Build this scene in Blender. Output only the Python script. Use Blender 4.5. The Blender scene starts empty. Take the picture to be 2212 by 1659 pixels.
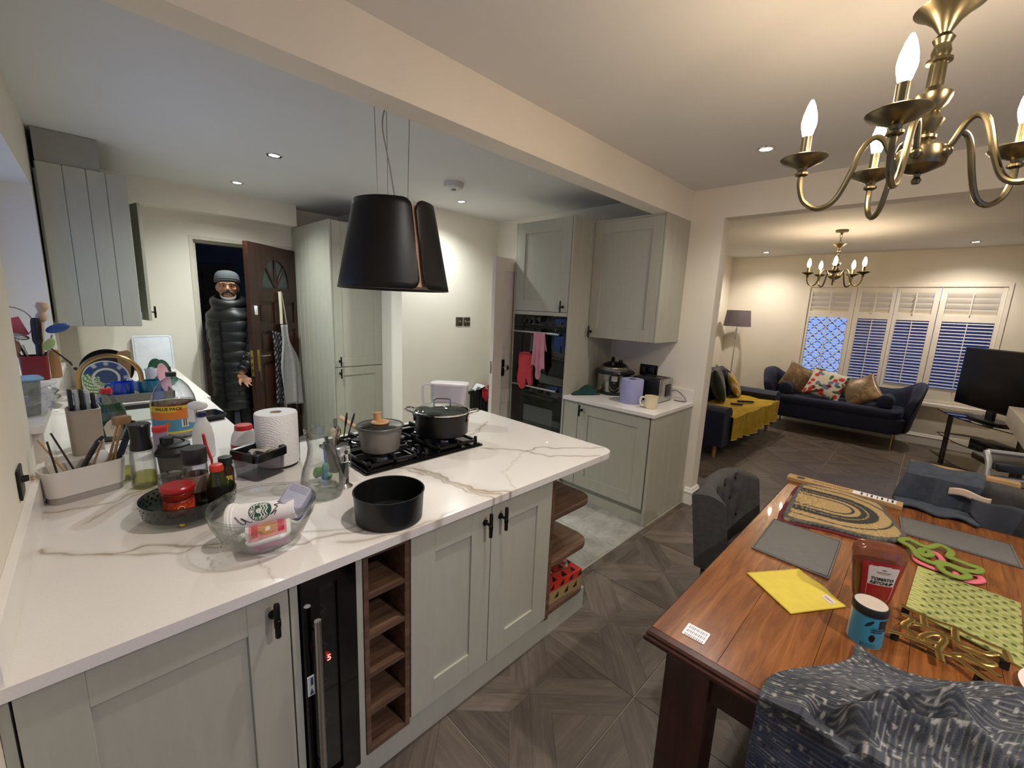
import bpy, bmesh, math, random
from mathutils import Vector, Matrix
from math import pi, sin, cos, radians, sqrt
random.seed(7)
D = bpy.data
SC = bpy.context.scene
COL = SC.collection

# ------------------------------------------------------------------ camera
CAMH = 1.654
def camera():
    cd = D.cameras.new('camera'); co = D.objects.new('camera', cd); COL.objects.link(co)
    yaw, pit, rol = radians(45.56), radians(10.28), radians(2.42)
    f = Vector((sin(yaw)*cos(pit), cos(yaw)*cos(pit), -sin(pit)))
    r = Vector((cos(yaw), -sin(yaw), 0)); u = r.cross(f)
    r2 = cos(rol)*r + sin(rol)*u; u2 = -sin(rol)*r + cos(rol)*u
    m = Matrix.Identity(4)
    for i in range(3):
        m[i][0] = r2[i]; m[i][1] = u2[i]; m[i][2] = -f[i]
    m[2][3] = CAMH
    co.matrix_world = m
    cd.sensor_fit = 'HORIZONTAL'; cd.sensor_width = 36; cd.lens = 917.3/2212*36
    cd.clip_start = .03; cd.clip_end = 100
    SC.camera = co
camera()

# ------------------------------------------------------------------ world: blue dusk sky
W = D.worlds.new('dusk'); SC.world = W; W.use_nodes = True
bg = W.node_tree.nodes['Background']
bg.inputs[0].default_value = (.23, .40, 1.0, 1); bg.inputs[1].default_value = .60
SC.view_settings.view_transform = 'Standard'; SC.view_settings.look = 'None'
SC.view_settings.exposure = 1.1
try: SC.cycles.transparent_max_bounces = 24
except Exception: pass
SC.view_settings.exposure += 0.0; SC.view_settings.gamma = 1.0
SC.view_settings.use_curve_mapping = False

# ------------------------------------------------------------------ materials
def lin(c):
    if isinstance(c, str):
        c = [int(c[i:i+2], 16)/255 for i in (0, 2, 4)]
    return tuple((v/12.92 if v <= .04045 else ((v+.055)/1.055)**2.4) for v in c)
MATS = {}
class N:
    """tiny node helper"""
    def __init__(s, name):
        s.m = D.materials.new(name); s.m.use_nodes = True
        s.t = s.m.node_tree; s.p = s.t.nodes['Principled BSDF']; s.out = s.t.nodes['Material Output']
    def n(s, kind, **k):
        o = s.t.nodes.new('ShaderNode'+kind)
        for a, v in k.items():
            if hasattr(o, a) and a not in ('inputs',): setattr(o, a, v)
        return o
    def l(s, a, b): s.t.links.new(a, b)
    def obj(s):
        return s.n('TexCoord').outputs['Object']
    def mapping(s, vec, scale=(1,1,1), rot=(0,0,0), loc=(0,0,0)):
        o = s.n('Mapping'); o.inputs['Scale'].default_value = scale; o.inputs['Rotation'].default_value = rot; o.inputs['Location'].default_value = loc
        s.l(vec, o.inputs['Vector']); return o.outputs[0]
    def noise(s, vec, scale=5, detail=3, rough=.5, dist=0):
        o = s.n('TexNoise'); o.inputs['Scale'].default_value = scale; o.inputs['Detail'].default_value = detail
        o.inputs['Roughness'].default_value = rough; o.inputs['Distortion'].default_value = dist
        if vec is not None: s.l(vec, o.inputs['Vector'])
        return o.outputs[0]
    def ramp(s, fac, stops):
        o = s.n('ValToRGB'); cr = o.color_ramp
        while len(cr.elements) < len(stops): cr.elements.new(.5)
        for e, (p, c) in zip(cr.elements, stops):
            e.position = p; e.color = (*c[:3], 1)
        s.l(fac, o.inputs[0]); return o.outputs[0]
    def mix(s, fac, a, b, mode='MIX'):
        o = s.n('MixRGB', blend_type=mode)
        for i, v in ((0, fac), (1, a), (2, b)):
            if hasattr(v, 'is_linked') or hasattr(v, 'links'): s.l(v, o.inputs[i])
            elif i == 0: o.inputs[0].default_value = v
            else: o.inputs[i].default_value = (*v[:3], 1)
        return o.outputs[0]
    def math(s, op, a, b=0.0, c=None):
        o = s.n('Math', operation=op)
        for i, v in ((0, a), (1, b)) + (((2, c),) if c is not None else ()):
            if hasattr(v, 'links'): s.l(v, o.inputs[i])
            else: o.inputs[i].default_value = v
        return o.outputs[0]
    def bump(s, h, strength=.2, dist=.01):
        o = s.n('Bump'); o.inputs['Strength'].default_value = strength; o.inputs['Distance'].default_value = dist
        s.l(h, o.inputs['Height']); s.l(o.outputs[0], s.p.inputs['Normal'])
    def col(s, v):
        if hasattr(v, 'links'): s.l(v, s.p.inputs['Base Color'])
        else: s.p.inputs['Base Color'].default_value = (*v[:3], 1)
    def set(s, **k):
        for a, v in k.items():
            nm = {'rough': 'Roughness', 'metal': 'Metallic', 'spec': 'Specular IOR Level', 'trans': 'Transmission Weight', 'ior': 'IOR',
                  'coat': 'Coat Weight', 'sheen': 'Sheen Weight', 'emit': 'Emission Strength', 'alpha': 'Alpha', 'aniso': 'Anisotropic', 'sss': 'Subsurface Weight'}[a]
            s.p.inputs[nm].default_value = v
def pm(name, rgb, rough=.5, metal=0, var=.05, scale=12, bump=0, bscale=60, stretch=(1,1,1), **k):
    """plain procedural paint / plastic / metal: colour varied by noise"""
    if name in MATS: return MATS[name]
    a = N(name); c = lin(rgb); v = a.mapping(a.obj(), stretch)
    f = a.noise(v, scale, 2)
    lo = tuple(x*(1-var) for x in c); hi = tuple(min(1, x*(1+var)) for x in c)
    a.col(a.ramp(f, [(.3, lo), (.7, hi)])); a.set(rough=rough, metal=metal, **k)
    if bump: a.bump(a.noise(v, bscale, 2), bump, .004)
    MATS[name] = a.m; return a.m
def emis(name, rgb, strength, base=(.8,.8,.8)):
    if name in MATS: return MATS[name]
    a = N(name); a.col(base); a.p.inputs['Emission Color'].default_value = (*rgb, 1); a.set(emit=strength); MATS[name] = a.m; return a.m
def thin_glass(name, tint=(1,1,1), refl=1.0, rough=.0):
    """thin clear sheet: what it does not reflect goes straight through, tinted"""
    if name in MATS: return MATS[name]
    a = N(name); a.t.nodes.remove(a.p)
    tr = a.n('BsdfTransparent'); tr.inputs[0].default_value = (*tint, 1)
    gl = a.n('BsdfGlossy'); gl.inputs['Roughness'].default_value = rough; gl.inputs[0].default_value = (1, 1, 1, 1)
    ge = a.n('NewGeometry'); dt = a.n('VectorMath', operation='DOT_PRODUCT'); a.l(ge.outputs['Normal'], dt.inputs[0]); a.l(ge.outputs['Incoming'], dt.inputs[1])
    c1 = a.math('SUBTRACT', 1.0, a.math('MINIMUM', 1.0, a.math('ABSOLUTE', dt.outputs['Value']))); fr = a.math('ADD', .055, a.math('MULTIPLY', .75, a.math('POWER', c1, 4.0))); a.l(a.mix(a.math('POWER', c1, 2.2), tint, tuple(v*.42 for v in tint)), tr.inputs[0])
    mx = a.n('MixShader'); a.l(a.math('MINIMUM', .9, a.math('MULTIPLY', fr, refl)), mx.inputs[0]); a.l(tr.outputs[0], mx.inputs[1]); a.l(gl.outputs[0], mx.inputs[2])
    a.l(mx.outputs[0], a.out.inputs[0]); MATS[name] = a.m; return a.m
def painted(name='painted', rough=.6, bump=0, bscale=200, **k):
    """flat print: colour carried by the mesh colour attribute 'print'"""
    key = 'paint_'+name
    if key in MATS: return MATS[key]
    a = N(key); at = a.n('Attribute'); at.attribute_name = 'print'
    f = a.noise(a.obj(), bscale, 2)
    a.col(a.mix(.12, at.outputs['Color'], a.mix(1, at.outputs['Color'], f, 'MULTIPLY'))); a.set(rough=rough, **k)
    if bump: a.bump(f, bump, .003)
    MATS[key] = a.m; return a.m

# ------------------------------------------------------------------ geometry
def rotm(rx=0, ry=0, rz=0, loc=(0,0,0)):
    return Matrix.Translation(loc) @ Matrix.Rotation(rz, 4, 'Z') @ Matrix.Rotation(ry, 4, 'Y') @ Matrix.Rotation(rx, 4, 'X')
def frame(p, q):
    """matrix whose z axis runs from p to q"""
    z = (Vector(q)-Vector(p)).normalized(); x = Vector((0,0,1)).cross(z)
    if x.length < 1e-4: x = Vector((1,0,0))
    x.normalize(); y = z.cross(x)
    m = Matrix((x, y, z)).transposed().to_4x4(); m.translation = p; return m
class G:
    def __init__(s): s.b = bmesh.new(); s.M = Matrix.Identity(4); s.cols = None
    def v(s, p): return s.b.verts.new(s.M @ Vector(p))
    def f(s, vs):
        try: return s.b.faces.new(vs)
        except ValueError: return None
    def box(s, x0, x1, y0, y1, z0, z1, bev=0, seg=2, M=None):
        m = (s.M @ M if M else s.M) @ Matrix.Translation(((x0+x1)/2, (y0+y1)/2, (z0+z1)/2)) @ Matrix.Diagonal((abs(x1-x0), abs(y1-y0), abs(z1-z0), 1))
        r = bmesh.ops.create_cube(s.b, size=1, matrix=m)
        if bev:
            es = list({e for v in r['verts'] for e in v.link_edges})
            bmesh.ops.bevel(s.b, geom=es, offset=bev, segments=seg, profile=.5, affect='EDGES')
        return s
    def loft(s, rings, closed=True, cap0=True, cap1=True, loop=False):
        R = [[s.v(p) for p in r] for r in rings]; n = len(R[0])
        rng = range(len(R)) if loop else range(len(R)-1)
        for i in rng:
            a, b = R[i], R[(i+1) % len(R)]
            for j in range(n if closed else n-1):
                k = (j+1) % n
                s.f((a[j], a[k], b[k], b[j]))
        if not loop and closed:
            if cap0: s.f(list(reversed(R[0])))
            if cap1: s.f(R[-1])
        return R
    def lathe(s, prof, seg=24, c=(0,0,0), M=None, sx=1, sy=1, cap0=True, cap1=True):
        o = s.M
        if M: s.M = s.M @ M
        rings = []
        for r, z in prof:
            r = max(r, .0004)
            rings.append([(c[0]+r*cos(2*pi*j/seg)*sx, c[1]+r*sin(2*pi*j/seg)*sy, c[2]+z) for j in range(seg)])
        s.loft(rings, cap0=cap0, cap1=cap1); s.M = o; return s
    def cyl(s, c, r, h, seg=20, r2=None, M=None):
        return s.lathe([(r, 0), (r if r2 is None else r2, h)], seg, c, M)
    def rod(s, p, q, r, seg=10, r2=None):
        L = (Vector(q)-Vector(p)).length
        return s.lathe([(r, 0), (r if r2 is None else r2, L)], seg, (0,0,0), frame(p, q))
    def sphere(s, c, r, seg=16, rings=10, M=None):
        rx, ry, rz = (r, r, r) if isinstance(r, (int, float)) else r
        o = s.M
        if M: s.M = s.M @ M
        s.loft([[(c[0]+rx*sin(t)*cos(2*pi*j/seg), c[1]+ry*sin(t)*sin(2*pi*j/seg), c[2]-rz*cos(t)) for j in range(seg)]
                for t in [max(.02, min(pi-.02, pi*i/rings)) for i in range(rings+1)]])
        s.M = o; return s
    def tube(s, pts, r, seg=8, closed=False, flat=None):
        P = [Vector(p) for p in pts]; n = len(P)
        rad = r if isinstance(r, (list, tuple)) else [r]*n
        T = []
        for i in range(n):
            a = P[(i-1) % n] if closed or i > 0 else P[i]; b = P[(i+1) % n] if closed or i < n-1 else P[i]
            t = (b-a); T.append(t.normalized() if t.length > 1e-9 else Vector((0,0,1)))
        x = Vector((0,0,1)).cross(T[0])
        if x.length < .05: x = Vector((1,0,0)).cross(T[0])
        x.normalize(); rings = []
        for i in range(n):
            x = (x - T[i]*x.dot(T[i])); x = x.normalized() if x.length > 1e-6 else T[i].orthogonal().normalized()
            y = T[i].cross(x)
            fx, fy = flat if flat else (1, 1)
            rings.append([P[i] + (x*cos(2*pi*j/seg)*fx + y*sin(2*pi*j/seg)*fy)*rad[i] for j in range(seg)])
        s.loft(rings, loop=closed); return s
    def prism(s, poly, z0, z1, M=None, bev=0):
        o = s.M
        if M: s.M = s.M @ M
        a = [s.v((x, y, z0)) for x, y in poly]; b = [s.v((x, y, z1)) for x, y in poly]
        n = len(a); fs = [s.f(list(reversed(a))), s.f(b)]
        for i in range(n): fs.append(s.f((a[i], a[(i+1) % n], b[(i+1) % n], b[i])))
        if bev:
            es = [e for e in fs[1].edges] + [e for e in fs[0].edges]
            bmesh.ops.bevel(s.b, geom=es, offset=bev, segments=2, profile=.5, affect='EDGES')
        s.M = o; return s
    def grid(s, fn, nu, nv, colfn=None, wrapu=False):
        """fn(u,v)->point for u,v in 0..1; colfn(u,v)->linear rgb kept for the print attribute"""
        lay = None
        if colfn: lay = s.b.verts.layers.float_color.get('print') or s.b.verts.layers.float_color.new('print')
        V = []
        for i in range(nu if wrapu else nu+1):
            row = []
            for j in range(nv+1):
                u, w = i/nu, j/nv
                v = s.v(fn(u, w))
                if colfn: v[lay] = (*colfn(u, w)[:3], 1)
                row.append(v)
            V.append(row)
        for i in range(nu):
            for j in range(nv):
                k = (i+1) % len(V) if wrapu else i+1
                s.f((V[i][j], V[k][j], V[k][j+1], V[i][j+1]))
        return V
    def tint(s, c):
        """give every vertex so far without print colour the colour c"""
        lay = s.b.verts.layers.float_color.get('print') or s.b.verts.layers.float_color.new('print')
        for v in s.b.verts:
            if v[lay][3] == 0: v[lay] = (*c[:3], 1)
    def mesh(s, name, smooth=35):
        me = D.meshes.new(name); bmesh.ops.recalc_face_normals(s.b, faces=s.b.faces); s.b.to_mesh(me); s.b.free()
        if smooth:
            for p in me.polygons: p.use_smooth = True
            try: me.set_sharp_from_angle(angle=radians(smooth))
            except Exception: pass
        return me
def obj(name, g, m, parent=None, loc=None, rot=None, smooth=35, label=None, kind=None, solid=0, sub=0):
    me = g.mesh(name, smooth) if isinstance(g, G) else g
    if isinstance(m, (list, tuple)):
        for q in m: me.materials.append(q)
    elif m and not len(me.materials): me.materials.append(m)
    o = D.objects.new(name, me); COL.objects.link(o)
    if parent: o.parent = parent
    if loc: o.location = loc
    if rot: o.rotation_euler = rot
    if label: o['label'] = label
    if kind: o['kind'] = kind
    if solid:
        q = o.modifiers.new('solid', 'SOLIDIFY'); q.thickness = solid; q.offset = 0
    if sub:
        q = o.modifiers.new('sub', 'SUBSURF'); q.levels = sub; q.render_levels = sub
    return o
def tag(o, label, cat, group=None):
    o['label'] = label; o['category'] = cat
    if group: o['group'] = group
    return o
def thing(name, label, cat, loc=(0,0,0), rz=0, group=None, rot=None):
    o = D.objects.new(name, None); COL.objects.link(o); o.empty_display_size = .05
    o.location = loc; o.rotation_euler = rot if rot else (0, 0, rz)
    return tag(o, label, cat, group)
def struct(name, g, m, parent=None, smooth=0):
    o = obj(name, g, m, parent, smooth=smooth)
    if not parent: o['kind'] = 'structure'
    return o
def copy_tree(o, parent=None):
    c = o.copy(); COL.objects.link(c); c.parent = parent
    for ch in list(o.children): copy_tree(ch, c)
    return c
def text(name, s, size, m, parent, M, ext=.0006, align='CENTER', bold=0, shear=0, sx=1):
    cu = D.curves.new(name, 'FONT'); cu.body = s; cu.size = size; cu.extrude = ext; cu.align_x = align; cu.align_y = 'CENTER'; cu.offset = bold; cu.shear = shear
    cu.resolution_u = 3
    t = D.objects.new(name, cu); COL.objects.link(t)
    me = D.meshes.new_from_object(t.evaluated_get(bpy.context.evaluated_depsgraph_get()))
    D.objects.remove(t); D.curves.remove(cu)
    me.transform(M @ Matrix.Diagonal((sx, 1, 1, 1))); me.name = name
    me.materials.clear(); me.materials.append(m)
    o = D.objects.new(name, me); COL.objects.link(o); o.parent = parent; return o
def rrect(w, h, r, seg=5, cx=0, cy=0):
    P = []
    for sx, sy, a in ((1,1,0), (-1,1,90), (-1,-1,180), (1,-1,270)):
        for i in range(seg+1):
            t = radians(a + 90*i/seg); P.append((cx+sx*(w/2-r)+r*cos(t), cy+sy*(h/2-r)+r*sin(t)))
    return P
def spline(P, n=8, closed=False):
    P = [Vector(p) for p in P]; out = []; m = len(P)
    for i in range(m if closed else m-1):
        g = lambda k: P[k % m] if closed else P[max(0, min(m-1, k))]
        a, b, c, d = g(i-1), g(i), g(i+1), g(i+2)
        for j in range(n):
            t = j/n
            out.append(.5*((2*b)+(c-a)*t+(2*a-5*b+4*c-d)*t*t+(3*b-a-3*c+d)*t**3))
    if not closed: out.append(P[-1])
    return out
def poly_dist(x, y, poly):
    best = 9
    for (ax, ay), (bx, by) in zip(poly, poly[1:]):
        dx, dy = bx-ax, by-ay; L = dx*dx+dy*dy
        t = max(0, min(1, ((x-ax)*dx+(y-ay)*dy)/L)) if L else 0
        d = (x-ax-dx*t)**2+(y-ay-dy*t)**2
        if d < best: best = d
    return sqrt(best)
def lerp(a, b, t): return tuple(x+(y-x)*t for x, y in zip(a, b))
def sst(a, b, x):
    t = max(0, min(1, (x-a)/(b-a))); return t*t*(3-2*t)
# ================================================================== SETTING
ZC = 2.645; XP = 3.65; XQ = 3.78; YB = 5.4; XF = 8.15; T = .643
wallm = pm('wall_paint', 'e6dfd0', .75, var=.02, scale=3, bump=.04, bscale=120)
ceilm = pm('ceiling_paint', 'dcdad6', .85, var=.015, scale=2)
white = pm('white_gloss', 'ebe8e0', .35, var=.02)
trimw = pm('skirting_white', 'f0ede6', .4, var=.02)
black = pm('black_plastic', '0d0d0e', .35, var=.1)
steel = pm('steel', 'b9b9b6', .28, 1, var=.06, stretch=(1,1,30))
chrome = pm('chrome', 'd6d6d6', .12, 1, var=.02)
bronze = pm('dark_bronze', '2a2724', .38, .8, var=.2, scale=30)

def wood_tile_mat():
    a = N('parquet_print_tile'); o = a.obj(); s = a.n('SeparateXYZ'); a.l(o, s.inputs[0])
    u, v = s.outputs[0], s.outputs[1]
    au, av = a.math('ABSOLUTE', u), a.math('ABSOLUTE', v)
    d = a.math('SUBTRACT', au, av); ad = a.math('ABSOLUTE', d)
    sm = a.math('ADD', au, av)
    band = a.math('LESS_THAN', ad, .125)
    rnd = a.n('ObjectInfo').outputs['Random']
    # across / along the grain
    ac_t = a.math('MAXIMUM', au, av); mn_sel = a.math('GREATER_THAN', au, av)
    al_t = a.math('ADD', a.math('MULTIPLY', mn_sel, v), a.math('MULTIPLY', a.math('SUBTRACT', 1.0, mn_sel), u))
    def mixf(m, x, y): return a.math('ADD', a.math('MULTIPLY', m, y), a.math('MULTIPLY', a.math('SUBTRACT', 1.0, m), x))
    ac = mixf(band, ac_t, a.math('MULTIPLY', d, .8)); al = mixf(band, al_t, sm)
    # which of the pieces of the print
    su = a.math('SIGN', u); sv = a.math('SIGN', v); sd = a.math('SIGN', d)
    pid = a.math('ADD', a.math('MULTIPLY', su, 3.1), a.math('ADD', a.math('MULTIPLY', sv, 7.7), a.math('MULTIPLY', sd, 13.3)))
    pidt = a.math('ADD', a.math('MULTIPLY', mn_sel, a.math('MULTIPLY', su, 5.3)), a.math('MULTIPLY', a.math('SUBTRACT', 1.0, mn_sel), a.math('MULTIPLY', sv, 9.1)))
    pc = a.math('ADD', mixf(band, pidt, pid), a.math('MULTIPLY', rnd, 40.0))
    cx = a.n('CombineXYZ'); a.l(a.math('MULTIPLY', ac, 26.0), cx.inputs[0]); a.l(a.math('MULTIPLY', al, 2.2), cx.inputs[1]); a.l(pc, cx.inputs[2])
    n1 = a.noise(cx.outputs[0], 1.6, 5, .62, .8)
    n2 = a.noise(cx.outputs[0], .35, 2)
    c = a.ramp(n1, [(.28, lin('2d2521')), (.45, lin('50453d')), (.6, lin('6e6257')), (.78, lin('908374'))])
    c = a.mix(.55, c, a.ramp(n2, [(.3, lin('3f3631')), (.7, lin('7c7064'))]))
    wn = a.n('TexWhiteNoise'); wn.noise_dimensions = '1D'; a.l(pc, wn.inputs['W'])
    c = a.mix(.28, c, a.ramp(wn.outputs[0], [(0, lin('312925')), (1, lin('776b5f'))]))
    # fine joints of the print
    jn = a.math('MINIMUM', a.math('ABSOLUTE', a.math('SUBTRACT', ad, .125)), a.math('ADD', ad, a.math('MULTIPLY', a.math('SUBTRACT', 1.0, band), 1.0)))
    c = a.mix(a.math('MULTIPLY', a.math('LESS_THAN', jn, .0022), .45), c, lin('2b2420'))
    a.col(c); a.set(rough=.42); a.bump(n1, .06, .004); return a.m
def stone_tile_mat():
    a = N('grey_stone_tile'); o = a.obj(); r = a.n('ObjectInfo').outputs['Random']
    ad = a.n('VectorMath', operation='ADD'); a.l(o, ad.inputs[0]); cb = a.n('CombineXYZ'); a.l(a.math('MULTIPLY', r, 30.0), cb.inputs[2]); a.l(cb.outputs[0], ad.inputs[1])
    n1 = a.noise(ad.outputs[0], 5, 6, .6, .6); n2 = a.noise(ad.outputs[0], 28, 3)
    a.col(a.mix(.25, a.ramp(n1, [(.3, lin('85827b')), (.55, lin('a3a098')), (.75, lin('b5b2aa'))]), a.ramp(n2, [(.3, lin('7b7872')), (.7, lin('b8b5ad'))])))
    a.set(rough=.5); return a.m
woodtile = wood_tile_mat(); stonetile = stone_tile_mat()
grout = pm('grout', 'b3a999', .9, var=.08); grout2 = pm('grout_pale', 'd6d2c8', .9, var=.06)

def tiles(floor, m, x0, x1, y0, y1, ox, oy, gap, turn):
    cache = {}
    i0, i1 = math.floor((x0-ox)/T), math.ceil((x1-ox)/T); j0, j1 = math.floor((y0-oy)/T), math.ceil((y1-oy)/T)
    for i in range(i0, i1):
        for j in range(j0, j1):
            cx, cy = ox+(i+.5)*T, oy+(j+.5)*T
            a, b = max(x0, cx-T/2)-cx, min(x1, cx+T/2)-cx; c, d = max(y0, cy-T/2)-cy, min(y1, cy+T/2)-cy
            if b-a < .02 or d-c < .02: continue
            full = b-a > T-.001 and d-c > T-.001
            rz = (random.randrange(4)*pi/2) if (full and turn) else 0
            k = (round(a,3), round(b,3), round(c,3), round(d,3))
            if k not in cache:
                g = G(); e = gap/2; g.prism([(a+e, c+e), (b-e, c+e), (b-e, d-e), (a+e, d-e)], -.012, 0, bev=.0012); cache[k] = g.mesh('floor_tile', 0)
            o = obj('floor_tile', cache[k], m, floor, loc=(cx, cy, 0), rot=(0,0,rz), smooth=0)
YJ = 1.385
g = G(); g.box(-1.7, XF, -2.5, YJ, -.1, -.004); g.box(XQ, XF, YJ, 2.7, -.1, -.004); fl = struct('floor', g, grout)
fl['label'] = 'brown parquet-print tile floor of the dining and living room'
tiles(fl, woodtile, -.55, XF, -1.24, YJ, .9, .69, .0035, True)
tiles(fl, woodtile, XQ, XF, YJ, 2.7, .9, .69, .0035, True)
g = G(); g.box(-.3, 4.9, YJ, YB+.2, -.1, -.004); fk = struct('floor_kitchen', g, grout2); fk['label'] = 'grey stone tile floor of the kitchen'
tiles(fk, stonetile, 1.3, 3.7, YJ+.006, YB, 2.535-T*3, 1.785-T*2, .006, True)
g = G(); g.box(1.9, 2.96, YJ-.006, YJ+.006, -.004, .002); g.box(2.96, 3.66, 1.372, 1.384, 0, .012); struct('trim_floor_joint', g, pm('pale_metal', 'c9c2b3', .4, .6))

# ceiling
g = G(); g.box(-1.8, XF+.2, -2.7, YB+.2, ZC, ZC+.12); struct('ceiling', g, ceilm)
# beam between kitchen and dining room, lintel to the living room
g = G(); g.box(-.4, XP, 1.583, 1.716, 2.413, ZC+.01); struct('trim_beam', g, wallm)
g = G(); g.box(XP, XQ, -2.5, 1.318, 2.412, ZC+.01); struct('trim_lintel', g, wallm)
# left wall (slightly out of square) with the window over the sink
def xl(y): return -.19+.019*(y-1.0)
WY0, WY1, WZ0, WZ1 = 2.25, 4.12, 1.145, 2.27
g = G()
def lw(y0, y1, z0, z1, th=.32):
    g.prism([(xl(y0), y0), (xl(y1), y1), (xl(y1)-th, y1), (xl(y0)-th, y0)], z0, z1)
lw(.95, WY0, 0, ZC); lw(WY1, YB+.15, 0, ZC); lw(WY0, WY1, 0, WZ0); lw(WY0, WY1, WZ1, ZC)
struct('wall_left', g, wallm)
g = G()
X = lambda y, d: xl(y)-d
for (y0, y1, z0, z1) in ((WY0, WY1, WZ0, WZ0+.07), (WY0, WY1, WZ1-.07, WZ1), (WY0, WY0+.07, WZ0+.07, WZ1-.07), (WY1-.07, WY1, WZ0+.07, WZ1-.07), (3.27, 3.35, WZ0+.07, WZ1-.07)):
    g.prism([(X(y0,.22), y0), (X(y1,.22), y1), (X(y1,.29), y1), (X(y0,.29), y0)], z0, z1)
wl = struct('window_1', g, white)
g = G(); g.prism([(X(WY0,.25), WY0), (X(WY1,.25), WY1), (X(WY1,.255), WY1), (X(WY0,.255), WY0)], WZ0, WZ1); obj('window_pane', g, thin_glass('window_glass', (.96,.98,1)), wl)
# quartz sill, a little proud of the wall
g = G(); g.prism([(X(2.25,.22), 2.25), (xl(2.25)+.035, 2.25), (xl(4.13)+.035, 4.13), (X(4.13,.22), 4.13)], 1.13, 1.16, bev=.002); struct('trim_sill', g, pm('quartz_white', 'e6e1da', .25, var=.02))
# back wall with the outside door opening
OX0, OX1, OZ = .836, 1.862, 2.224
g = G(); g.box(-.5, OX0, YB, YB+.15, 0, ZC); g.box(OX1, 2.6, YB, YB+.15, 0, ZC); g.box(OX0, OX1, YB, YB+.15, OZ, ZC); struct('wall_back', g, wallm)
g = G(); g.box(-.12, 1.79, 5.18, YB, 2.43, ZC); struct('wall_bulkhead', g, wallm)
# jamb, casing of the outside door
g = G(); dk = pm('door_frame_paint', 'cfc7b6', .5, var=.03)
g.box(OX0, OX0+.035, YB-.005, YB+.15, 0, OZ); g.box(OX1-.035, OX1, YB-.005, YB+.15, 0, OZ); g.box(OX0+.035, OX1-.035, YB-.005, YB+.15, OZ-.035, OZ)
g.box(OX0+.035, OX0+.06, YB+.05, YB+.149, 0, OZ-.035); g.box(OX1-.06, OX1-.035, YB+.05, YB+.149, 0, OZ-.035); g.box(OX0+.06, OX1-.06, YB+.05, YB+.149, OZ-.06, OZ-.035)
struct('trim_door_frame', g, dk)
# wall with the light switches and its return beside the tall cupboard
g = G(); g.box(2.345, XP, 3.93, 4.1, 0, ZC); g.box(2.345, 2.6, 4.1, YB, 0, ZC); struct('wall_back_right', g, wallm)
# right-hand kitchen wall ending in the pier; doorway behind the white door
g = G(); g.box(XP, XQ, 1.318, 2.99, 0, ZC); g.box(XP, XQ, 3.84, 4.1, 0, ZC); g.box(XP, XQ, 2.99, 3.84, 2.13, ZC); struct('wall_right', g, wallm)
g = G(); g.box(4.8, 4.9, 2.85, 4.2, 0, ZC); g.box(XQ, 4.9, 4.1, 4.2, 0, ZC); struct('wall_hall', g, wallm)
# living room
g = G(); g.box(XQ, XF+.2, 2.7, 2.85, 0, ZC); struct('wall_living_left', g, wallm)
LY0, LY1, LZ0, LZ1 = -.59, 1.545, .59, 2.2
g = G(); g.box(XF, XF+.25, -2.5, LY0, 0, ZC); g.box(XF, XF+.25, LY1, 2.85, 0, ZC); g.box(XF, XF+.25, LY0, LY1, 0, LZ0); g.box(XF, XF+.25, LY0, LY1, LZ1, ZC)
struct('wall_living_far', g, wallm)
g = G(); g.box(-1.7, -.8, -2.55, -2.4, 0, ZC); g.box(1.4, XF+.2, -2.55, -2.4, 0, ZC); g.box(-.8, 1.4, -2.55, -2.4, 2.15, ZC); struct('wall_rear', g, wallm)
g = G(); g.box(-1.75, -1.6, -2.5, 1.0, 0, ZC); g.box(-1.7, -.45, .95, 1.05, 0, ZC); struct('wall_dining_left', g, wallm)
g = G()
for x in (-.8, .25, 1.35): g.box(x, x+.06 if x != .25 else x+.1, -2.5, -2.44, 0, 2.15)
g.box(-.74, 1.35, -2.499, -2.441, 0, .08); g.box(-.74, 1.35, -2.499, -2.441, 2.07, 2.15)
wr = struct('window_2', g, white); g = G(); g.box(-.8, 1.4, -2.472, -2.468, 0, 2.15); obj('window_pane', g, MATS['window_glass'], wr)
# chimney breast of the living room with its pale stone mantel
g = G(); g.box(3.95, 4.95, -2.45, -.74, 0, ZC); struct('wall_chimney', g, wallm)
g = G(); g.box(3.9, 5.0, -.74, -.485, .93, 1.06, .004); tag(obj('mantel_shelf', g, pm('pale_stone', 'd8cfc0', .5, var=.06, scale=20)), 'thick pale stone mantel shelf at the right edge by the television', 'mantel')
# porch beyond the outside door
porch = pm('porch_render', '70777f', .9, var=.15, scale=4)
g = G(); g.box(-.6, 3.0, 7.1, 7.25, 0, 2.6); g.box(-.75, -.6, YB+.15, 7.2, 0, 2.6); g.box(3.0, 3.15, YB+.15, 7.2, 0, 2.6); g.box(-.75, 3.15, YB+.15, 7.25, 2.6, 2.7); g.box(-.75, 3.15, YB+.15, 7.25, -.1, -.03)
struct('wall_porch', g, porch)
pg = G(); pg.box(.75, 1.55, 7.05, 7.1, 0, 2.05); pd = struct('door_3', pg, pm('porch_door', '6b5544', .6, var=.2))
for i in range(2):
    for j, (za, zb) in enumerate(((1.05, 1.45), (1.52, 1.92))):
        q = G(); q.box(.83+.37*i, 1.1+.37*i, 7.03, 7.055, za, zb, .01); obj('door_panel', q, MATS['porch_door'], pd)
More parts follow.
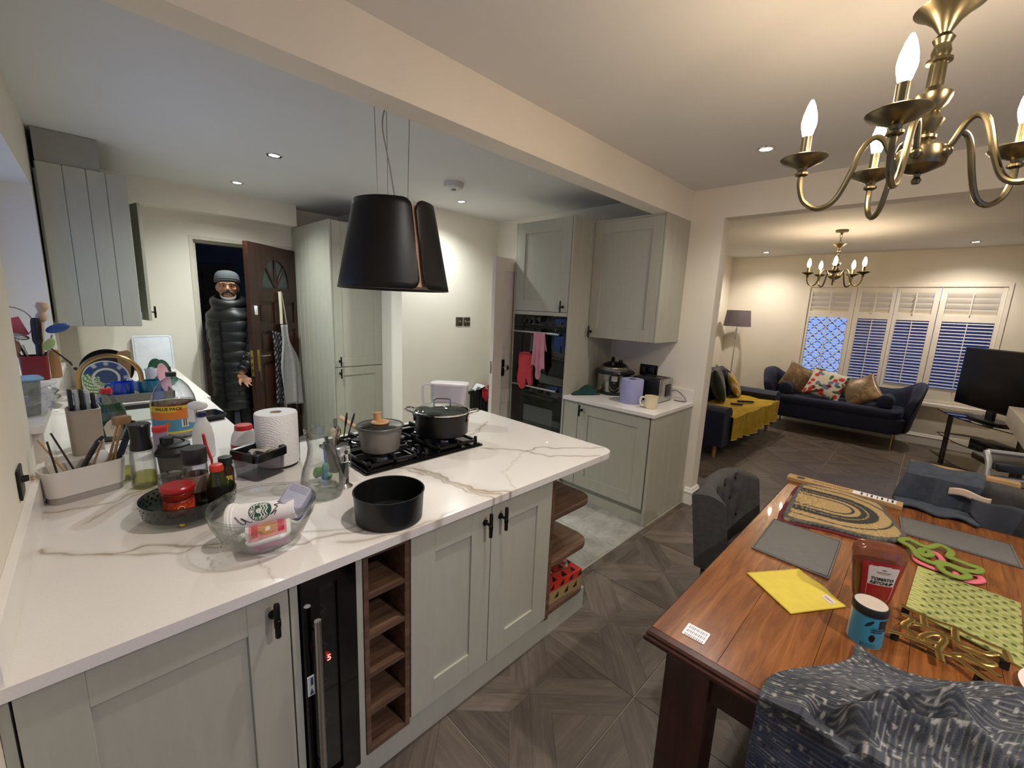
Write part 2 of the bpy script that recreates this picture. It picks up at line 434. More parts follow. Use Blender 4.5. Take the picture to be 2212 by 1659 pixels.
# skirtings
def skirt(name, p, q, nrm, ends=False):
    prof = [(0,0), (.018,0), (.018,.105), (.022,.11), (.022,.118), (.016,.126), (.012,.14), (.006,.15), (0,.152)]
    g = G(); n = Vector((*nrm, 0))
    g.loft([[Vector((*e, 0))+n*a+Vector((0,0,b)) for a, b in prof] for e in (p, q)])
    struct(name, g, trimw)
g = G()
prof = [(0,0), (.018,0), (.018,.1), (.023,.106), (.023,.118), (.016,.126), (.012,.14), (.006,.15), (0,.152)]
path = [((XP, 1.37), (-1, 0)), ((XP, 1.318), (-1, -1)), ((XQ, 1.318), (1, -1)), ((XQ, 2.7), (1, -1))]
g.loft([[Vector((p[0]+n[0]*a, p[1]+n[1]*a, b)) for a, b in prof] for p, n in path]); struct('baseboard_pier', g, trimw)
skirt('baseboard_living_far', (XF, -2.4), (XF, 2.7), (-1, 0)); skirt('baseboard_living_left', (XQ, 2.7), (XF, 2.7), (0, -1)); skirt('baseboard_rear', (1.4, -2.4), (XF, -2.4), (0, 1))
# ================================================================== CABINETRY
sage = pm('sage_paint', 'aeac9c', .45, var=.03, scale=40, bump=.05, bscale=160, stretch=(1,1,.15))
sage_in = pm('cabinet_inside', 'a5a69b', .6, var=.03)
def walnut_mat():
    a = N('walnut'); v = a.mapping(a.obj(), (1.2, 14, 14)); n = a.noise(v, 2.4, 5, .6, .5)
    a.col(a.ramp(n, [(.25, lin('3c2b22')), (.5, lin('5f4636')), (.75, lin('7e614c'))])); a.set(rough=.42); a.bump(n, .05, .003); MATS['walnut'] = a.m; return a.m
walnut = walnut_mat()
def shaker(name, w, h, parent, loc, rz=0, stile=.1, th=.022, m=None, rec=.009):
    """framed door: x 0..w, z 0..h, front at y=0 facing -y"""
    g = G(); e = .0012
    g.box(0, stile, 0, th, 0, h, e); g.box(w-stile, w, 0, th, 0, h, e)
    g.box(stile, w-stile, 0, th, 0, stile, e); g.box(stile, w-stile, 0, th, h-stile, h, e)
    g.box(stile-.004, w-stile+.004, rec, th-.002, stile-.004, h-stile+.004)
    return obj(name, g, m or sage, parent, loc=loc, rot=(0,0,rz), smooth=0)
def tbar(parent, loc, L=.098, horiz=False):
    """knurled T bar handle: disc, post, bar with a collar"""
    g = G()
    g.lathe([(.0125,0),(.0125,.004),(.006,.006),(.0055,.03),(.0055,.036)], 16, M=rotm(pi/2,0,0))
    M = Matrix.Translation((0,-.036,0)) @ (Matrix.Rotation(pi/2,4,'Y') if horiz else Matrix.Identity(4))
    h = L/2
    g.lathe([(.0001,-h),(.0065,-h),(.0075,-h+.002),(.0075,-h*.36),(.0088,-h*.34),(.0088,h*.05),(.0075,h*.07),(.0075,h-.002),(.0065,h),(.0001,h)], 16, M=M)
    return obj('handle', g, bronze, parent, loc=loc, label='dark bronze T-bar handle')
def cabinet(name, label, loc=(0,0,0), group=None): return thing(name, label, 'cabinet', loc, 0, group)
YF = 1.15
# --- peninsula, dining side
c = cabinet('base_cabinet', 'wide sage shaker base cabinet nearest the camera, left of the wine cooler')
g = G(); g.box(-.165, .332, YF+.022, 2.24, .131, .878); obj('body', g, sage_in, c)
d = shaker('door', .494, .73, c, (-.165, YF, .148)); tbar(d, (.455, 0, .665))
g = G(); g.box(-.186, -.170, YF+.006, YF+.03, .1, .878); obj('filler_panel', g, sage, c, smooth=0); g = G(); g.box(.334, .354, YF+.003, YF+.3, .12, .878); obj('filler_panel', g, sage, c, smooth=0)
c = cabinet('base_cabinet', 'sage double-door base cabinet between the walnut wine rack and walnut end shelves')
g = G(); g.box(.716, 1.478, YF+.022, 2.24, .131, .878); obj('body', g, sage_in, c)
d = shaker('door', .370, .73, c, (.717, YF, .148)); tbar(d, (.336, 0, .662))
d = shaker('door', .382, .73, c, (1.091, YF, .148)); tbar(d, (.046, 0, .662))
g = G(); g.box(-.165, 1.845, YF+.03, YF+.05, .0, .129); g.box(1.825, 1.845, YF+.05, 2.2, 0, .129)
tag(obj('plinth', g, sage, smooth=0), 'long sage kickboard along the floor under the peninsula', 'plinth')
# walnut wine rack
c = thing('wine_rack', 'narrow walnut wine rack of five empty cubbies beside the wine cooler', 'wine rack', (0,0,0))
g = G(); g.box(.546, .562, YF, 1.62, .13, .878); g.box(.693, .711, YF, 1.62, .13, .878); obj('side_panel', g, walnut, c, smooth=0)
g = G(); g.box(.546, .711, 1.60, 1.62, .13, .878); obj('back_panel', g, walnut, c, smooth=0)
for z in (.13, .28, .425, .570, .716, .862):
    g = G(); g.box(.562, .693, YF+.001, 1.6, z-.001, z+.016); obj('shelf', g, walnut, c, smooth=0)
g = G(); g.box(.524, .544, YF+.004, 1.5, .12, .878); obj('filler_panel', g, sage, c, smooth=0)
# wine cooler
c = thing('wine_cooler', 'slim black glass-fronted wine cooler with a long steel handle', 'wine cooler', (0,0,0))
gloss = pm('black_gloss', '060607', .06, var=.05, spec=.5); dim = pm('cooler_inside', '15161a', .6)
g = G(); g.box(.359, .519, YF+.06, 1.7, .12, .87); obj('body', g, dim, c)
g = G()
for b in ((.359,.410,.125,.872), (.462,.519,.125,.872), (.410,.462,.838,.872), (.410,.462,.125,.17)): g.box(b[0], b[1], YF-.006, YF+.03, b[2], b[3])
dr = obj('door', g, gloss, c, smooth=0)
g = G(); g.box(.408, .464, YF+.004, YF+.008, .17, .838); obj('glass', g, thin_glass('cooler_glass', (.5,.52,.56)), dr)
g = G(); g.box(.408, .464, YF+.055, YF+.06, .17, .838); obj('liner', g, dim, c)
for k in range(5):
    z = .77-.13*k; g = G(); g.tube([(.412, YF+.05, z), (.445, YF+.05, z-.05), (.428, YF+.05, z-.062)], .004, 6); obj('rack_wire', g, pm('rack_grey', '83868c', .4, .3), c)
g = G(); g.rod((.388, YF-.045, .19), (.388, YF-.045, .765), .0095, 14); obj('handle', g, steel, dr, label='long brushed steel bar handle')
g = G()
for z in (.24, .72): g.rod((.388, YF-.045, z), (.388, YF, z), .006, 10)
obj('handle_post', g, black, dr)
text('led_digit', '5', .028, emis('led_red', (1,.03,.02), 5), dr, rotm(pi/2,0,0,(.432, YF-.001, .588)))
g = G(); g.box(.365, .384, YF-.0085, YF-.006, .5, .565); st = obj('sticker', g, pm('sticker_white', 'e4e2dc', .6), dr, smooth=0)
g = G(); g.box(.374, .381, YF-.0092, YF-.0084, .535, .56); g.prism([(.37,.505),(.382,.505),(.376,.525)], .0084-YF, .0092-YF, M=rotm(pi/2,0,0)); obj('sticker_print', g, pm('print_blue', '35507f', .6), st, smooth=0)
# open walnut end shelves
c = thing('end_shelf_unit', 'walnut open end shelves with rounded corners at the tip of the peninsula', 'shelf unit', (0,0,0))
g = G(); g.box(1.480, 1.502, YF+.004, 2.22, .13, .878); obj('side_panel', g, walnut, c, smooth=0)
for z in (.132, .398, .646):
    x1, y0 = 1.86, 1.165; r = .09; pts = [(1.502, y0)] + [(x1-r+r*sin(t), y0+r-r*cos(t)) for t in [i*pi/2/8 for i in range(9)]] + [(x1-r+r*cos(t), 2.2-r+r*sin(t)) for t in [i*pi/2/8 for i in range(9)]] + [(1.502, 2.2)]
    g = G(); g.prism(pts, z, z+.026, bev=.002); obj('shelf', g, walnut, c)
g = G(); g.lathe([(.022,0),(.022,.16),(.012,.17),(.012,.2)], 16, (1.545, 1.22, .672)); obj('support_post', g, thin_glass('clear_plastic', (.93,.93,.95)), c)
# --- worktops: vein pattern kept as a print on the slab
VEINS = [([(-0.151,1.732),(-0.086,1.65),(-0.044,1.602),(-0.002,1.575),(0.071,1.561),(0.134,1.523),(0.177,1.468),(0.249,1.439),(.33,1.37)],.005,.8),
 ([(-0.044,1.602),(0.034,1.539),(0.1,1.486),(0.142,1.465),(0.177,1.468)],.004,.6),
 ([(0.20,1.45),(.28,1.36),(0.346,1.291),(0.381,1.298),(0.459,1.277),(0.511,1.269),(0.572,1.247),(.66,1.20)],.007,.6),
 ([(0.35,1.40),(0.422,1.365),(0.504,1.302),(0.578,1.277),(.7,1.25)],.005,.55),
 ([(0.95,1.66),(0.986,1.612),(1.051,1.516),(1.055,1.36),(1.076,1.263),(1.115,1.184),(1.17,1.134)],.007,.9),
 ([(0.97,1.6),(0.995,1.548),(1.028,1.42),(1.037,1.272),(1.078,1.134)],.005,.8),
 ([(1.02,1.56),(1.043,1.44),(1.05,1.33),(1.075,1.22),(1.12,1.14)],.016,.55),
 ([(1.434,1.617),(1.516,1.544),(1.584,1.434),(1.658,1.433),(1.705,1.429),(1.759,1.361),(1.839,1.307),(1.96,1.2)],.005,.8),
 ([(1.584,1.434),(1.614,1.371),(1.623,1.303),(1.734,1.23),(1.841,1.14)],.005,.8),
 ([(1.516,1.809),(1.624,1.865),(1.715,1.926),(1.797,1.98)],.008,.6), ([(1.50,1.893),(1.619,1.889),(1.684,1.905),(1.797,1.98)],.005,.6),
 ([(-0.15,2.03),(-0.066,1.989),(0.015,1.989),(0.08,2.034),(0.2,2.07),(.4,2.2)],.005,.7), ([(-0.056,1.848),(-0.023,1.888),(0.019,1.94),(0.065,1.996),(.15,2.05)],.005,.5),
 ([(0.9,1.15),(0.726,1.14),(0.65,1.15),(0.576,1.175),(0.506,1.22)],.010,.5), ([(0.338,1.298),(0.298,1.286),(0.292,1.219),(0.298,1.15)],.003,.4),
 ([(1.2,1.134),(1.3,1.3),(1.5,1.4),(1.58,1.434)],.003,.3)]
def vein_col():
    base, gold, grey = lin('e9e3dc'), lin('9a8159'), lin('8d867c')
    def at(x, y):
        c = base; xx = x+.006*sin(y*43+x*11)+.004*sin(y*97); yy = y+.006*sin(x*47+1)+.004*sin(x*89+y*31)
        k = 0; j = 0
        for i, (p, w, a) in enumerate(VEINS):
            lo = min(q[0] for q in p)-.05; hi = max(q[0] for q in p)+.05
            if not lo < x < hi: continue
            d = poly_dist(xx, yy, p)
            q = a*(1-sst(0, w*1.25, d)) + .26*a*(1-sst(0, w*5, d))
            if q > k: k = q; j = i
        return lerp(c, lerp(gold, grey, .25+.25*sin(x*9+y*7)), min(.85, k))
    return at
vc = vein_col()
quartz = painted('quartz', .2, coat=.2)
wt = thing('worktop', 'white marble-veined worktop over the peninsula and along the sink wall', 'worktop')
X0, X1, Y0, Y1 = -.186, 1.985, 1.134, 2.272
def corner(x, y):
    for cx, cy, r, sx, sy in ((X1, Y0, .085, -1, 1), (X1, Y1, .035, -1, -1)):
        ax, ay = cx+sx*r, cy+sy*r
        if (x-ax)*sx < 0 and (y-ay)*sy < 0:
            d = Vector((x-ax, y-ay)); m = max(abs(d.x), abs(d.y))
            if d.length > 1e-6: d = d*(m/d.length); return ax+d.x, ay+d.y
    return x, y
g = G(); nu, nv = 400, 210
def top(u, v):
    x, y = corner(X0+(X1-X0)*u, Y0+(Y1-Y0)*v); return (x, y, .91)
V = g.grid(top, nu, nv, lambda u, v: vc(X0+(X1-X0)*u, Y0+(Y1-Y0)*v))
lay = g.b.verts.layers.float_color['print']
rim = [V[i][0] for i in range(nu+1)] + [V[nu][j] for j in range(1, nv+1)] + [V[i][nv] for i in range(nu-1, -1, -1)] + [V[0][j] for j in range(nv-1, 0, -1)]
low = []
for v in rim:
    w = g.b.verts.new((v.co.x, v.co.y, .88)); w[lay] = v[lay]; low.append(w)
n = len(rim)
for i in range(n): g.f((rim[i], low[i], low[(i+1) % n], rim[(i+1) % n]))
g.f(low)
obj('peninsula_slab', g, quartz, wt)
SK = (.02, .46, 3.2, 3.72)   # sink cut-out x0 x1 y0 y1
g = G()
for (a, b, c0, c1) in ((-.15, .575, 2.274, SK[2]), (-.15, SK[0], SK[2], SK[3]), (SK[1], .60, SK[2], SK[3]), (-.125, .625, SK[3], 5.39)): g.box(a, b, c0, c1, .88, .91)
obj('sink_run_slab', g, pm('quartz_slab', 'e9e3dc', .22, var=.03, scale=3), wt, smooth=0)
g = G(); g.prism([(xl(1.14), 1.14), (xl(1.14)+.02, 1.14), (xl(5.3)+.02, 5.3), (xl(5.3), 5.3)], .91, 1.01, bev=.0015); obj('upstand', g, MATS['quartz_slab'], wt, smooth=0)
g = G(); g.prism([(xl(2.3), 2.3), (xl(2.3)+.028, 2.3), (xl(4.6)+.028, 4.6), (xl(4.6), 4.6)], .91, 1.13); obj('splashback', g, pm('quartz_polished', 'ddd6cc', .08, var=.06, scale=5), wt, smooth=0)
# --- sink run base units (under the window)
c = cabinet('base_cabinet', 'run of sage base cabinets below the sink worktop')
g = G(); g.box(-.13, .545, 2.29, 5.38, .12, .878); obj('body', g, sage_in, c)
for k in range(5): d = shaker('door', .60, .73, c, (.567, 2.31+.612*k, .148), pi/2, .09); tbar(d, (.55, 0, .66))
g = G(); g.box(.48, .5, 2.29, 5.38, 0, .13); obj('plinth', g, sage, c)
# --- wall cabinet on the left with boarded end panel and door ajar
c = cabinet('wall_cabinet', 'sage wall cabinet with boarded end panel and its door ajar, left of the outside door')
bw = [(-.105, .012), (.0135, .122), (.1235, .218), (.2195, .326)]
for a, b in bw:
    g = G(); g.box(a, b, 4.20, 4.22, 1.398, 2.442, .0035, 1); obj('board', g, sage, c, smooth=20)
g = G(); g.box(-.11, .326, 4.219, 4.225, 1.40, 2.44); obj('end_backing', g, sage, c)
g = G(); g.box(-.11, .32, 4.225, 4.24, 1.405, 2.40); g.box(-.11, .32, 5.15, 5.17, 1.405, 2.40); g.box(-.11, .32, 4.24, 5.15, 1.405, 1.425); g.box(-.11, .32, 4.24, 5.15, 2.38, 2.40); g.box(-.118, -.1, 4.24, 5.15, 1.405, 2.4); g.box(-.1, .31, 4.24, 5.15, 1.88, 1.9)
obj('body', g, sage_in, c)
d = shaker('door', .46, .935, c, (.43, 4.68, 1.415), pi/2+.2, .085); tbar(d, (.04, 0, .07))
g = G(); g.box(.326, .336, 4.26, 4.30, 1.45, 1.50); obj('hinge', g, steel, c)
g = G(); g.box(-.105, .195, 4.21, 5.18, 2.444, 2.642); tag(obj('filler_box', g, pm('filler_grey', '97968c', .6, var=.04)), 'plain grey-green boxing between the left wall cabinet and the ceiling', 'boxing')
g = G(); g.box(-.13, -.02, 4.62, 4.8, .912, 1.404); tag(obj('pipe_boxing', g, wallm), 'narrow painted pipe boxing under the left wall cabinet', 'boxing')
# --- tall cupboard beside the outside door
c = cabinet('tall_cupboard', 'tall sage two-door cupboard right of the open brown door')
g = G(); g.box(1.82, 2.342, 4.375, 5.38, .12, 2.42); obj('body', g, sage_in, c)
yb = [4.355+.125*i for i in range(9)]
for a in yb[:-1]:
    g = G(); g.box(1.797, 1.817, a+.0008, a+.1242, 0, 2.425, .003, 1); obj('board', g, sage, c, smooth=20)
g = G(); g.box(1.815, 1.822, 4.36, 5.35, 0, 2.42); obj('end_backing', g, sage, c)
d = shaker('door', .523, 1.455, c, (1.82, 4.35, .963), 0, .085); tbar(d, (.045, 0, .06))
d = shaker('door', .523, .80, c, (1.82, 4.35, .155), 0, .085); tbar(d, (.045, 0, .74))
g = G(); g.box(1.82, 2.34, 4.4, 4.42, 0, .12); obj('plinth', g, sage, c, smooth=0)
# --- oven tower
c = cabinet('oven_housing', 'tall sage oven housing on the right wall')
g = G(); g.box(2.962, XP-.002, 2.264, 2.892, 1.60, 2.41); obj('body', g, sage_in, c); g = G(); g.box(2.966, XP-.002, 2.264, 2.892, .12, .30); obj('body', g, sage_in, c)
for i in range(6):
    a = 2.944+.1175*i; g = G(); g.box(a, a+.1167, 2.240, 2.258, 0, 2.416, .002, 1); obj('board', g, sage, c, smooth=20)
g = G(); g.box(2.95, XP-.002, 2.258, 2.264, 0, 2.41); obj('end_backing', g, sage, c, smooth=0); g = G(); g.box(2.944, XP-.002, 2.893, 2.908, 0, 2.416); obj('side_panel', g, sage, c, smooth=0); g = G(); g.box(2.944, 2.962, 2.264, 2.893, 1.59, 1.622); obj('rail', g, sage, c, smooth=0); g = G(); g.box(2.944, 2.966, 2.264, 2.893, .10, .30); obj('rail', g, sage, c, smooth=0)
d = shaker('door', .626, .785, c, (2.942, 2.889, 1.626), -pi/2, .1); tbar(d, (.575, 0, .045))
g = G(); g.box(2.99, XP-.01, 2.262, 2.892, 0, .12); obj('plinth', g, sage, c)
# double oven
t = thing('double_oven', 'built-in black glass double oven with two steel bar handles', 'oven', (0,0,0))
g = G(); g.box(2.965, 3.5, 2.27, 2.885, .305, 1.588); obj('body', g, black, t)
for nm, z0, z1 in (('control_panel', 1.475, 1.588), ('oven_door', .972, 1.470), ('oven_door', .305, .967)):
    g = G(); g.box(2.945, 2.966, 2.266, 2.888, z0, z1, .002); o = obj(nm, g, gloss, t)
    if nm != 'control_panel':
        z = z1-.036
        g = G(); g.box(2.902, 2.912, 2.31, 2.872, z-.008, z+.008, .003); obj('handle', g, steel, o)
        g = G(); g.box(2.91, 2.946, 2.33, 2.342, z-.006, z+.006); g.box(2.91, 2.946, 2.84, 2.852, z-.006, z+.006); obj('handle_post', g, steel, o)
    if z0 < .4:
        g = G(); g.box(2.9443, 2.9452, 2.36, 2.8, .4, .85); obj('door_window', g, thin_glass('oven_glass', (.12,.1,.1)), o)
    if nm == 'control_panel':
        for k in range(3):
            g = G(); g.lathe([(.02,0),(.018,.02),(.0001,.021)], 20, M=rotm(0,-pi/2,0,(2.945, 2.74-.06*k, 1.53))); obj('knob', g, black, o)
        g = G(); g.box(2.9440, 2.9451, 2.40, 2.50, 1.515, 1.545); obj('display', g, dim, o)
# --- wall cabinet on the right
c = cabinet('wall_cabinet', 'big sage shaker wall cabinet above the pressure cooker')
g = G(); g.box(3.254, XP-.002, 1.6, 2.238, 1.418, 2.41); obj('body', g, sage_in, c)
for i in range(3):
    a = 3.23+.14*i; g = G(); g.box(a, a+.139, 1.582, 1.6, 1.415, 2.412, .002, 1); obj('board', g, sage, c, smooth=20)
g = G(); g.box(3.254, XP, 1.599, 1.604, 1.415, 2.41); g.box(3.236, XP-.002, 1.6, 2.238, 2.398, 2.412); obj('end_backing', g, sage, c)
d = shaker('door', .634, .98, c, (3.231, 2.236, 1.416), -pi/2, .094); tbar(d, (.03, 0, .05))
# --- base cabinet on the right with its worktop
c = cabinet('base_cabinet', 'sage shaker base cabinet under the toaster and mug')
g = G(); g.box(2.972, XP-.002, 1.412, 2.236, .12, .878); obj('body', g, sage_in, c)
for i in range(6):
    a = 2.944+.117*i; g = G(); g.box(a, a+.1162, 1.389, 1.411, 0, .878, .002, 1); obj('board', g, sage, c, smooth=20)
g = G(); g.box(2.95, XP-.004, 1.410, 1.414, 0, .877); obj('end_backing', g, sage, c)
d = shaker('door', .655, .745, c, (2.949, 2.08, .132), -pi/2, .1); tbar(d, (.035, 0, .68))
g = G(); g.box(2.953, 2.975, 2.088, 2.236, .132, .878); obj('filler_panel', g, sage, c, smooth=0)
g = G(); g.box(2.99, 3.0, 1.412, 2.236, 0, .13); obj('plinth', g, sage, c, smooth=0)
t = thing('worktop', 'short white worktop on the base cabinet by the oven housing', 'worktop')
g = G(); g.box(2.925, XP-.001, 1.382, 2.239, .88, .91, .002); obj('slab', g, MATS['quartz_slab'], t, smooth=0)
g = G(); g.box(XP-.02, XP-.001, 1.384, 2.239, .91, 1.015, .0015); obj('upstand', g, MATS['quartz_slab'], t, smooth=0)
# ================================================================== LIGHT FITTINGS
def spot(parent, loc, energy, color, size=2.5, blend=1.0, rad=.03):
    l = D.lights.new('downlight_lamp', 'SPOT'); l.energy = energy; l.color = color; l.spot_size = size; l.spot_blend = blend; l.shadow_soft_size = rad
    o = D.objects.new('downlight_lamp', l); COL.objects.link(o); o.parent = parent; o.location = loc; return o
def downlight(x, y, label, energy=36, color=(1,.9,.78)):
    t = thing('downlight', label, 'downlight', (x, y, ZC), group='recessed ceiling downlights')
    g = G(); g.lathe([(.034,-.004),(.036,-.007),(.048,-.007),(.051,-.003),(.051,0),(.034,0)], 28, cap0=False, cap1=False); obj('bezel', g, chrome, t)
    g = G(); g.lathe([(.0001,-.003),(.034,-.003),(.034,0),(.0001,0)], 24); obj('lens', g, emis('downlight_led', (1,.95,.88), 40), t)
    spot(t, (0,0,-.02), energy, color)
K = (.93, 1.0, .98)
downlight(1.088, 3.53, 'recessed ceiling downlight nearer the camera, left of the hood', 50, K)
downlight(1.109, 4.63, 'recessed ceiling downlight close to the outside door', 46, K)
downlight(2.735, 3.476, 'recessed ceiling downlight just behind the smoke alarm', 36, K)
downlight(2.984, .889, 'recessed dining-room ceiling downlight left of the big chandelier', 20, (1,.94,.86))
downlight(1.0, .80, 'added unseen dining-room downlight over the front edge of the peninsula', 30, (1,.95,.9))  # added lamp out of view, brightens worktop and floor up front
downlight(1.0, -1.0, 'added unseen dining-room downlight behind the camera by the garden doors', 75, (1,.95,.9))  # added lamp behind the camera, brightens the peninsula doors
downlight(2.98, -1.0, 'added unseen dining-room downlight over the far side of the table', 24, (1,.94,.86))  # added unseen lamp, extra light for the near part of the room
downlight(7.563, 2.051, 'recessed living-room ceiling downlight above the floor lamp corner', 36)
downlight(7.593, -.164, 'recessed living-room ceiling downlight above the television', 36)

brass = pm('antique_brass', '7a7158', .3, 1, var=.1, scale=10)
candle = pm('candle_tube', '8d8265', .3, 1, var=.05)
def bulb_mat():
    a = N('candle_bulb'); a.col((.9,.85,.8)); a.p.inputs['Emission Color'].default_value = (1,.76,.50,1); a.set(emit=70); return a.m
bulbm = bulb_mat()
def chandelier(cx, cy, zf, label, ang0, power, chain_to=ZC, rose=True):
    """five swan-neck arms round a turned stem; zf = height of the bottom finial"""
    t = thing('chandelier', label, 'chandelier', (cx, cy, zf), ang0)
    g = G()
    prof = [(.0001,0),(.008,.002),(.011,.012),(.006,.022),(.008,.03),(.02,.034),(.05,.05),(.052,.056),(.055,.075),(.05,.1),(.032,.118),(.02,.124),(.024,.13),(.024,.138),(.015,.142),(.028,.165),(.033,.18),(.02,.205),(.034,.225),(.04,.245),(.04,.252),(.028,.262),(.0175,.275),(.017,.34),(.026,.343),(.026,.35),(.017,.356),(.02,.37),(.016,.39),(.022,.405),(.012,.42),(.018,.432),(.028,.45),(.05,.475),(.066,.487),(.069,.49),(.066,.492),(.02,.487),(.0001,.487)]
    prof = [(r, z*.845) for r, z in prof]; g.lathe(prof, 28); obj('stem', g, brass, t)
    zc = chain_to-zf; zl = .412
    k = 0
    while zl < zc-.045:
        g = G(); R = rotm(0,0,(pi/2 if k % 2 else 0))
        g.tube([R @ Vector((.011*cos(a), 0, zl+.019+.021*sin(a))) for a in [i*2*pi/14 for i in range(14)]], .0028, 6, closed=True); obj('chain_link', g, brass, t)
        zl += .034; k += 1
    g = G(); g.lathe([(.0001,-.05),(.012,-.045),(.014,-.03),(.06,-.02),(.062,0),(.0001,0)], 28, (0,0,zc)); obj('ceiling_rose', g, brass, t)
    for i in range(5):
        R = rotm(0,0,2*pi*i/5)
        ctrl = [(.04,.066),(.06,.08),(.082,.122),(.104,.132),(.126,.105),(.148,.03),(.172,-.025),(.208,-.042),(.244,-.02),(.26,.025),(.26,.062)]
        g = G(); g.tube([R @ Vector((r,0,z)) for r, z in [(p.x, p.y) for p in spline([(r,z,0) for r, z in ctrl], 6)]], .0075, 10); arm = obj('arm', g, brass, t)
        q = R @ Vector((.26,0,0))
        g = G(); g.sphere(R @ Vector((.052,0,.066)), .014, 12, 8); obj('arm_joint', g, brass, arm)
        g = G(); g.lathe([(.008,.055),(.017,.06),(.017,.066),(.01,.07),(.014,.078),(.03,.086),(.055,.098),(.061,.106),(.059,.108),(.03,.092),(.0001,.09)], 24, (q.x, q.y, -.004)); obj('drip_pan', g, brass, arm)
        g = G(); g.lathe([(.013,.088),(.013,.165),(.0001,.166)], 16, (q.x, q.y, -.004)); obj('candle_sleeve', g, candle, arm)
        g = G(); g.lathe([(.010,.165),(.013,.172),(.0185,.195),(.019,.205),(.0165,.225),(.010,.248),(.004,.262),(.0001,.265)], 18, (q.x, q.y, -.004)); b = obj('bulb', g, bulbm, arm, label='lit candle bulb')
    return t
A0 = radians(100)
chandelier(1.60, .101, 2.018, 'brass five-arm candle chandelier hanging over the dining table', A0, 6.5)
chandelier(6.06, .915, 2.08, 'brass five-arm candle chandelier hanging in the living room', A0+.25, 8)
# ================================================================== THINGS ON THE PENINSULA AND SILL
ZT = .911
clear = thin_glass('clear_glass', (.955,.965,.96), 1.0); pet = thin_glass('clear_pet', (.93,.94,.96), .8)
darkglass = thin_glass('smoke_glass', (.36,.40,.38), 1.0); greyplas = thin_glass('grey_clear', (.78,.77,.8), .6, .15)
red = pm('red_plastic', 'c4201f', .35); redlid = pm('red_lid', 'a3171d', .3); wplas = pm('white_plastic', 'e9e7e4', .35); blk2 = pm('black_matt', '151516', .5)
beech = pm('beech_wood', 'b98f5d', .55, var=.12, scale=6, stretch=(6,6,1)); olive = pm('olive_wood', '8a6848', .55, var=.2, scale=6, stretch=(5,5,1))
def lat(t, name, prof, m, seg=24, loc=(0,0,0), lab=None, **k):
    g = G(); g.lathe(prof, seg, loc, **k); return obj(name, g, m, t, label=lab)
def shell(prof, th):
    """closed thin wall following an outer profile given bottom to top"""
    inner = [(max(r-th, .0004), z+(th if i == 0 else 0)) for i, (r, z) in enumerate(prof)]
    return prof + inner[::-1]
def slabf(w, h): return None

# --- utensil caddy, knives and sticks
t = thing('utensil_caddy', 'white rounded utensil caddy full of sticks and tools by the left wall', 'caddy', (-.045, 2.135, ZT), .30)
g = G(); P = rrect(.228, .112, .035, 6); B = [(x*.93, y*.9) for x, y in P]; I = [(x*.965, y*.94) for x, y in P]
g.loft([[(x,y,.025) for x,y in B], [(x,y,.118) for x,y in P], [(x,y,.118) for x,y in I], [(x*.93,y*.9,.03) for x,y in I]]); obj('body', g, pm('caddy_white', 'd9d3ca', .45, var=.03), t)
g = G(); g.prism([(x*.95, y*.93) for x, y in B], 0, .026); obj('base', g, pm('caddy_grey', 'a39c94', .45), t)
def stick(name, label, cat, p, q, r, m, r2=None, group=None, root=(-.045, 2.135, ZT), rz=.30):
    t = thing(name, label, cat, root, rz, group); g = G(); g.rod(p, q, r, 8, r2); obj('shaft', g, m, t); return t
CL = 'chopsticks and skewers in the caddy'
stick('chopstick', 'pale wooden chopstick leaning far left out of the white caddy', 'chopstick', (-.105,0,.035), (-.165,-.02,.2), .0035, beech, .0028, CL)
stick('chopstick', 'dark chopstick standing nearly upright in the white caddy', 'chopstick', (-.06,0,.03), (-.075,.02,.215), .0035, pm('dark_wood','2e211b',.5), .003, CL)
stick('chopstick', 'pale wooden chopstick leaning back left in the white caddy', 'chopstick', (-.02,-.01,.03), (-.095,.03,.225), .0035, beech, .0028, CL)
stick('chopstick', 'dark-tipped wooden chopstick crossing behind in the white caddy', 'chopstick', (0,.02,.03), (-.055,.05,.235), .0035, MATS['dark_wood'], .003, CL)
stick('chopstick', 'wooden chopstick leaning right in the middle of the white caddy', 'chopstick', (-.015,-.03,.03), (.055,-.025,.19), .0038, olive, .003, CL)
stick('chopstick', 'light wooden chopstick leaning far right in the white caddy', 'chopstick', (.07,-.02,.03), (.125,.01,.25), .0035, beech, .003, CL)
t = thing('kitchen_knife', 'black-handled knife standing in the white caddy', 'knife', (-.045, 2.135, ZT), .30)
g = G(); g.tube([(.0,.0,.10),(.028,.0,.15),(.05,.002,.185),(.068,.005,.2)], [.012,.013,.012,.009], 8, flat=(1,.6)); obj('handle', g, black, t)
g = G(); g.box(-.012,.012,-.001,.001,.0,.1, M=rotm(0,.35,0,(-.02,0,.02))); obj('blade', g, steel, t)
g = G(); g.sphere((.052,-.006,.187), .004, 8, 6); obj('rivet', g, chrome, t)
t = thing('serving_spoon', 'white spoon bowl sticking out of the caddy front', 'spoon', (-.045, 2.135, ZT), .30)
g = G(); g.sphere((0,0,0), (.022,.006,.03), 12, 8, M=rotm(.2,.3,0,(.045,-.02,.13))); obj('bowl', g, wplas, t)
g = G(); g.rod((.035,-.02,.11),(.0,-.015,.03), .004, 8); obj('handle', g, wplas, t)
t = thing('pastry_brush', 'black-handled spatula with wooden tip leaning right in the caddy', 'utensil', (-.045, 2.135, ZT), .30)
g = G(); g.tube([(.08,.0,.04),(.11,.0,.12),(.145,.005,.2),(.165,.008,.24)], [.008,.012,.011,.008], 8); obj('handle', g, black, t)
t = thing('cooking_tongs', 'bamboo tongs with a broad end standing in the caddy', 'tongs', (-.045, 2.135, ZT), .30)
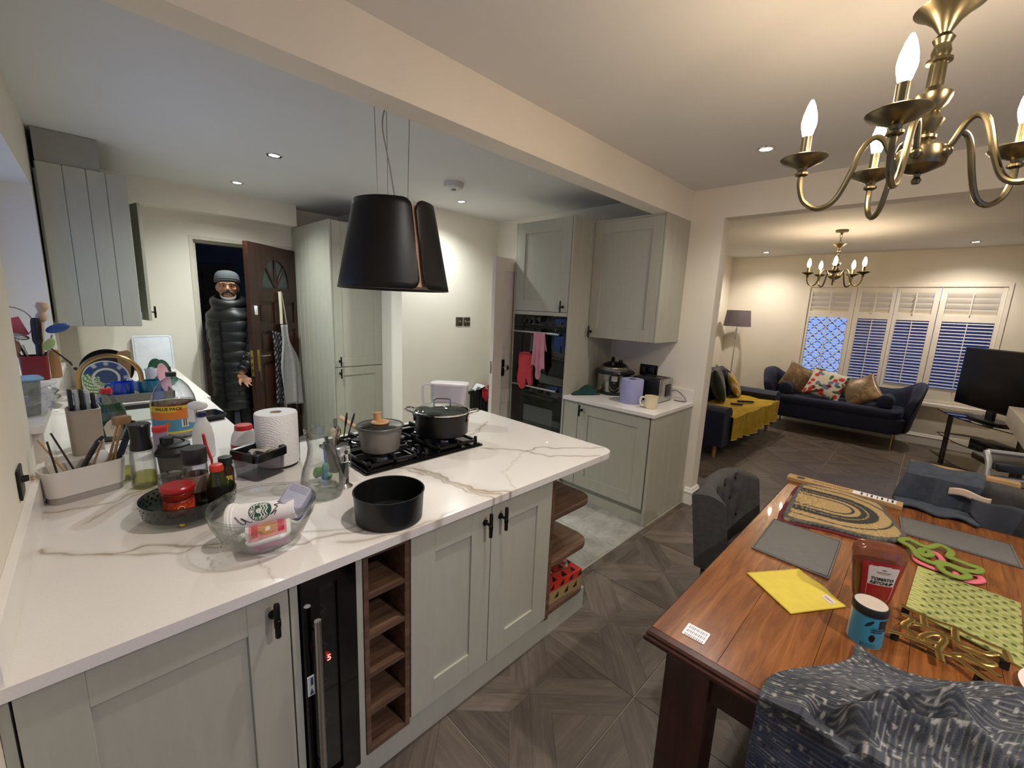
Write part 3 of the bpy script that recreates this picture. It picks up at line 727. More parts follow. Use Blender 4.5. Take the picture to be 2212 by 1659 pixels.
g = G(); g.rod((.06,.02,.03), (.12,.02,.235), .004, 8); obj('arm', g, beech, t); g = G(); g.rod((.075,.03,.03), (.14,.03,.235), .004, 8); obj('arm', g, beech, t)
g = G(); g.box(.108,.16,.005,.04,.23,.262,.004); obj('end_block', g, olive, t)
# --- knife block
t = thing('knife_block', 'greige knife block with handles standing up by the sink', 'knife block', (-.03, 2.70, ZT), .12)
g = G(); P = rrect(.105, .085, .02, 4)
g.loft([[(x,y,0) for x,y in P], [(x*1.06,y*1.04-.0,.21+y*.12) for x,y in P], [(x*.98,y*.96,.213+y*.12) for x,y in P], [(x*.95,y*.9,.19) for x,y in P]]); obj('body', g, pm('knife_block_greige', 'a5988a', .55, var=.03), t)
for k, (x, m, h) in enumerate(((-.036, blk2, .1), (-.018, pm('handle_grey','aab3b4',.35), .085), (0, blk2, .095), (.017, MATS['handle_grey'], .08), (.036, blk2, .075))):
    g = G(); g.box(x-.007, x+.007, -.018, .018, .2, .2+h, .004); obj('knife_handle', g, m, t)
# --- glass oil sprayers
for (x, y, s, lab) in ((.118, 2.085, 1.0, 'clear oil sprayer with black pump, right of the white caddy'), (.066, 2.215, .86, 'shorter clear oil bottle behind the oil sprayer')):
    t = thing('oil_bottle', lab, 'bottle', (x, y, ZT))
    lat(t, 'glass_body', shell([(.037*s,0),(.041*s,.004),(.039*s,.12*s),(.034*s,.15*s),(.022*s,.17*s)], .003), clear)
    lat(t, 'oil', [(.0001,.005),(.036*s,.005),(.0365*s,.055*s),(.0001,.055*s)], thin_glass('oil_yellow', (.80,.76,.36), .5))
    if s == 1: lat(t, 'pump_cap', [(.0001,.15),(.034,.15),(.034,.165),(.03,.19),(.033,.235),(.036,.245),(.033,.25),(.0001,.25)], black)
    else: lat(t, 'stopper', [(.0001,.145),(.022,.145),(.018,.165),(.012,.17),(.0001,.17)], clear)
# --- washing-up liquid
t = thing('washing_up_liquid', 'green washing-up liquid bottle with red cap beside the knife block', 'bottle', (.055, 2.87, ZT), .15)
S = dict(sx=1, sy=.62)
lat(t, 'bottle', shell([(.062,0),(.07,.01),(.072,.09),(.066,.15),(.05,.195),(.028,.225),(.018,.24)], .002), pet, **S)
lat(t, 'liquid', [(.0001,.004),(.06,.004),(.068,.012),(.07,.09),(.064,.15),(.052,.187),(.0001,.188)], pm('green_liquid', '0c4a30', .15, var=.1), **S)
lat(t, 'cap', [(.0001,.238),(.024,.238),(.024,.25),(.02,.262),(.0001,.264)], red)
g = G(); g.prism([(a*.036, .075+b*.05) for a, b in [(-.7,-.9),(.6,-1),(.9,-.3),(.9,.7),(.4,1),(-.4,.6),(-.9,.1)]], .045, .0462, M=rotm(pi/2,0,0)); obj('back_label', g, pm('label_cream','cfc7b6',.5), t)
g = G()
for a in range(4): g.tube([(.008*cos(a*pi/2), -.0468, .075+.011*sin(a*pi/2)), (.008*cos((a+1)*pi/2), -.0468, .075+.011*sin((a+1)*pi/2))], .0006, 4)
obj('hazard_mark', g, blk2, t, kind='stuff')
# --- big juice bottle with printed wrap
t = thing('juice_bottle', 'big clear squash bottle with orange and blue VALUE PACK label', 'bottle', (.303, 2.77, ZT))
lat(t, 'bottle', shell([(.085,0),(.094,.012),(.094,.15),(.096,.18),(.09,.215),(.07,.262),(.045,.295),(.022,.312),(.020,.325)], .002), pet, 32)
lat(t, 'squash', [(.0001,.004),(.084,.004),(.09,.012),(.09,.19),(.0001,.19)], thin_glass('squash', (.985,.965,.93), .3, .1), 28)
lat(t, 'cap', [(.0001,.318),(.023,.318),(.023,.338),(.0001,.34)], pm('cap_dark_green','12291f',.4))
def wrapcol(u, v):
    o, y, b = lin('d9862c'), lin('e3c531'), lin('4d8fae'); a = u*360
    if v > .5: c = lerp(o, lin('e0762a'), .5+.5*sin(u*40))
    else: c = b
    if v > .78 and a < 120 or v > .9: c = y
    if v < .07 and 60 < a < 170: c = y
    if (a-95)**2/70+(v*100-33)**2/90 < 1 and v < .56: c = lin('b5763f')
    if 128 < a < 150 and .2 < v < .5: c = lin('dedbd3') if int(a*1.3) % 2 or v < .24 else lin('3a3a3c')
    return c
g = G(); aoff = radians(150)
g.grid(lambda u, v: (.0965*cos(u*2*pi+aoff), .0965*sin(u*2*pi+aoff), .035+.142*v), 180, 36, wrapcol, wrapu=True); lb = obj('printed_label', g, painted('label', .35), t)
def ring_text(parent, s, size, m, R, z, a0, name='label_text', bold=0):
    """lettering wrapped round a cylinder of radius R, centred at angle a0"""
    cu = D.curves.new('t', 'FONT'); cu.body = s; cu.size = size; cu.align_x = 'CENTER'; cu.align_y = 'CENTER'; cu.resolution_u = 2; cu.offset = bold
    q = D.objects.new('t', cu); COL.objects.link(q); me = D.meshes.new_from_object(q.evaluated_get(bpy.context.evaluated_depsgraph_get())); D.objects.remove(q)
    for v in me.vertices:
        a = a0+v.co.x/R; v.co = (R*cos(a), R*sin(a), z+v.co.y)
    me.materials.clear(); me.materials.append(m); o = D.objects.new(name, me); COL.objects.link(o); o.parent = parent; return o
ink = pm('ink_black', '1a1714', .6)
ring_text(lb, 'VALUE PACK', .021, ink, .0972, .162, radians(-112), bold=.0006)
# --- spray cleaner
t = thing('spray_bottle', 'white trigger spray bottle right of the squash bottle', 'bottle', (.35, 2.33, ZT), -.5)
lat(t, 'bottle', [(.0001,0),(.042,0),(.045,.01),(.043,.1),(.036,.14),(.02,.175),(.015,.195),(.0001,.196)], wplas, sy=.7)
g = G(); g.lathe([(.0001,.19),(.019,.19),(.019,.21),(.0001,.212)], 18); obj('collar', g, pm('spray_navy','1d1d52',.4), t)
g = G(); g.sphere((-.012,0,.24), (.042,.02,.022), 16, 10); obj('spray_head', g, wplas, t)
g = G(); g.box(-.05,-.022,-.012,.012,.165,.235,.006); obj('trigger', g, wplas, t)
# --- protein shaker
t = thing('shaker_bottle', 'grey shaker bottle with black lid and carry loop behind the jar tray', 'shaker', (.213, 2.06, ZT))
lat(t, 'cup', shell([(.045,0),(.048,.006),(.056,.125)], .002), pm('shaker_grey', '4b4846', .4, var=.05), 28)
lat(t, 'lid', [(.0001,.12),(.062,.12),(.062,.132),(.055,.14),(.05,.15),(.052,.158),(.04,.163),(.0001,.164)], blk2, 28)
g = G(); g.lathe([(.0001,0),(.022,0),(.022,.024),(.018,.027),(.0001,.027)], 18, (-.02,.005,.162)); obj('flip_cap', g, blk2, t)
g = G(); g.tube([(-.035+.07*i/10, .0, .165+.022*sin(pi*i/10)) for i in range(11)], .004, 6); obj('carry_loop', g, blk2, t)
# --- smoked glass tray on gold ball feet
t = thing('glass_tray', 'round smoked glass tray on gold ball feet holding sauce jars', 'tray', (.205, 1.715, ZT))
lat(t, 'tray', shell([(.115,.018),(.128,.026),(.133,.055),(.135,.076)], .006), darkglass, 40)
for k in range(4):
    a = -pi*.62+k*pi/2; g = G(); g.sphere((.098*cos(a), .098*sin(a), .0105), .0105, 12, 8); obj('ball_foot', g, pm('gold','c9a95a',.25,1), t)
g = G()
for r in range(3):
    for k in range(36):
        a = 2*pi*(k+.5*(r % 2))/36; R0 = .1275+.0022*r; z = .036+.013*r
        g.sphere((R0*cos(a), R0*sin(a), z), (.0035,.0035,.005), 5, 4)
obj('bead_texture', g, darkglass, t, kind='stuff')
TZ = ZT+.0245
t = thing('chilli_jar', 'squat glass chilli paste jar with shiny red lid in the tray', 'jar', (.172, 1.69, TZ))
lat(t, 'jar', [(.0001,0),(.036,0),(.042,.008),(.042,.046),(.038,.052),(.043,.062),(.044,.076),(.038,.084),(.0001,.084)], pm('chilli_red','7d1f10',.2,var=.4,scale=60), 28)
lat(t, 'label_band', [(.0422,.01),(.0428,.01),(.0428,.046),(.0422,.046)], pm('chilli_label','b8401c',.45,var=.45,scale=90), 28, cap0=False, cap1=False)
lat(t, 'lid', [(.0001,.082),(.046,.082),(.047,.085),(.047,.094),(.043,.099),(.0001,.100)], redlid, 36)
g = G(); g.tube([(.009*cos(a), -.0436, .029+.009*sin(a)) for a in [i*2*pi/12 for i in range(12)]], .0014, 4, closed=True); obj('label_emblem', g, pm('gold_print','d9b45a',.5), t)
t = thing('spice_jar', 'tall clear spice jar with black screw cap in the tray', 'jar', (.236, 1.775, TZ))
lat(t, 'jar', shell([(.034,0),(.036,.006),(.036,.12),(.033,.14)], .002), pet, 26)
lat(t, 'spice', [(.0001,.003),(.032,.003),(.033,.05),(.0001,.052)], pm('spice_brown','5b3322',.8,var=.3,scale=80), 22)
lat(t, 'label_band', [(.0364,.035),(.0369,.035),(.0369,.095),(.0364,.095)], pm('label_tan','9c846f',.5,var=.1), 26, cap0=False, cap1=False)
lat(t, 'cap', [(.0001,.135),(.036,.135),(.036,.148),(.037,.15),(.037,.185),(.035,.19),(.0001,.19)], blk2, 30)
t = thing('spice_shaker', 'small clear pepper shaker standing behind the chilli jar', 'jar', (.165, 1.778, TZ))
lat(t, 'jar', shell([(.033,0),(.035,.005),(.035,.085),(.031,.1)], .002), pet, 22); lat(t, 'lid', [(.0001,.098),(.033,.098),(.033,.11),(.0001,.112)], thin_glass('clear_lid',(.85,.8,.76),.8,.1), 22)
t = thing('sauce_bottle', 'small green-necked sauce bottle with red cap at the tray rim', 'bottle', (.284, 1.70, TZ))
lat(t, 'bottle', [(.0001,0),(.028,0),(.032,.006),(.032,.07),(.027,.085),(.025,.092),(.02,.11),(.0165,.12),(.0001,.121)], pm('sauce_green','2f3312',.12,var=.2), 24)
lat(t, 'label_band', [(.0325,.01),(.033,.01),(.033,.068),(.0325,.068)], pm('label_black','14110e',.45,var=.2), 24, cap0=False, cap1=False)
lat(t, 'cap', [(.0001,.117),(.021,.117),(.021,.128),(.0185,.138),(.0001,.14)], pm('red_cap','c8321f',.35), 22)
g = G(); g.box(.0,.02,-.0345,-.0335,.02,.034); obj('label_mark', g, pm('label_yellow','d6b530',.5), t, rot=(0,0,.5))
t = thing('vinegar_bottle', 'small dark vinegar bottle with black cap behind the glass bowl', 'bottle', (.337, 1.84, ZT))
lat(t, 'bottle', [(.0001,0),(.024,0),(.026,.005),(.026,.085),(.019,.105),(.015,.115),(.0001,.116)], pm('vinegar_brown','3a2315',.12,var=.2), 22)
lat(t, 'cap', [(.0001,.11),(.023,.11),(.023,.138),(.0001,.14)], blk2, 22)
g = G(); g.box(-.012,.014,-.0275,-.0262,.03,.07); obj('label', g, pm('label_gold','b59a35',.5,var=.4,scale=70), t)
# red scoop behind
t = thing('red_scoop', 'red plastic spatula head poking up behind the spice jar', 'utensil', (.318, 1.98, ZT))
g = G(); g.tube([(0,0,.0),(0,.0,.09),(-.015,0,.15),(-.02,0,.2)], [.006,.012,.016,.013], 8, flat=(1,.4)); obj('handle', g, red, t)
# --- square black-lidded canister
t = thing('square_canister', 'clear square canister with a sunken black lid behind the coffee cup', 'canister', (.478, 1.945, ZT), .42)
g = G(); P = rrect(.145,.145,.02,4); g.loft([[(x*.93,y*.93,0) for x,y in P],[(x,y,.085) for x,y in P],[(x*.975,y*.975,.085) for x,y in P],[(x*.9,y*.9,.004) for x,y in P]]); obj('body', g, greyplas, t)
g = G(); P = rrect(.16,.16,.022,4); Q = rrect(.13,.13,.012,4); g.loft([[(x,y,.082) for x,y in P],[(x,y,.112) for x,y in P],[(x*.97,y*.97,.116) for x,y in P],[(x,y,.114) for x,y in Q],[(x*.95,y*.95,.092) for x,y in Q]]); obj('lid', g, pm('lid_black','0f0f11',.22), t)
t = thing('tea_sachet', 'small pale sachet lying in the sunken black canister lid', 'sachet', (.478, 1.945, ZT+.093), .3)
g = G(); g.grid(lambda u, v: ((u-.5)*.08, (v-.5)*.035+.01*sin(u*6), .004+.012*abs(sin(u*5+v*3))), 14, 8); obj('paper', g, pm('sachet_paper','b5b0a6',.6,var=.2), t, solid=.0015)
# --- white bottle with red cap
t = thing('washing_bottle', 'white plastic bottle with red cap left of the paper roll', 'bottle', (.492, 2.235, ZT))
lat(t, 'bottle', [(.0001,0),(.05,0),(.055,.008),(.055,.07),(.05,.1),(.036,.128),(.0001,.129)], wplas, 28)
lat(t, 'label_band', [(.0555,.02),(.056,.02),(.056,.062),(.0555,.062)], pm('label_red','9c2433',.45,var=.15), 28, cap0=False, cap1=False)
lat(t, 'cap', [(.0001,.125),(.037,.125),(.037,.14),(.034,.148),(.0001,.149)], red, 26)
# --- kitchen roll
t = thing('kitchen_roll', 'embossed white kitchen paper roll on a black pole stand', 'paper roll', (.572, 2.02, ZT))
def roll_mat():
    a = N('embossed_paper'); v = a.mapping(a.obj(), (1,1,1)); w = a.n('TexWave'); w.wave_type = 'BANDS'; w.bands_direction = 'DIAGONAL'; w.inputs['Scale'].default_value = 55; w.inputs['Distortion'].default_value = 6; w.inputs['Detail Scale'].default_value = 2
    a.l(v, w.inputs['Vector']); a.col(lin('efeceb')); a.set(rough=.9); a.bump(w.outputs[1], .5, .003); return a.m
rp = roll_mat()
g = G(); g.lathe([(.024,.012),(.084,.012),(.086,.02),(.086,.236),(.083,.242),(.024,.242)], 40, cap0=False, cap1=False); obj('paper', g, rp, t)
lat(t, 'core', [(.0235,.012),(.0235,.241),(.0215,.241),(.0215,.012)], pm('card_tube','b9a78e',.8), 24, cap0=False, cap1=False)
lat(t, 'stand_base', [(.0001,0),(.08,0),(.08,.008),(.0001,.011)], blk2, 30)
g = G(); g.rod((0,0,.01),(0,0,.23),.006,8); obj('pole', g, blk2, t)
g = G(); g.tube([(.089,.0,.0),(.091,0,.14),(.09,0,.255),(.088,0,.27)], [.003,.003,.003,.004], 8); obj('tension_arm', g, blk2, t)
# --- glass jug
t = thing('glass_jug', 'clear bulbous glass jug with handle, in front of the hob', 'jug', (.598, 1.575, ZT), -.85)
lat(t, 'glass', shell([(.05,0),(.066,.004),(.079,.04),(.08,.07),(.07,.115),(.055,.16),(.05,.195),(.052,.215),(.056,.235),(.061,.255),(.06,.262)], .0035), clear, 40)
lat(t, 'rim', [(.0565,.2615),(.0615,.2605),(.0625,.264),(.0615,.2675),(.0565,.2665),(.0555,.264)], clear, 40, cap0=False, cap1=False)
g = G(); g.tube(spline([(.056,0,.19),(.082,0,.21),(.1,0,.19),(.1,0,.14),(.09,0,.09),(.074,0,.065)],5), .009, 10); obj('handle', g, clear, t)
leaf = pm('leaf_green','4c8a36',.5,var=.25,scale=30)
t = thing('salad_greens', 'bits of green salad seen through the glass jug', 'greens', (.64, 1.70, ZT))
for k in range(5):
    g = G(); a = k*1.3; g.sphere((0,0,0), (.024,.012,.018), 10, 7, M=rotm(a,.4*k,a*1.7,(.02*cos(a), .02*sin(a), .02+.011*k))); obj('leaf', g, leaf, t)
# --- corkscrew / lever tool standing by the hob
t = thing('milk_frother', 'black and silver handheld frother standing on its steel foot by the hob', 'frother', (.688, 1.60, ZT), .3)
lat(t, 'foot', [(.0001,0),(.032,0),(.033,.003),(.022,.012),(.014,.02),(.0001,.021)], chrome, 24); lat(t, 'grip', [(.0001,.018),(.0185,.018),(.0185,.11),(.0001,.111)], blk2, 20)
g = G(); g.lathe([(.0001,.108),(.02,.108),(.022,.116),(.019,.125),(.02,.14),(.0001,.141)], 20); obj('collar', g, chrome, t)
g = G(); g.box(-.03,.024,-.016,.016,.135,.168,.006); hd = obj('head', g, pm('silver_paint','c3c3c6',.25,.7), t)
g = G(); g.lathe([(.0001,0),(.008,0),(.007,.004),(.0001,.004)], 14, M=rotm(pi/2,0,0,(0,-.016,.15))); obj('button', g, blk2, hd)
# --- cutlery holder with cutlery
CX, CY = .742, 1.80
t = thing('cutlery_pot', 'dark cutlery pot behind the glass jug', 'pot', (CX, CY, ZT), .2)
g = G(); P = rrect(.085,.085,.015,4); g.loft([[(x*.9,y*.9,0) for x,y in P],[(x,y,.125) for x,y in P],[(x*.94,y*.94,.125) for x,y in P],[(x*.84,y*.84,.006) for x,y in P]]); obj('pot', g, pm('pot_charcoal','2b2a29',.5), t)
for k, (nm, lab, dx, dy, tx, ty, h, m) in enumerate((('fork','steel fork leaning left in the cutlery pot',-.02,0,-.05,.01,.2,steel), ('spoon','gold-tinted spoon with round bowl in the cutlery pot',0,-.02,.0,-.02,.185,pm('pale_gold','c9ab84',.25,1)),
        ('table_knife','dark table knife leaning right in the cutlery pot',.02,0,.05,.0,.215,pm('gunmetal','3a3735',.3,.9)), ('table_knife','second dark knife at the far right of the cutlery pot',.028,.015,.085,.01,.205,MATS['gunmetal']), ('teaspoon','cream-handled spoon at the left of the cutlery pot',-.01,-.01,-.025,-.025,.19,pm('ivory','dccdb2',.4)), ('fork','dark fork standing at the back of the cutlery pot',.005,.02,.02,.03,.21,MATS['gunmetal']))):
    q = thing(nm, lab, nm.replace('_',' '), (CX, CY, ZT), .2, 'cutlery in the dark pot')
    g = G(); p0, p1 = Vector((dx,dy,.015)), Vector((tx,ty,h-.03)); g.tube([p0, (p0+p1)/2, p1], [.003,.0035,.0045], 6, flat=(1,.5)); obj('handle', g, m, q)
    e = p1+(p1-p0).normalized()*.022
    g = G()
    if 'spoon' in nm: g.sphere((0,0,0), (.015,.005,.023), 12, 8, M=frame(p1, e) @ Matrix.Translation((0,0,.02)))
    elif nm == 'fork':
        for s in (-1,0,1): g.tube([p1, p1+Vector((s*.006,0,.01)), p1+Vector((s*.006,0,.042))], .0016, 5)
    else: g.sphere((0,0,0), (.009,.002,.036), 10, 8, M=frame(p1, e) @ Matrix.Translation((0,0,.03)))
    obj('tip', g, m, q)
# --- round black tin
t = thing('cake_tin', 'round black non-stick cake tin at the worktop edge', 'tin', (.70, 1.262, ZT))
lat(t, 'tin', [(.0001,0),(.108,0),(.113,.004),(.118,.098),(.121,.1),(.121,.1035),(.1165,.103),(.112,.008),(.085,.006),(.083,.009),(.0001,.009)], pm('nonstick_black','141516',.38,.2,var=.1), 56)
# --- glass bowl and what is in it
BX, BY = .338, 1.365
t = thing('glass_bowl', 'big clear glass mixing bowl holding a coffee cup and tubs', 'bowl', (BX, BY, ZT))
lat(t, 'bowl', shell([(.065,0),(.08,.004),(.108,.03),(.127,.068),(.135,.092),(.139,.094),(.140,.105),(.1385,.109),(.141,.115),(.143,.126)], .0045), clear, 56)
lat(t, 'rim', [(.139,.124),(.1435,.124),(.145,.128),(.1435,.132),(.139,.132),(.138,.128)], clear, 56, cap0=False, cap1=False)
B0 = ZT
t = thing('coffee_cup', 'white paper coffee cup with green round emblem lying in the glass bowl', 'cup', (BX-.075, BY+.045, B0+.078), 0, rot=(0, radians(82), radians(-30)))
g = G(); g.lathe([(.0001,0),(.047,0),(.048,.014),(.044,.016),(.0435,.024),(.03,.178),(.0001,.178)], 40); obj('cup', g, pm('cup_white','e9e4e2',.5,var=.02), t)
g = G(); g.lathe([(.0001,-.012),(.036,-.012),(.043,-.008),(.049,-.002),(.05,.006),(.047,.008)], 40, cap1=False); obj('lid', g, wplas, t)
def cup_col(u, v):
    # emblem: green disc with pale wavy bands, star and rays
    x, y = (u-.5)*2, (v-.5)*2; r = sqrt(x*x+y*y); gr, wh = lin('1f4f3c'), lin('e6e2df')
    if r > .98: return wh
    c = gr
    if abs(x+.05*sin(y*9)) < .62 and abs(y) < .74 and r < .8:
        c = wh if sin((x+.08*sin(y*10))*26) > .1 and x > -.05 else gr
        if (x+.12)**2/.05+(y)**2/.06 < 1: c = wh
        if (x+.16)**2+(abs(y)-.09)**2 < .0018 or (x-.02)**2*3+y*y < .0016: c = gr
    if x < -.42 and (abs(math.atan2(y, -x-.5)*2.2) % 1.0 < .4 or abs(x+.72)+abs(y) < .13) and r < .9: c = wh
    if abs(y) > .55 and r < .92 and (x*7) % 1 < .4: c = wh
    return c
lead = radians(226)
def cup_pt(u, v, R=.0006):
    z = .058+.062*u; rr = .0435-(.0135)*(z-.024)/.154+R; a = lead+radians(-46+92*v); return (rr*cos(a), rr*sin(a), z)
g = G(); g.grid(cup_pt, 70, 70, cup_col); obj('emblem', g, painted('emblem', .5), t)
def scrib(pts):
    g = G(); g.tube([cup_pt(p.x, p.y, .001) for p in spline([(a, b, 0) for a, b in pts], 6)], .0011, 5); return g
obj('pen_scribble', scrib([(-.55,.62),(-.25,1.0),(-.12,.92),(-.3,.72),(-.1,.86),(.05,.98),(.15,.95)]), ink, t)
obj('pen_scribble', scrib([(1.2,.1),(1.45,.05),(1.3,.25),(1.1,.3),(1.25,.42),(1.15,.55),(.95,.8),(1.2,.62),(1.1,.85)]), ink, t)
t = thing('butter_tub', 'pink butter tub with white lid lying in the glass bowl', 'tub', (BX-.005, BY-.055, B0+.062), 0, rot=(radians(22), radians(-8), radians(-18)))
g = G(); P = rrect(.112,.082,.018,4); g.loft([[(x*.88,y*.88,-.035) for x,y in P],[(x*.96,y*.96,.0) for x,y in P]]); obj('tub', g, pm('tub_pink','d291b4',.4), t)
g = G(); g.prism(rrect(.118,.088,.018,4), .0, .01, bev=.002); ld = obj('lid', g, wplas, t)
def tubcol(u, v):
    x, y = (u-.5)*2, (v-.5)*2; c = lin('e58b8f')
    if x*x/.3+y*y/.55 < 1: c = lin('c98a48')
    if x*x/.02+(y)**2/.05 < 1: c = lin('efe0c0')
    if abs(abs(x)-.7) < .16 and abs(y) < .75-.5*abs(abs(x)-.7): c = lin('c9263f')
    return c
g = G(); g.grid(lambda u, v: ((u-.5)*.098, (v-.5)*.068, .0108), 40, 30, tubcol); obj('lid_print', g, painted('label', .35), ld)
t = thing('plastic_box', 'frosted plastic food box with blue lid tilted in the glass bowl', 'food box', (BX+.088, BY+.005, B0+.098), 0, rot=(radians(38), radians(24), radians(-38)))
g = G(); P = rrect(.078,.088,.014,4); g.loft([[(x,y,0) for x,y in P],[(x*.9,y*.9,.055) for x,y in P],[(x*.82,y*.82,.06) for x,y in P]]); obj('box', g, pm('frosted_plastic','b3b4c4',.3,var=.03,alpha=.72), t)
g = G()
for k in range(6): g.box(-.028,.028,.012+.004*k-.0008,.012+.004*k+.0008,.0602,.0614)
obj('ribs', g, MATS['frosted_plastic'], t, kind='stuff')
g = G(); g.prism(rrect(.084,.094,.014,4), -.012, .001, bev=.002); obj('lid', g, pm('lid_blue','22387f',.35), t)
t = thing('plastic_film', 'crumpled clear film in the left of the glass bowl', 'film', (BX-.075, BY-.045, B0+.04))
random.seed(3); hh = [[random.random() for _ in range(9)] for _ in range(9)]
g = G(); g.grid(lambda u, v: ((u-.5)*.1, (v-.5)*.085, .022*hh[int(u*8)][int(v*8)]+.02*abs(sin(u*4))), 8, 8); obj('film', g, thin_glass('film',(.86,.87,.86),2.2,.05), t, smooth=10)
# --- sink, tap
t = thing('sink', 'dark inset sink with steel rim under the brass tap', 'sink', (0,0,0))
g = G(); a, b, c0, d0 = SK
for bx in ((a,a+.012,c0,d0),(b-.012,b,c0,d0),(a,b,c0,c0+.012),(a,b,d0-.012,d0)): g.box(*bx,.72,.905)
g.box(a,b,c0,d0,.70,.72); obj('basin', g, pm('sink_grey','2f2f31',.35,.3), t)
g = G()
for bx in ((a-.015,a+.004,c0-.015,d0+.015),(b-.004,b+.015,c0-.015,d0+.015),(a,b,c0-.015,c0+.004),(a,b,d0-.004,d0+.015)): g.box(*bx,.908,.914)
obj('rim', g, steel, t)
t = thing('kitchen_tap', 'brushed brass swan-neck kitchen tap over the sink', 'tap', (-.045, 3.85, ZT))
tb = pm('brushed_brass','a8895a',.28,1,var=.08)
lat(t, 'base', [(.0001,0),(.028,0),(.028,.012),(.02,.02),(.0001,.02)], tb)
g = G(); R = .152; g.tube([(0,0,.0),(0,0,.08)] + [(R-R*cos(i*pi/18), -.03*sin(i*pi/36), .165+R*sin(i*pi/18)) for i in range(19)] + [(2*R,-.03,.135)], .0145, 14); obj('spout', g, tb, t)
g = G(); g.rod((0,-.0,.05),(.0,-.07,.075),.007,10); obj('lever', g, tb, t)
# --- draining rack with the washing-up
t = thing('dish_rack', 'grey draining tray full of washing-up behind the tap', 'dish rack', (.23, 4.05, ZT))
g = G(); g.box(-.19,.2,-.25,.25,0,.012,.004); g.box(-.19,.2,-.25,-.242,.01,.055); g.box(-.19,.2,.242,.25,.01,.05); g.box(-.19,-.182,-.25,.25,.01,.05); g.box(.192,.2,-.25,.25,.01,.05); obj('tray', g, pm('tray_grey','6c6862',.5), t)
RZ = ZT+.0125
def mug(x, y, lab, m, r=.045, h=.1, handle=0, z=RZ):
    t = thing('mug', lab, 'mug', (x, y, z), handle); lat(t, 'cup', shell([(r*.85,0),(r,.008),(r*1.04,h)], .004), m, 28)
    g = G(); g.tube(spline([(r*.98,0,h*.85),(r+.028,0,h*.8),(r+.03,0,h*.35),(r*.95,0,h*.2)],5), .006, 8); obj('handle', g, m, t); return t
mug(.16, 3.89, 'glossy cobalt blue mug in the dish rack', pm('glaze_blue','1c3fae',.15), .058, .115, 2.8)
mug(.30, 3.88, 'teal glazed mug under the tap spout in the dish rack', pm('glaze_teal','145d78',.15), .058, .115, 2.0)
mug(.345, 4.12, 'white upturned mug in the dish rack', pm('glaze_white','e8e8ee',.2), .042, .17, 1.0)
def plate(lab, loc, rot, R, m, col=None, name='plate'):
    t = thing(name, lab, 'plate', loc, 0, rot=rot); g = G(); g.lathe([(.0001,0),(R*.6,0),(R,.014),(R,.018),(R*.62,.006),(.0001,.006)], 40); obj('plate_body', g, m, t)
    if col: g = G(); g.grid(lambda u, v: (R*.93*u*cos(v*2*pi), R*.93*u*sin(v*2*pi), .0075+.0105*max(0,(u-.66)/.34)), 26, 60, col); obj('print', g, painted('plate', .25), t)
def pcol(u, v):
    a = v*360; c = lin('38496b')
    if u > .8: c = lin('c3c6bd') if (a % 40) < 12 else lin('2b4a86')
    if 160 < a < 330 and u > .3: c = lin('4f7f35') if (a*.1+u*9) % 2 < 1.3 else lin('d8d8cc')
    if .5 < u < .62: c = lin('cfcdbb')
    return c
plate('blue and green picture plate standing in the dish rack', (.09, 4.02, RZ+.125), (radians(80), 0, radians(-12)), .125, pm('glaze_cream','d8d6c8',.25), pcol)
plate('pink plate leaning on its edge in the dish rack', (.385, 4.00, RZ+.105), (radians(80), radians(30), radians(62)), .11, pm('glaze_pink','bb8b95',.3))
plate('dark green plate at the back of the dish rack', (.37, 4.22, RZ+.115), (radians(82), radians(10), radians(55)), .11, pm('glaze_green','244a37',.25))
plate('second dark green plate leaning beside the first in the dish rack', (.40, 4.18, RZ+.115), (radians(82), radians(10), radians(55)), .105, MATS['glaze_green'])
t = thing('frying_pan', 'black frying pan standing upright behind the brass tap', 'pan', (.11, 4.26, RZ+.155), 0, rot=(radians(80), 0, radians(-8)))
lat(t, 'pan', [(.0001,0),(.12,0),(.145,.035),(.148,.036),(.122,.005),(.0001,.005)], blk2, 44)
g = G(); g.rod((-.14,0,.03),(-.17,.02,.03),.01,8); obj('handle', g, black, t)
t = thing('wooden_spatula', 'brown wooden spatula head above the dish rack', 'spatula', (.2, 4.20, RZ), 0)
g = G(); g.prism([(-.018,.02),(.018,.02),(.04,.24),(.04,.285),(.025,.3),(-.028,.29),(-.04,.27)], -.004, .004, M=rotm(pi/2,0,0), bev=.002); obj('blade', g, olive, t)
t = thing('measuring_beaker', 'clear plastic beaker with red marks in the dish rack', 'beaker', (.415, 4.13, RZ)); lat(t, 'beaker', shell([(.034,0),(.036,.004),(.042,.17)], .002), greyplas, 24)
g = G()
for k in range(5): g.box(-.012,.012,-.0415,-.0405,.05+.02*k,.053+.02*k)
obj('scale_marks', g, wplas, t, kind='stuff')
t = thing('green_bottle', 'ribbed green plastic bottle lying at the end of the dish rack', 'bottle', (.50, 4.42, ZT+.036), 0, rot=(radians(90), 0, radians(-30)))
lat(t, 'bottle', [(.0001,0),(.032,0),(.036,.01),(.034,.03),(.036,.05),(.034,.07),(.03,.1),(.014,.13),(.0001,.13)], thin_glass('green_pet',(.25,.55,.42),.8), 22)
t = thing('dish_cloth', 'white dish cloth hung between the mugs', 'cloth', (.235, 3.97, RZ)); g = G(); g.grid(lambda u, v: ((u-.5)*.09, .02*sin(u*7), .115-.09*v+.012*sin(u*9+v*4)), 16, 10); obj('cloth', g, pm('cloth_white','cfd6d8',.9), t, solid=.003)
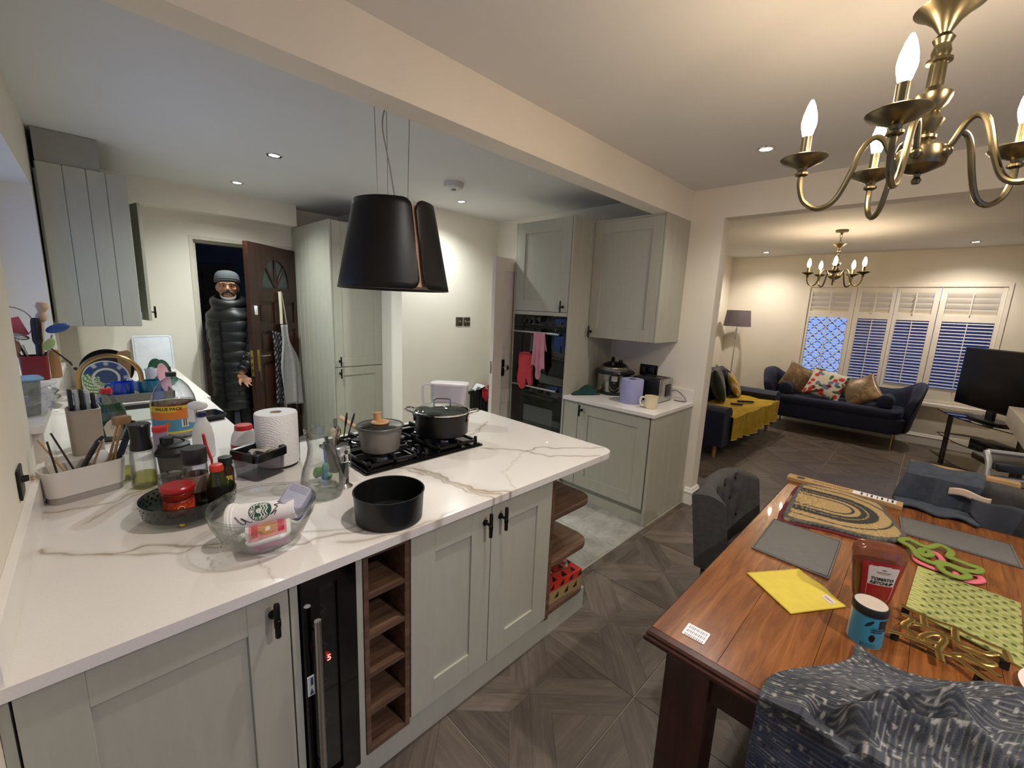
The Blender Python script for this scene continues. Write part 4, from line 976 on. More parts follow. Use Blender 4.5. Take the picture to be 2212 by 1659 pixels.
# white chopping board against the back wall
t = thing('chopping_board', 'white plastic chopping board leaning on the back wall', 'chopping board', (.475, 5.335, ZT), 0, rot=(radians(-7), 0, 0))
g = G(); g.prism(rrect(.30,.33,.022,4,0,.165), -.006, .006, M=rotm(pi/2,0,0), bev=.002); obj('board', g, pm('board_white','dfe2e8',.4), t)
g = G(); P = rrect(.27,.30,.018,4,0,.165); g.tube([(x,-.0068,y) for x, y in P], .0016, 5, closed=True); obj('juice_groove', g, pm('groove_grey','b9bec6',.5), t)
t = thing('food_tray', 'black plastic tray at the far edge of the sink worktop', 'tray', (.50, 3.05, ZT), .2); g = G(); P = rrect(.13,.17,.02,4); g.loft([[(x*.85,y*.85,0) for x,y in P],[(x,y,.035) for x,y in P],[(x*.95,y*.95,.035) for x,y in P],[(x*.8,y*.8,.003) for x,y in P]]); obj('tray', g, blk2, t)
t = thing('spice_pot', 'small red-capped pot behind the squash bottle', 'pot', (.215, 2.52, ZT)); lat(t, 'pot', shell([(.026,0),(.028,.004),(.028,.1)], .0015), pm('pot_purple','8d7a92',.4), 18); lat(t, 'cap', [(.0001,.098),(.03,.098),(.03,.12),(.0001,.122)], red, 18)
# --- on the sill
SZ = 1.161
t = thing('sill_container', 'clear tub with pale blue lid in a plastic bag on the sill', 'tub', (-.205, 2.47, SZ), .2)
g = G(); P = rrect(.135,.10,.02,4); g.loft([[(x*.86,y*.86,0) for x,y in P],[(x,y,.115) for x,y in P],[(x,y,.14) for x,y in P],[(x*.95,y*.95,.14) for x,y in P],[(x*.8,y*.8,.004) for x,y in P]]); obj('tub', g, pm('tub_grey','9aa49f',.4,alpha=.8), t)
g = G(); g.prism(rrect(.155,.12,.022,4), .138, .146, bev=.002); obj('lid', g, pm('lid_sky','86b9dc',.3), t)
g = G(); random.seed(5); hh = [[random.random() for _ in range(25)] for _ in range(13)]
g.grid(lambda u, v: ((.085+.018*hh[int(v*10)][int(u*24) % 24]*(1+1.5*(cos(u*2*pi-.3) > .5)))*cos(u*2*pi), (.068+.016*hh[int(v*10)][int(u*24) % 24])*sin(u*2*pi), .002+.11*v), 24, 10, wrapu=True); obj('plastic_bag', g, thin_glass('bag',(.88,.88,.87),1.6,.12), t, smooth=0)
UX, UY = -.195, 3.42
t = thing('utensil_pot', 'red utensil pot crowded with cooking tools on the sill', 'pot', (UX, UY, SZ)); g = G(); P = rrect(.1,.1,.02,4); g.loft([[(x,y,0) for x,y in P],[(x*1.03,y*1.03,.13) for x,y in P],[(x*.96,y*.96,.13) for x,y in P],[(x*.93,y*.93,.005) for x,y in P]]); obj('pot', g, pm('pot_red','7c1418',.4), t)
t = thing('wooden_block', 'pale wooden block standing beside the red utensil pot', 'block', (UX+.075, UY+.03, SZ)); g = G(); g.box(-.022,.022,-.02,.02,0,.155,.003); obj('block', g, beech, t)
def tool(name, lab, cat, p, q, r, hm, head, m, M):
    t = thing(name, lab, cat, (UX, UY, SZ), 0, group='cooking tools in the red pot'); g = G(); g.rod(p, q, r, 8); obj('handle', g, hm, t); g = G(); head(g, M); obj('head', g, m, t)
tool('wooden_spoon', 'big brown wooden spoon leaning left in the utensil pot', 'spoon', (-.02,-.01,.03), (-.06,-.03,.16), .006, olive, lambda g, M: g.sphere((0,0,0),(.045,.012,.06),16,10,M=M), olive, rotm(.1,-.5,0,(-.085,-.04,.19)))
tool('ladle', 'steel ladle bowl in the utensil pot', 'ladle', (0,-.02,.03), (-.03,-.03,.19), .004, steel, lambda g, M: g.sphere((0,0,0),(.045,.02,.018),16,10,M=M), steel, rotm(0,.3,0,(-.045,-.02,.235)))
tool('slotted_turner', 'black slotted turner tilted left in the utensil pot', 'turner', (-.02,.01,.03), (-.08,0,.25), .005, blk2, lambda g, M: [g.box(-.035+.02*i,-.027+.02*i,-.002,.002,-.05,.05,M=M) for i in range(4)]+[g.box(-.035,.035,-.002,.002,-.05+.033*i,-.043+.033*i,M=M) for i in range(4)], pm('turner_purple','2b2140',.5), rotm(0,-.5,0,(-.10,0,.27)))
tool('sieve', 'round steel sieve with fine mesh standing in the utensil pot', 'sieve', (-.01,.03,.03), (-.055,.04,.24), .003, steel, lambda g, M: g.tube([M @ Vector((.085*cos(a),0,.085*sin(a))) for a in [i*2*pi/30 for i in range(30)]], .003, 6, closed=True), chrome, rotm(0,0,0,(-.07,.05,.3)))
tool('pink_spatula', 'pink silicone spatula behind the turner', 'spatula', (0,.02,.03), (-.05,.02,.2), .005, blk2, lambda g, M: g.box(-.06,.06,-.004,.004,-.05,.05,.003,M=M), pm('silicone_pink','d2616f',.5), rotm(0,-.3,0,(-.075,.03,.27)))
tool('rolling_pin', 'turned pale wooden rolling pin upright in the utensil pot', 'rolling pin', (.02,.02,.03), (.045,.03,.32), .014, pm('maple','c9a582',.5), lambda g, M: g.lathe([(.012,0),(.022,.01),(.024,.03),(.016,.045),(.016,.055),(.026,.075),(.022,.1),(.0001,.106)],18,M=M), MATS['maple'], rotm(0,.12,0,(.047,.03,.31)))
tool('stick_handle', 'thick black handle standing in the utensil pot', 'utensil', (.02,-.02,.03), (.025,-.02,.2), .012, black, lambda g, M: g.lathe([(.013,0),(.02,.02),(.02,.12),(.016,.14),(.0001,.142)],16,M=M), black, rotm(0,.03,0,(.024,-.02,.19)))
tool('blue_brush', 'blue silicone brush leaning right in the utensil pot', 'brush', (.03,0,.05), (.08,-.01,.24), .004, steel, lambda g, M: g.sphere((0,0,0),(.05,.014,.024),14,8,M=M), pm('silicone_blue','2f4f86',.5), rotm(0,-.35,0,(.105,-.01,.275)))
tool('green_spatula', 'lime green spatula leaning right in the utensil pot', 'spatula', (.03,-.03,.05), (.05,-.03,.15), .005, blk2, lambda g, M: g.sphere((0,0,0),(.02,.006,.036),12,8,M=M), pm('silicone_lime','a3b96b',.5), rotm(0,.5,0,(.065,-.03,.19)))
t = thing('black_skewer', 'thin black stick leaning from the pot to the right', 'utensil', (UX, UY, SZ)); g = G(); g.tube([(.05,-.02,.19),(.1,-.03,.13),(.135,-.04,.085),(.14,-.042,.07)], [.004,.004,.005,.003], 6); obj('stick', g, blk2, t)
# --- dimmer switch on the near left wall
t = thing('wall_switch', 'dark bronze switch plate with knob on the left wall edge', 'switch', (xl(1.85)+.001, 1.85, 1.085))
g = G(); g.box(0,.006,-.045,.045,-.045,.045,.002); obj('plate', g, bronze, t)
g = G(); g.lathe([(.0001,0),(.011,0),(.009,.014),(.0001,.015)], 16, M=rotm(0,pi/2,0,(.006,0,.008))); obj('knob', g, bronze, t)
# --- packet box on the lowest end shelf
t = thing('snack_box', 'red and tan snack box with black triangles on the bottom end shelf', 'box', (1.66, 1.285, .1585), -.08)
def bcol(top):
    def f(u, v):
        c = lin('c8372c') if top or v > .62 else lin('a58c5e')
        x, y = u*4.2, v*(3.4 if top else 1.8); k = int(y); xx = (x+.5*(k % 2)) % 1; yy = y % 1
        if .3 < xx < .72 and .25 < yy < .25+.55*(xx-.3)/.42+.1: c = lin('17120f')
        if top and .25 < u < .5 and .35 < v < .45: c = lin('ded7d0')
        if top and u > .9 and v > .9: c = lin('dcd8d0')
        return c
    return f
g = G(); w, d, h = .30, .20, .105
g.grid(lambda u, v: ((u-.5)*w, (v-.5)*d, h), 48, 40, bcol(True)); g.grid(lambda u, v: ((u-.5)*w, -d/2, v*h), 48, 24, bcol(False)); g.grid(lambda u, v: (w/2, (u-.5)*d, v*h), 40, 24, bcol(False)); g.grid(lambda u, v: (-w/2, (.5-u)*d, v*h), 4, 4, bcol(False)); g.grid(lambda u, v: ((.5-u)*w, d/2, v*h), 4, 4, bcol(False)); g.grid(lambda u, v: ((u-.5)*w, (.5-v)*d, 0), 2, 2, bcol(False))
bmesh.ops.remove_doubles(g.b, verts=g.b.verts, dist=1e-5); obj('box', g, painted('label', .35), t)
g = G(); g.sphere((.03,.0,.112), (.1,.06,.012), 14, 8); obj('film_wrap', g, thin_glass('film',(.9,.9,.9),2), t)
# ================================================================== HOB, PANS, HOOD, DOORS, APPLIANCES
t = thing('gas_hob', 'black glass gas hob with cast iron grates set in the peninsula', 'hob', (0,0,0))
HX0, HX1, HY0, HY1 = .80, 1.475, 1.642, 2.16
iron = pm('cast_iron','101011',.5,.2,var=.15,scale=60)
g = G(); g.prism(rrect(HX1-HX0, HY1-HY0, .012, 3, (HX0+HX1)/2, (HY0+HY1)/2), .9105, .917, bev=.002); g.prism(rrect(HX1-HX0-.02, HY1-HY0-.02, .01, 3, (HX0+HX1)/2, (HY0+HY1)/2), .917, .922, bev=.0015); obj('glass_top', g, gloss, t)
BU = [(.955, 1.775, .052), (.955, 2.03, .04), (1.335, 1.80, .05), (1.335, 2.03, .045)]
for x, y, r in BU:
    g = G(); g.lathe([(.0001,.922),(r*1.15,.922),(r*1.15,.926),(r,.93),(r*.95,.94),(r*.8,.943),(.0001,.943)], 28, (x,y,0)); bb = obj('burner', g, pm('burner_steel','8f9094',.25,.9), t)
    g = G(); g.lathe([(.0001,.943),(r*.78,.943),(r*.74,.95),(.0001,.951)], 28, (x,y,0)); obj('burner_cap', g, iron, bb)
for x0, x1 in ((.83, 1.09), (1.20, 1.455)):
    for yc in (1.79, 2.03):
        y0, y1 = yc-.115, yc+.115; xc = (x0+x1)/2; g = G()
        for a in ((x0,x1,y0,y0+.012),(x0,x1,y1-.012,y1),(x0,x0+.012,y0,y1),(x1-.012,x1,y0,y1)): g.box(*a,.930,.942)
        for a in ((xc-.006,xc+.006,y0,y0+.075),(xc-.006,xc+.006,y1-.075,y1),(x0,x0+.085,yc-.006,yc+.006),(x1-.085,x1,yc-.006,yc+.006)): g.box(*a,.930,.958)
        for a in ((x0,y0),(x1-.012,y0),(x0,y1-.012),(x1-.012,y1-.012)): g.box(a[0],a[0]+.012,a[1],a[1]+.012,.922,.958)
        obj('grate', g, iron, t)
for k in range(4):
    g = G(); g.lathe([(.0001,.922),(.019,.922),(.019,.928),(.014,.93),(.013,.948),(.0001,.949)], 20, (1.145, 1.70+.075*k, 0)); obj('knob', g, pm('knob_grey','3b3b3e',.25,.8), t)
# saucepan
t = thing('saucepan', 'grey saucepan with wooden knob and handle on the front hob ring', 'saucepan', (.955, 1.80, .9585), 2.35)
enam = pm('pan_grey','77726c',.45,.3,var=.12,scale=14)
lat(t, 'pan', [(.0001,0),(.082,0),(.088,.006),(.102,.105),(.106,.108),(.106,.112),(.1,.112),(.086,.01),(.0001,.008)], enam, 44)
g = G(); g.lathe([(.106,.112),(.108,.116),(.106,.12),(.085,.124),(.04,.13),(.0001,.131)], 44); ld = obj('lid', g, thin_glass('lid_smoke',(.42,.41,.38),1.0), t)
lat(t, 'lid_rim', [(.1,.113),(.109,.113),(.110,.119),(.107,.123),(.1,.122)], pm('lid_grey','4c4a47',.4), 44, cap0=False, cap1=False)
g = G(); g.lathe([(.0001,.129),(.04,.129),(.043,.134),(.038,.139),(.018,.142),(.0001,.142)], 28); kb = obj('knob_base', g, pm('pan_wood','c29364',.5,var=.1), ld)
g = G(); g.lathe([(.018,.141),(.017,.165),(.02,.178),(.0001,.174)], 22, M=rotm(.08,.1,0)); obj('knob', g, MATS['pan_wood'], ld)
g = G(); g.tube([(.1,0,.095),(.135,0,.115),(.19,0,.15)], [.011,.013,.014], 10, flat=(1,.7)); obj('handle', g, pm('pan_handle','d2b48d',.5), t)
g = G(); g.rod((.09,0,.09),(.12,0,.105),.009,10); obj('ferrule', g, chrome, t)
# casserole
t = thing('stock_pot', 'big black casserole pot with glass lid and wire handles on the hob', 'pot', (1.345, 1.845, .9585), -.75)
blp = pm('pot_black','15120f',.32,.3,var=.15)
lat(t, 'pot', [(.0001,0),(.132,0),(.142,.008),(.146,.118),(.15,.122),(.15,.126),(.143,.126),(.138,.012),(.0001,.01)], blp, 52)
g = G(); g.lathe([(.149,.126),(.14,.138),(.1,.152),(.05,.16),(.0001,.162)], 52); ld = obj('lid', g, thin_glass('lid_glass',(.45,.48,.48),1.3), t)
lat(t, 'lid_rim', [(.144,.124),(.152,.124),(.153,.13),(.149,.133),(.143,.13)], chrome, 52, cap0=False, cap1=False)
g = G(); g.tube(spline([(-.05,0,.158),(-.045,0,.164),(-.046,0,.182),(-.03,0,.19),(.03,0,.19),(.046,0,.182),(.045,0,.164),(.05,0,.158)],4), .0045, 8); obj('lid_handle', g, chrome, ld)
g = G(); g.sphere((.02,-.06,.157), .005, 8, 6); obj('steam_vent', g, chrome, ld)
for s in (-1, 1):
    g = G(); g.tube(spline([(s*.143,-.042,.09),(s*.15,-.042,.118),(s*.175,-.04,.128),(s*.195,-.02,.131),(s*.195,.02,.131),(s*.175,.04,.128),(s*.15,.042,.118),(s*.143,.042,.09)],4), .005, 8); hd = obj('handle', g, chrome, t)
    for yy in (-.042,.042):
        g = G(); g.sphere((s*.1425,yy,.085), (.006,.009,.013), 10, 8); obj('rivet_plate', g, pm('copper','a06a4a',.3,1), hd)
# water filter jug
lilac = pm('jug_plastic','dcd7de',.25,var=.03,alpha=.55); lilac2 = pm('jug_lid','e7dfe2',.4)
t = thing('filter_jug', 'translucent water filter jug with white lid behind the casserole', 'jug', (1.60, 2.13, ZT), -.82)
g = G(); P = rrect(.235,.115,.035,5); g.loft([[(x*.82,y*.85,0) for x,y in P],[(x*.9,y*.95,.12) for x,y in P],[(x*1.0+.008,y,.245) for x,y in P],[(x*.97+.008,y*.95,.245) for x,y in P],[(x*.79,y*.8,.004) for x,y in P]]); obj('jug', g, lilac, t)
g = G(); P = rrect(.16,.095,.02,4); g.loft([[(x*.8+.02,y*.8,.12) for x,y in P],[(x+.02,y,.235) for x,y in P]]); obj('funnel', g, pm('jug_inner','c6bcc8',.3,alpha=.7), t)
g = G(); P = rrect(.235,.118,.035,5); g.prism([(x+.01,y) for x,y in P], .245, .258, bev=.003); obj('lid', g, lilac2, t)
g = G(); g.tube(spline([(-.11,0,.24),(-.155,0,.236),(-.165,0,.2),(-.15,0,.08),(-.105,0,.06)],5), .011, 8, flat=(1,.7)); obj('handle', g, lilac, t)
# radiator with cloths
t = thing('column_radiator', 'black column radiator against the wall behind the peninsula', 'radiator', (3.37, 3.86, 0))
rad = pm('radiator_black','16130f',.35,.3)
for k in range(6):
    g = G(); g.rod((-.125+.05*k,0,.1),(-.125+.05*k,0,.62),.019,14); obj('column', g, rad, t)
for z in (.1,.62):
    g = G(); g.rod((-.16,0,z),(.16,0,z),.021,14); obj('header', g, rad, t)
for k in (-1,1):
    g = G(); g.box(k*.12-.01,k*.12+.01,-.01,.06,0,.1); obj('foot', g, rad, t)
t = thing('red_cloth', 'red cloth hung over the black radiator', 'cloth', (3.47, 3.86, .645))
g = G(); g.grid(lambda u, v: (-.08+.19*u+.02*sin(v*5), .045*cos(pi*v)-.01, .03*sin(pi*v)-.22*abs(v-.5)**1.2*(1+.5*sin(u*4))+.012*sin(u*14)), 20, 20); obj('cloth', g, pm('cloth_red','a81e28',.9,var=.15), t, solid=.004)
t = thing('white_cloth', 'white cloth lying on top of the red one on the radiator', 'cloth', (3.36, 3.86, .655))
g = G(); g.grid(lambda u, v: (-.1+.2*u, -.05+.1*v, .035+.02*sin(u*9+v*3)-.05*(2*u-1)**2), 18, 10); obj('cloth', g, pm('cloth_white2','dfe3e2',.9), t, solid=.004)
# light switches
for k, (x, lab) in enumerate(((3.09, 'left bronze dimmer switch plate on the kitchen wall'), (3.20, 'right bronze double dimmer plate on the kitchen wall'))):
    t = thing('wall_switch', lab, 'switch', (x, 3.929, 1.462)); g = G(); g.box(-.05,.05,-.006,0,-.05,.05,.002); obj('plate', g, pm('bronze_plate','6e6455',.35,.9), t)
    for q in ((0,),(-.02,.02))[k]:
        g = G(); g.lathe([(.0001,0),(.013,0),(.011,.016),(.0001,.017)], 16, M=rotm(pi/2,0,0,(q,-.006,0))); obj('knob', g, chrome, t)
# smoke alarm
t = thing('smoke_alarm', 'round white smoke alarm on the kitchen ceiling', 'smoke alarm', (2.295, 3.026, ZC))
lat(t, 'body', [(.0001,-.048),(.03,-.052),(.062,-.05),(.078,-.04),(.082,-.02),(.082,-.004),(.085,-.003),(.085,0),(.0001,0)], pm('alarm_white','cfc9c5',.5), 36); lat(t, 'sensor', [(.0001,-.062),(.018,-.06),(.022,-.05),(.0001,-.05)], pm('alarm_grey','8c8782',.5), 20)
# island hood
HX, HY = 1.095, 1.90
t = thing('cooker_hood', 'black conical island cooker hood hung on wires over the hob', 'cooker hood', (HX, HY, 1.712))
hm = pm('hood_black','0e0d0d',.42,.35,var=.06)
def hood_pt(u, v, R0=.257, R1=.182, a0=radians(-93+3.0), a1=radians(267-3.0)):
    a = a0+(a1-a0)*u; rr = R0+(R1-R0)*v; z = .392*v
    e = min(u, 1-u)*(a1-a0)*rr   # distance from the slit: rounded panel corners
    if e < .04:
        d = .04-sqrt(max(0, .04**2-(.04-e)**2)); z = z*(1-2*d/.392)+d
    return (rr*cos(a), rr*sin(a), z)
def uu(i, n):   # denser near the slit
    x = i/n; return .5-.5*cos(pi*x)
g = G(); g.grid(lambda u, v: hood_pt(.5-.5*cos(pi*u), v), 90, 14); obj('shell', g, hm, t, solid=.006)
g = G(); g.lathe([(.236,.012),(.168,.37),(.0001,.37),(.0001,.365),(.16,.365),(.228,.012)], 44, cap0=False, cap1=False); obj('liner', g, pm('hood_liner','b08a6a',.5), t)
g = G(); g.lathe([(.0001,.02),(.2,.02),(.2,.03),(.0001,.03)], 36); obj('filter_plate', g, pm('hood_filter','2b2b2c',.4,.6), t)
for (x, y) in ((-.06,.04),(.06,-.02),(.02,.09)):
    g = G(); g.rod((x,y,.38),(x*1.2,y*1.2,ZC-1.712),.0016,6); obj('wire', g, pm('wire_steel','8d8d8b',.35,.9), t)
g = G(); g.tube(spline([(.015,0,.37),(-.02,.0,.55),(-.05,.01,.72),(-.03,.0,.82),(.01,0,.9),(.01,0,ZC-1.712)],6), .0032, 6); obj('power_cable', g, pm('cable_grey','9a9792',.5), t)
g = G(); g.lathe([(.0001,0),(.06,0),(.06,-.02),(.0001,-.022)], 24, (.0,.0,ZC-1.712)); obj('ceiling_cup', g, hm, t)
# white panelled door standing open against the oven housing
t = thing('door_2', 'x', 'door'); del t['label'], t['category']; t['kind'] = 'structure'
dw = pm('door_white','ddd3c6',.4,var=.02)
g = G(); X0d, X1d, y0d, y1d, hD = 2.715, 3.53, 2.93, 2.972, 2.1
st = .115
for b in ((X0d,X0d+st,0,hD),(X1d-st,X1d,0,hD),(X0d+st,X1d-st,0,.2),(X0d+st,X1d-st,.72,.86),(X0d+st,X1d-st,hD-.12,hD)): g.box(b[0],b[1],y0d,y1d,b[2],b[3])
obj('door_frame', g, dw, t, smooth=0)
for z0, z1 in ((.2,.72),(.86,hD-.12)):
    g = G(); g.box(X0d+st-.004,X1d-st+.004,y0d+.013,y1d-.013,z0-.004,z1+.004); obj('door_panel', g, dw, t, smooth=0)
for s, yy in ((-1, y0d),(1, y1d)):
    g = G(); g.box(2.832,2.868,yy-.004 if s < 0 else yy,yy if s < 0 else yy+.004,.99,1.15,.001); pl = obj('lock_plate', g, black, t, smooth=0)
    g = G(); g.lathe([(.008,0),(.008,.03),(.018,.034),(.026,.045),(.027,.056),(.02,.066),(.0001,.07)], 22, M=rotm(pi/2 if s < 0 else -pi/2,0,0,(2.85,yy,1.075))); obj('knob', g, chrome, pl)
g = G(); g.box(2.712,2.716,2.938,2.964,1.02,1.14,.001); obj('latch_plate', g, steel, t)
# --- brown outside door standing open, with fanlight
t = thing('door_1', 'x', 'door', (1.83, 5.372, 0), math.atan2(-.566,-.651)); del t['label'], t['category']; t['kind'] = 'structure'
t['label'] = 'open dark brown wooden outside door with fan-shaped glass'
def door_wood():
    a = N('mahogany'); v = a.mapping(a.obj(), (14,14,1.2)); n = a.noise(v, 2.2, 5, .6, .4)
    a.col(a.ramp(n, [(.25, lin('1d0d07')), (.55, lin('36190e')), (.8, lin('472615'))])); a.set(rough=.38, coat=.1); a.bump(n, .06, .003); MATS['mahogany'] = a.m; return a.m
mah = door_wood(); W_, H_, TH = .865, 2.17, .046
g = G(); s = .125
xc = W_/2
bars = [(0,s,0,H_),(W_-s,W_,0,H_),(s,W_-s,0,.22),(xc-.055,xc+.055,.22,1.62),(s,W_-s,.98,1.08),(s,W_-s,1.30,1.37),(s,W_-s,1.60,1.72)]
for b in bars: g.box(b[0],b[1],-TH/2,TH/2,b[2],b[3],.003)
# top panel with a fan-shaped opening
R = .232; zc = 1.745
n = 22; arch = [(xc-R*cos(pi*i/n), zc+R*1.25*sin(pi*i/n)) for i in range(n+1)]
zt = H_
def quadcol(p, q): return [(p[0],p[1]),(q[0],q[1]),(q[0],zt),(p[0],zt)]
for p, q in zip(arch, arch[1:]): g.prism(quadcol(p, q), -TH/2, TH/2, M=rotm(pi/2,0,0))
for a, b in ((s, arch[0][0]), (arch[-1][0], W_-s)):
    g.prism([(a,1.72),(b,1.72),(b,zt),(a,zt)], -TH/2, TH/2, M=rotm(pi/2,0,0))
g.prism([(arch[0][0],1.72),(arch[-1][0],1.72),(arch[-1][0],zc),(arch[0][0],zc)], -TH/2, TH/2, M=rotm(pi/2,0,0))
obj('door_leaf', g, mah, t, smooth=20)
g = G(); g.prism([(x,z) for x, z in arch], -.003, .003, M=rotm(pi/2,0,0)); obj('fan_pane', g, pm('dusk_glass','5d696b',.25,var=.1,alpha=.85), t)
for a in (48, 90, 132):
    g = G(); p = (xc, zc); q = (xc+R*cos(radians(a)), zc+R*1.25*sin(radians(a))); d = Vector((q[0]-p[0], q[1]-p[1])).normalized(); w = Vector((-d.y, d.x))*.016
    g.prism([(p[0]-w.x,p[1]-w.y),(p[0]+w.x,p[1]+w.y),(q[0]+w.x,q[1]+w.y),(q[0]-w.x,q[1]-w.y)], -.018, .018, M=rotm(pi/2,0,0), bev=.004); obj('glazing_bar', g, mah, t)
for x0, x1 in ((s, xc-.055), (xc+.055, W_-s)):
    for z0, z1 in ((.22,.98),(1.08,1.30),(1.37,1.60)):
        g = G(); g.box(x0-.004,x1+.004,-.010,.010,z0-.004,z1+.004); g.box(x0+.03,x1-.03,-.017,.017,z0+.03,z1-.03,.006); obj('raised_panel', g, mah, t, smooth=25)
db = pm('door_brass','b39a52',.3,.9)
g = G(); g.box(W_,W_+.003,-.013,.013,.86,1.12,.001); lp = obj('latch_plate', g, db, t, smooth=0)
for z in (.90,.96,1.03): 
    g = G(); g.box(W_+.002,W_+.0042,-.006,.006,z,z+.03); obj('latch_slot', g, blk2, lp)
g = G(); g.box(W_-.085,W_-.045,TH/2,TH/2+.004,.9,1.12,.001); bp = obj('handle_plate', g, db, t)
g = G(); g.tube([(W_-.065,TH/2,1.06),(W_-.065,TH/2+.05,1.06),(W_-.1,TH/2+.055,1.06),(W_-.175,TH/2+.052,1.058)], .008, 8); obj('lever_handle', g, pm('satin_nickel','b9b3a4',.3,1), bp)
g = G(); g.tube([(W_-.065,-TH/2,1.06),(W_-.065,-TH/2-.05,1.06),(W_+.02,-TH/2-.052,1.06)], .008, 8); obj('lever_handle', g, MATS['satin_nickel'], bp)
g = G(); g.box(W_-.075,W_-.055,TH/2+.004,TH/2+.012,.93,.955,.002); g.box(W_-.068,W_-.062,TH/2+.01,TH/2+.014,.80,.935); obj('keys', g, steel, t, kind='stuff')
g = G(); g.box(W_-.075,W_-.045,TH/2,TH/2+.018,1.47,1.56,.004); obj('chain_guard', g, wplas, t)
g = G(); g.rod((xc,TH/2,1.70),(xc,TH/2+.04,1.715),.006,8); obj('hook', g, db, t)
# aprons hung on the hook
A1 = thing('apron', 'grey linen apron hanging by a cream strap on the brown door', 'apron', (1.83, 5.372, 0), math.atan2(-.566,-.651))
lin_ = pm('linen_grey','9b9795',.9,var=.06,bump=.15,bscale=300)
def apr(u, v):
    z = 1.36-.92*v*(1-.1*u); w = .12+.24*sst(.12,.55,v)-.04*sst(.7,1,v)
    cx_ = xc-.06-.02*v; return (cx_+.06-w*(u-.35)*1.15, TH/2+.05+.03*sin(u*11+v*2)*(.4+v)+.02*v, z-.10*sst(.35,1,u)*sst(.5,1,v))
g = G(); g.grid(apr, 30, 34); obj('cloth', g, lin_, A1, solid=.004)
for (a, b) in (((xc+.012,1.71),(xc+.03,1.37)),((xc-.01,1.71),(xc-.055,1.37))):
    g = G(); g.tube([(a[0],TH/2+.035,a[1]),((a[0]+b[0])/2,TH/2+.045,(a[1]+b[1])/2),(b[0],TH/2+.05,b[1])], .014, 6, flat=(1,.2)); obj('neck_strap', g, pm('strap_cream','c2b79d',.8), A1)
g = G(); g.tube([(xc-.17,TH/2+.06,.98),(xc-.19,TH/2+.05,.8),(xc-.2,TH/2+.05,.55)], .008, 6, flat=(1,.3)); obj('waist_tie', g, lin_, A1)
A2 = thing('apron', 'dark striped apron hanging behind the grey apron on the door', 'apron', (1.83, 5.372, 0), math.atan2(-.566,-.651))
g = G(); g.grid(lambda u, v: (xc+.16-.2*u-.02*sin(v*3), TH/2+.024+.012*sin(u*9), 1.30-.78*v-.04*u), 30, 60, lambda u, v: lin('b9bcc0') if ((v*13+u*5) % 1) < .13 else lin('17181c')); obj('cloth', g, painted('cloth', .9), A2, solid=.003)
# ================================================================== RIGHT WORKTOP
t = thing('pressure_cooker', 'steel and black electric pressure cooker on the short worktop', 'pressure cooker', (3.415, 2.04, ZT), radians(-57))
cs = pm('cooker_steel','a5a29d',.3,1,var=.08,stretch=(1,1,8))
lat(t, 'base', [(.0001,0),(.14,0),(.148,.012),(.15,.03),(.0001,.03)], black, 44); lat(t, 'drum', [(.148,.028),(.15,.032),(.15,.185),(.146,.19)], cs, 44, cap0=False, cap1=False)
lat(t, 'collar', [(.14,.185),(.178,.188),(.182,.2),(.172,.214),(.14,.216),(.0001,.216)], black, 44)
lat(t, 'lid', [(.135,.214),(.135,.228),(.128,.235),(.125,.246),(.115,.252)], cs, 44, cap0=False, cap1=False); lat(t, 'lid_top', [(.116,.25),(.1,.27),(.06,.288),(.0001,.292)], black, 36)
g = G(); g.tube(spline([(-.02,.10,.262),(-.02,.085,.30),(-.02,.03,.318),(-.02,-.04,.318),(-.02,-.085,.295),(-.02,-.10,.262)],5), .016, 10); obj('lid_handle', g, black, t)
g = G(); g.lathe([(.0001,.28),(.018,.285),(.018,.305),(.0001,.31)], 14, (.05,0,0)); obj('steam_valve', g, black, t)
for s in (-1,1):
    g = G(); g.box(-.03,.03,s*.17-.03,s*.17+.03,.19,.212,.008); obj('side_handle', g, black, t)
g = G(); g.prism([(.146*0+x, z) for x, z in rrect(.088,.155,.03,5,0,.108)], .146, .162, M=rotm(pi/2,0,0) , bev=.003); pn = obj('control_panel', g, black, t)
pn.rotation_euler = (0,0,radians(0))
g = G(); g.prism(rrect(.052,.05,.008,4,0,.155), .162, .1635, M=rotm(pi/2,0,0)); obj('display', g, pm('panel_silver','b9b6b4',.4,.4), pn)
g = G(); g.lathe([(.0001,0),(.034,0),(.033,.012),(.024,.016),(.022,.013),(.0001,.013)], 28, M=rotm(pi/2,0,0,(0,-.162,.088))); obj('dial', g, pm('dial_dark','1d1d1f',.25,.4), pn)
g = G(); g.tube([(.036*cos(a),-.1645,.088+.036*sin(a)) for a in [pi*1.05+pi*.9*i/14 for i in range(15)]], .003, 6); obj('dial_arc', g, MATS['panel_silver'], pn)
t = thing('blue_paper_roll', 'pale blue centre-feed paper roll beside the cream mug', 'paper roll', (3.185, 1.725, ZT))
lat(t, 'paper', [(.03,0),(.09,0),(.092,.005),(.092,.192),(.089,.197),(.03,.197)], pm('paper_blue','9a9bc4',.9,var=.03,bump=.1), 40, cap0=False, cap1=False); lat(t, 'core', [(.03,0),(.03,.19),(.026,.19),(.026,0)], pm('core_card','8d8a9c',.8), 24, cap0=False, cap1=False)
t = thing('mug', 'cream mug standing at the front edge of the short worktop', 'mug', (3.125, 1.515, ZT), radians(135))
lat(t, 'cup', shell([(.042,0),(.047,.006),(.051,.05),(.053,.098)], .004), pm('glaze_ivory','e6d9b6',.3), 32)
g = G(); g.tube(spline([(.048,0,.085),(.078,0,.085),(.088,0,.055),(.075,0,.022),(.046,0,.018)],5), .0065, 8); obj('handle', g, MATS['glaze_ivory'], t)
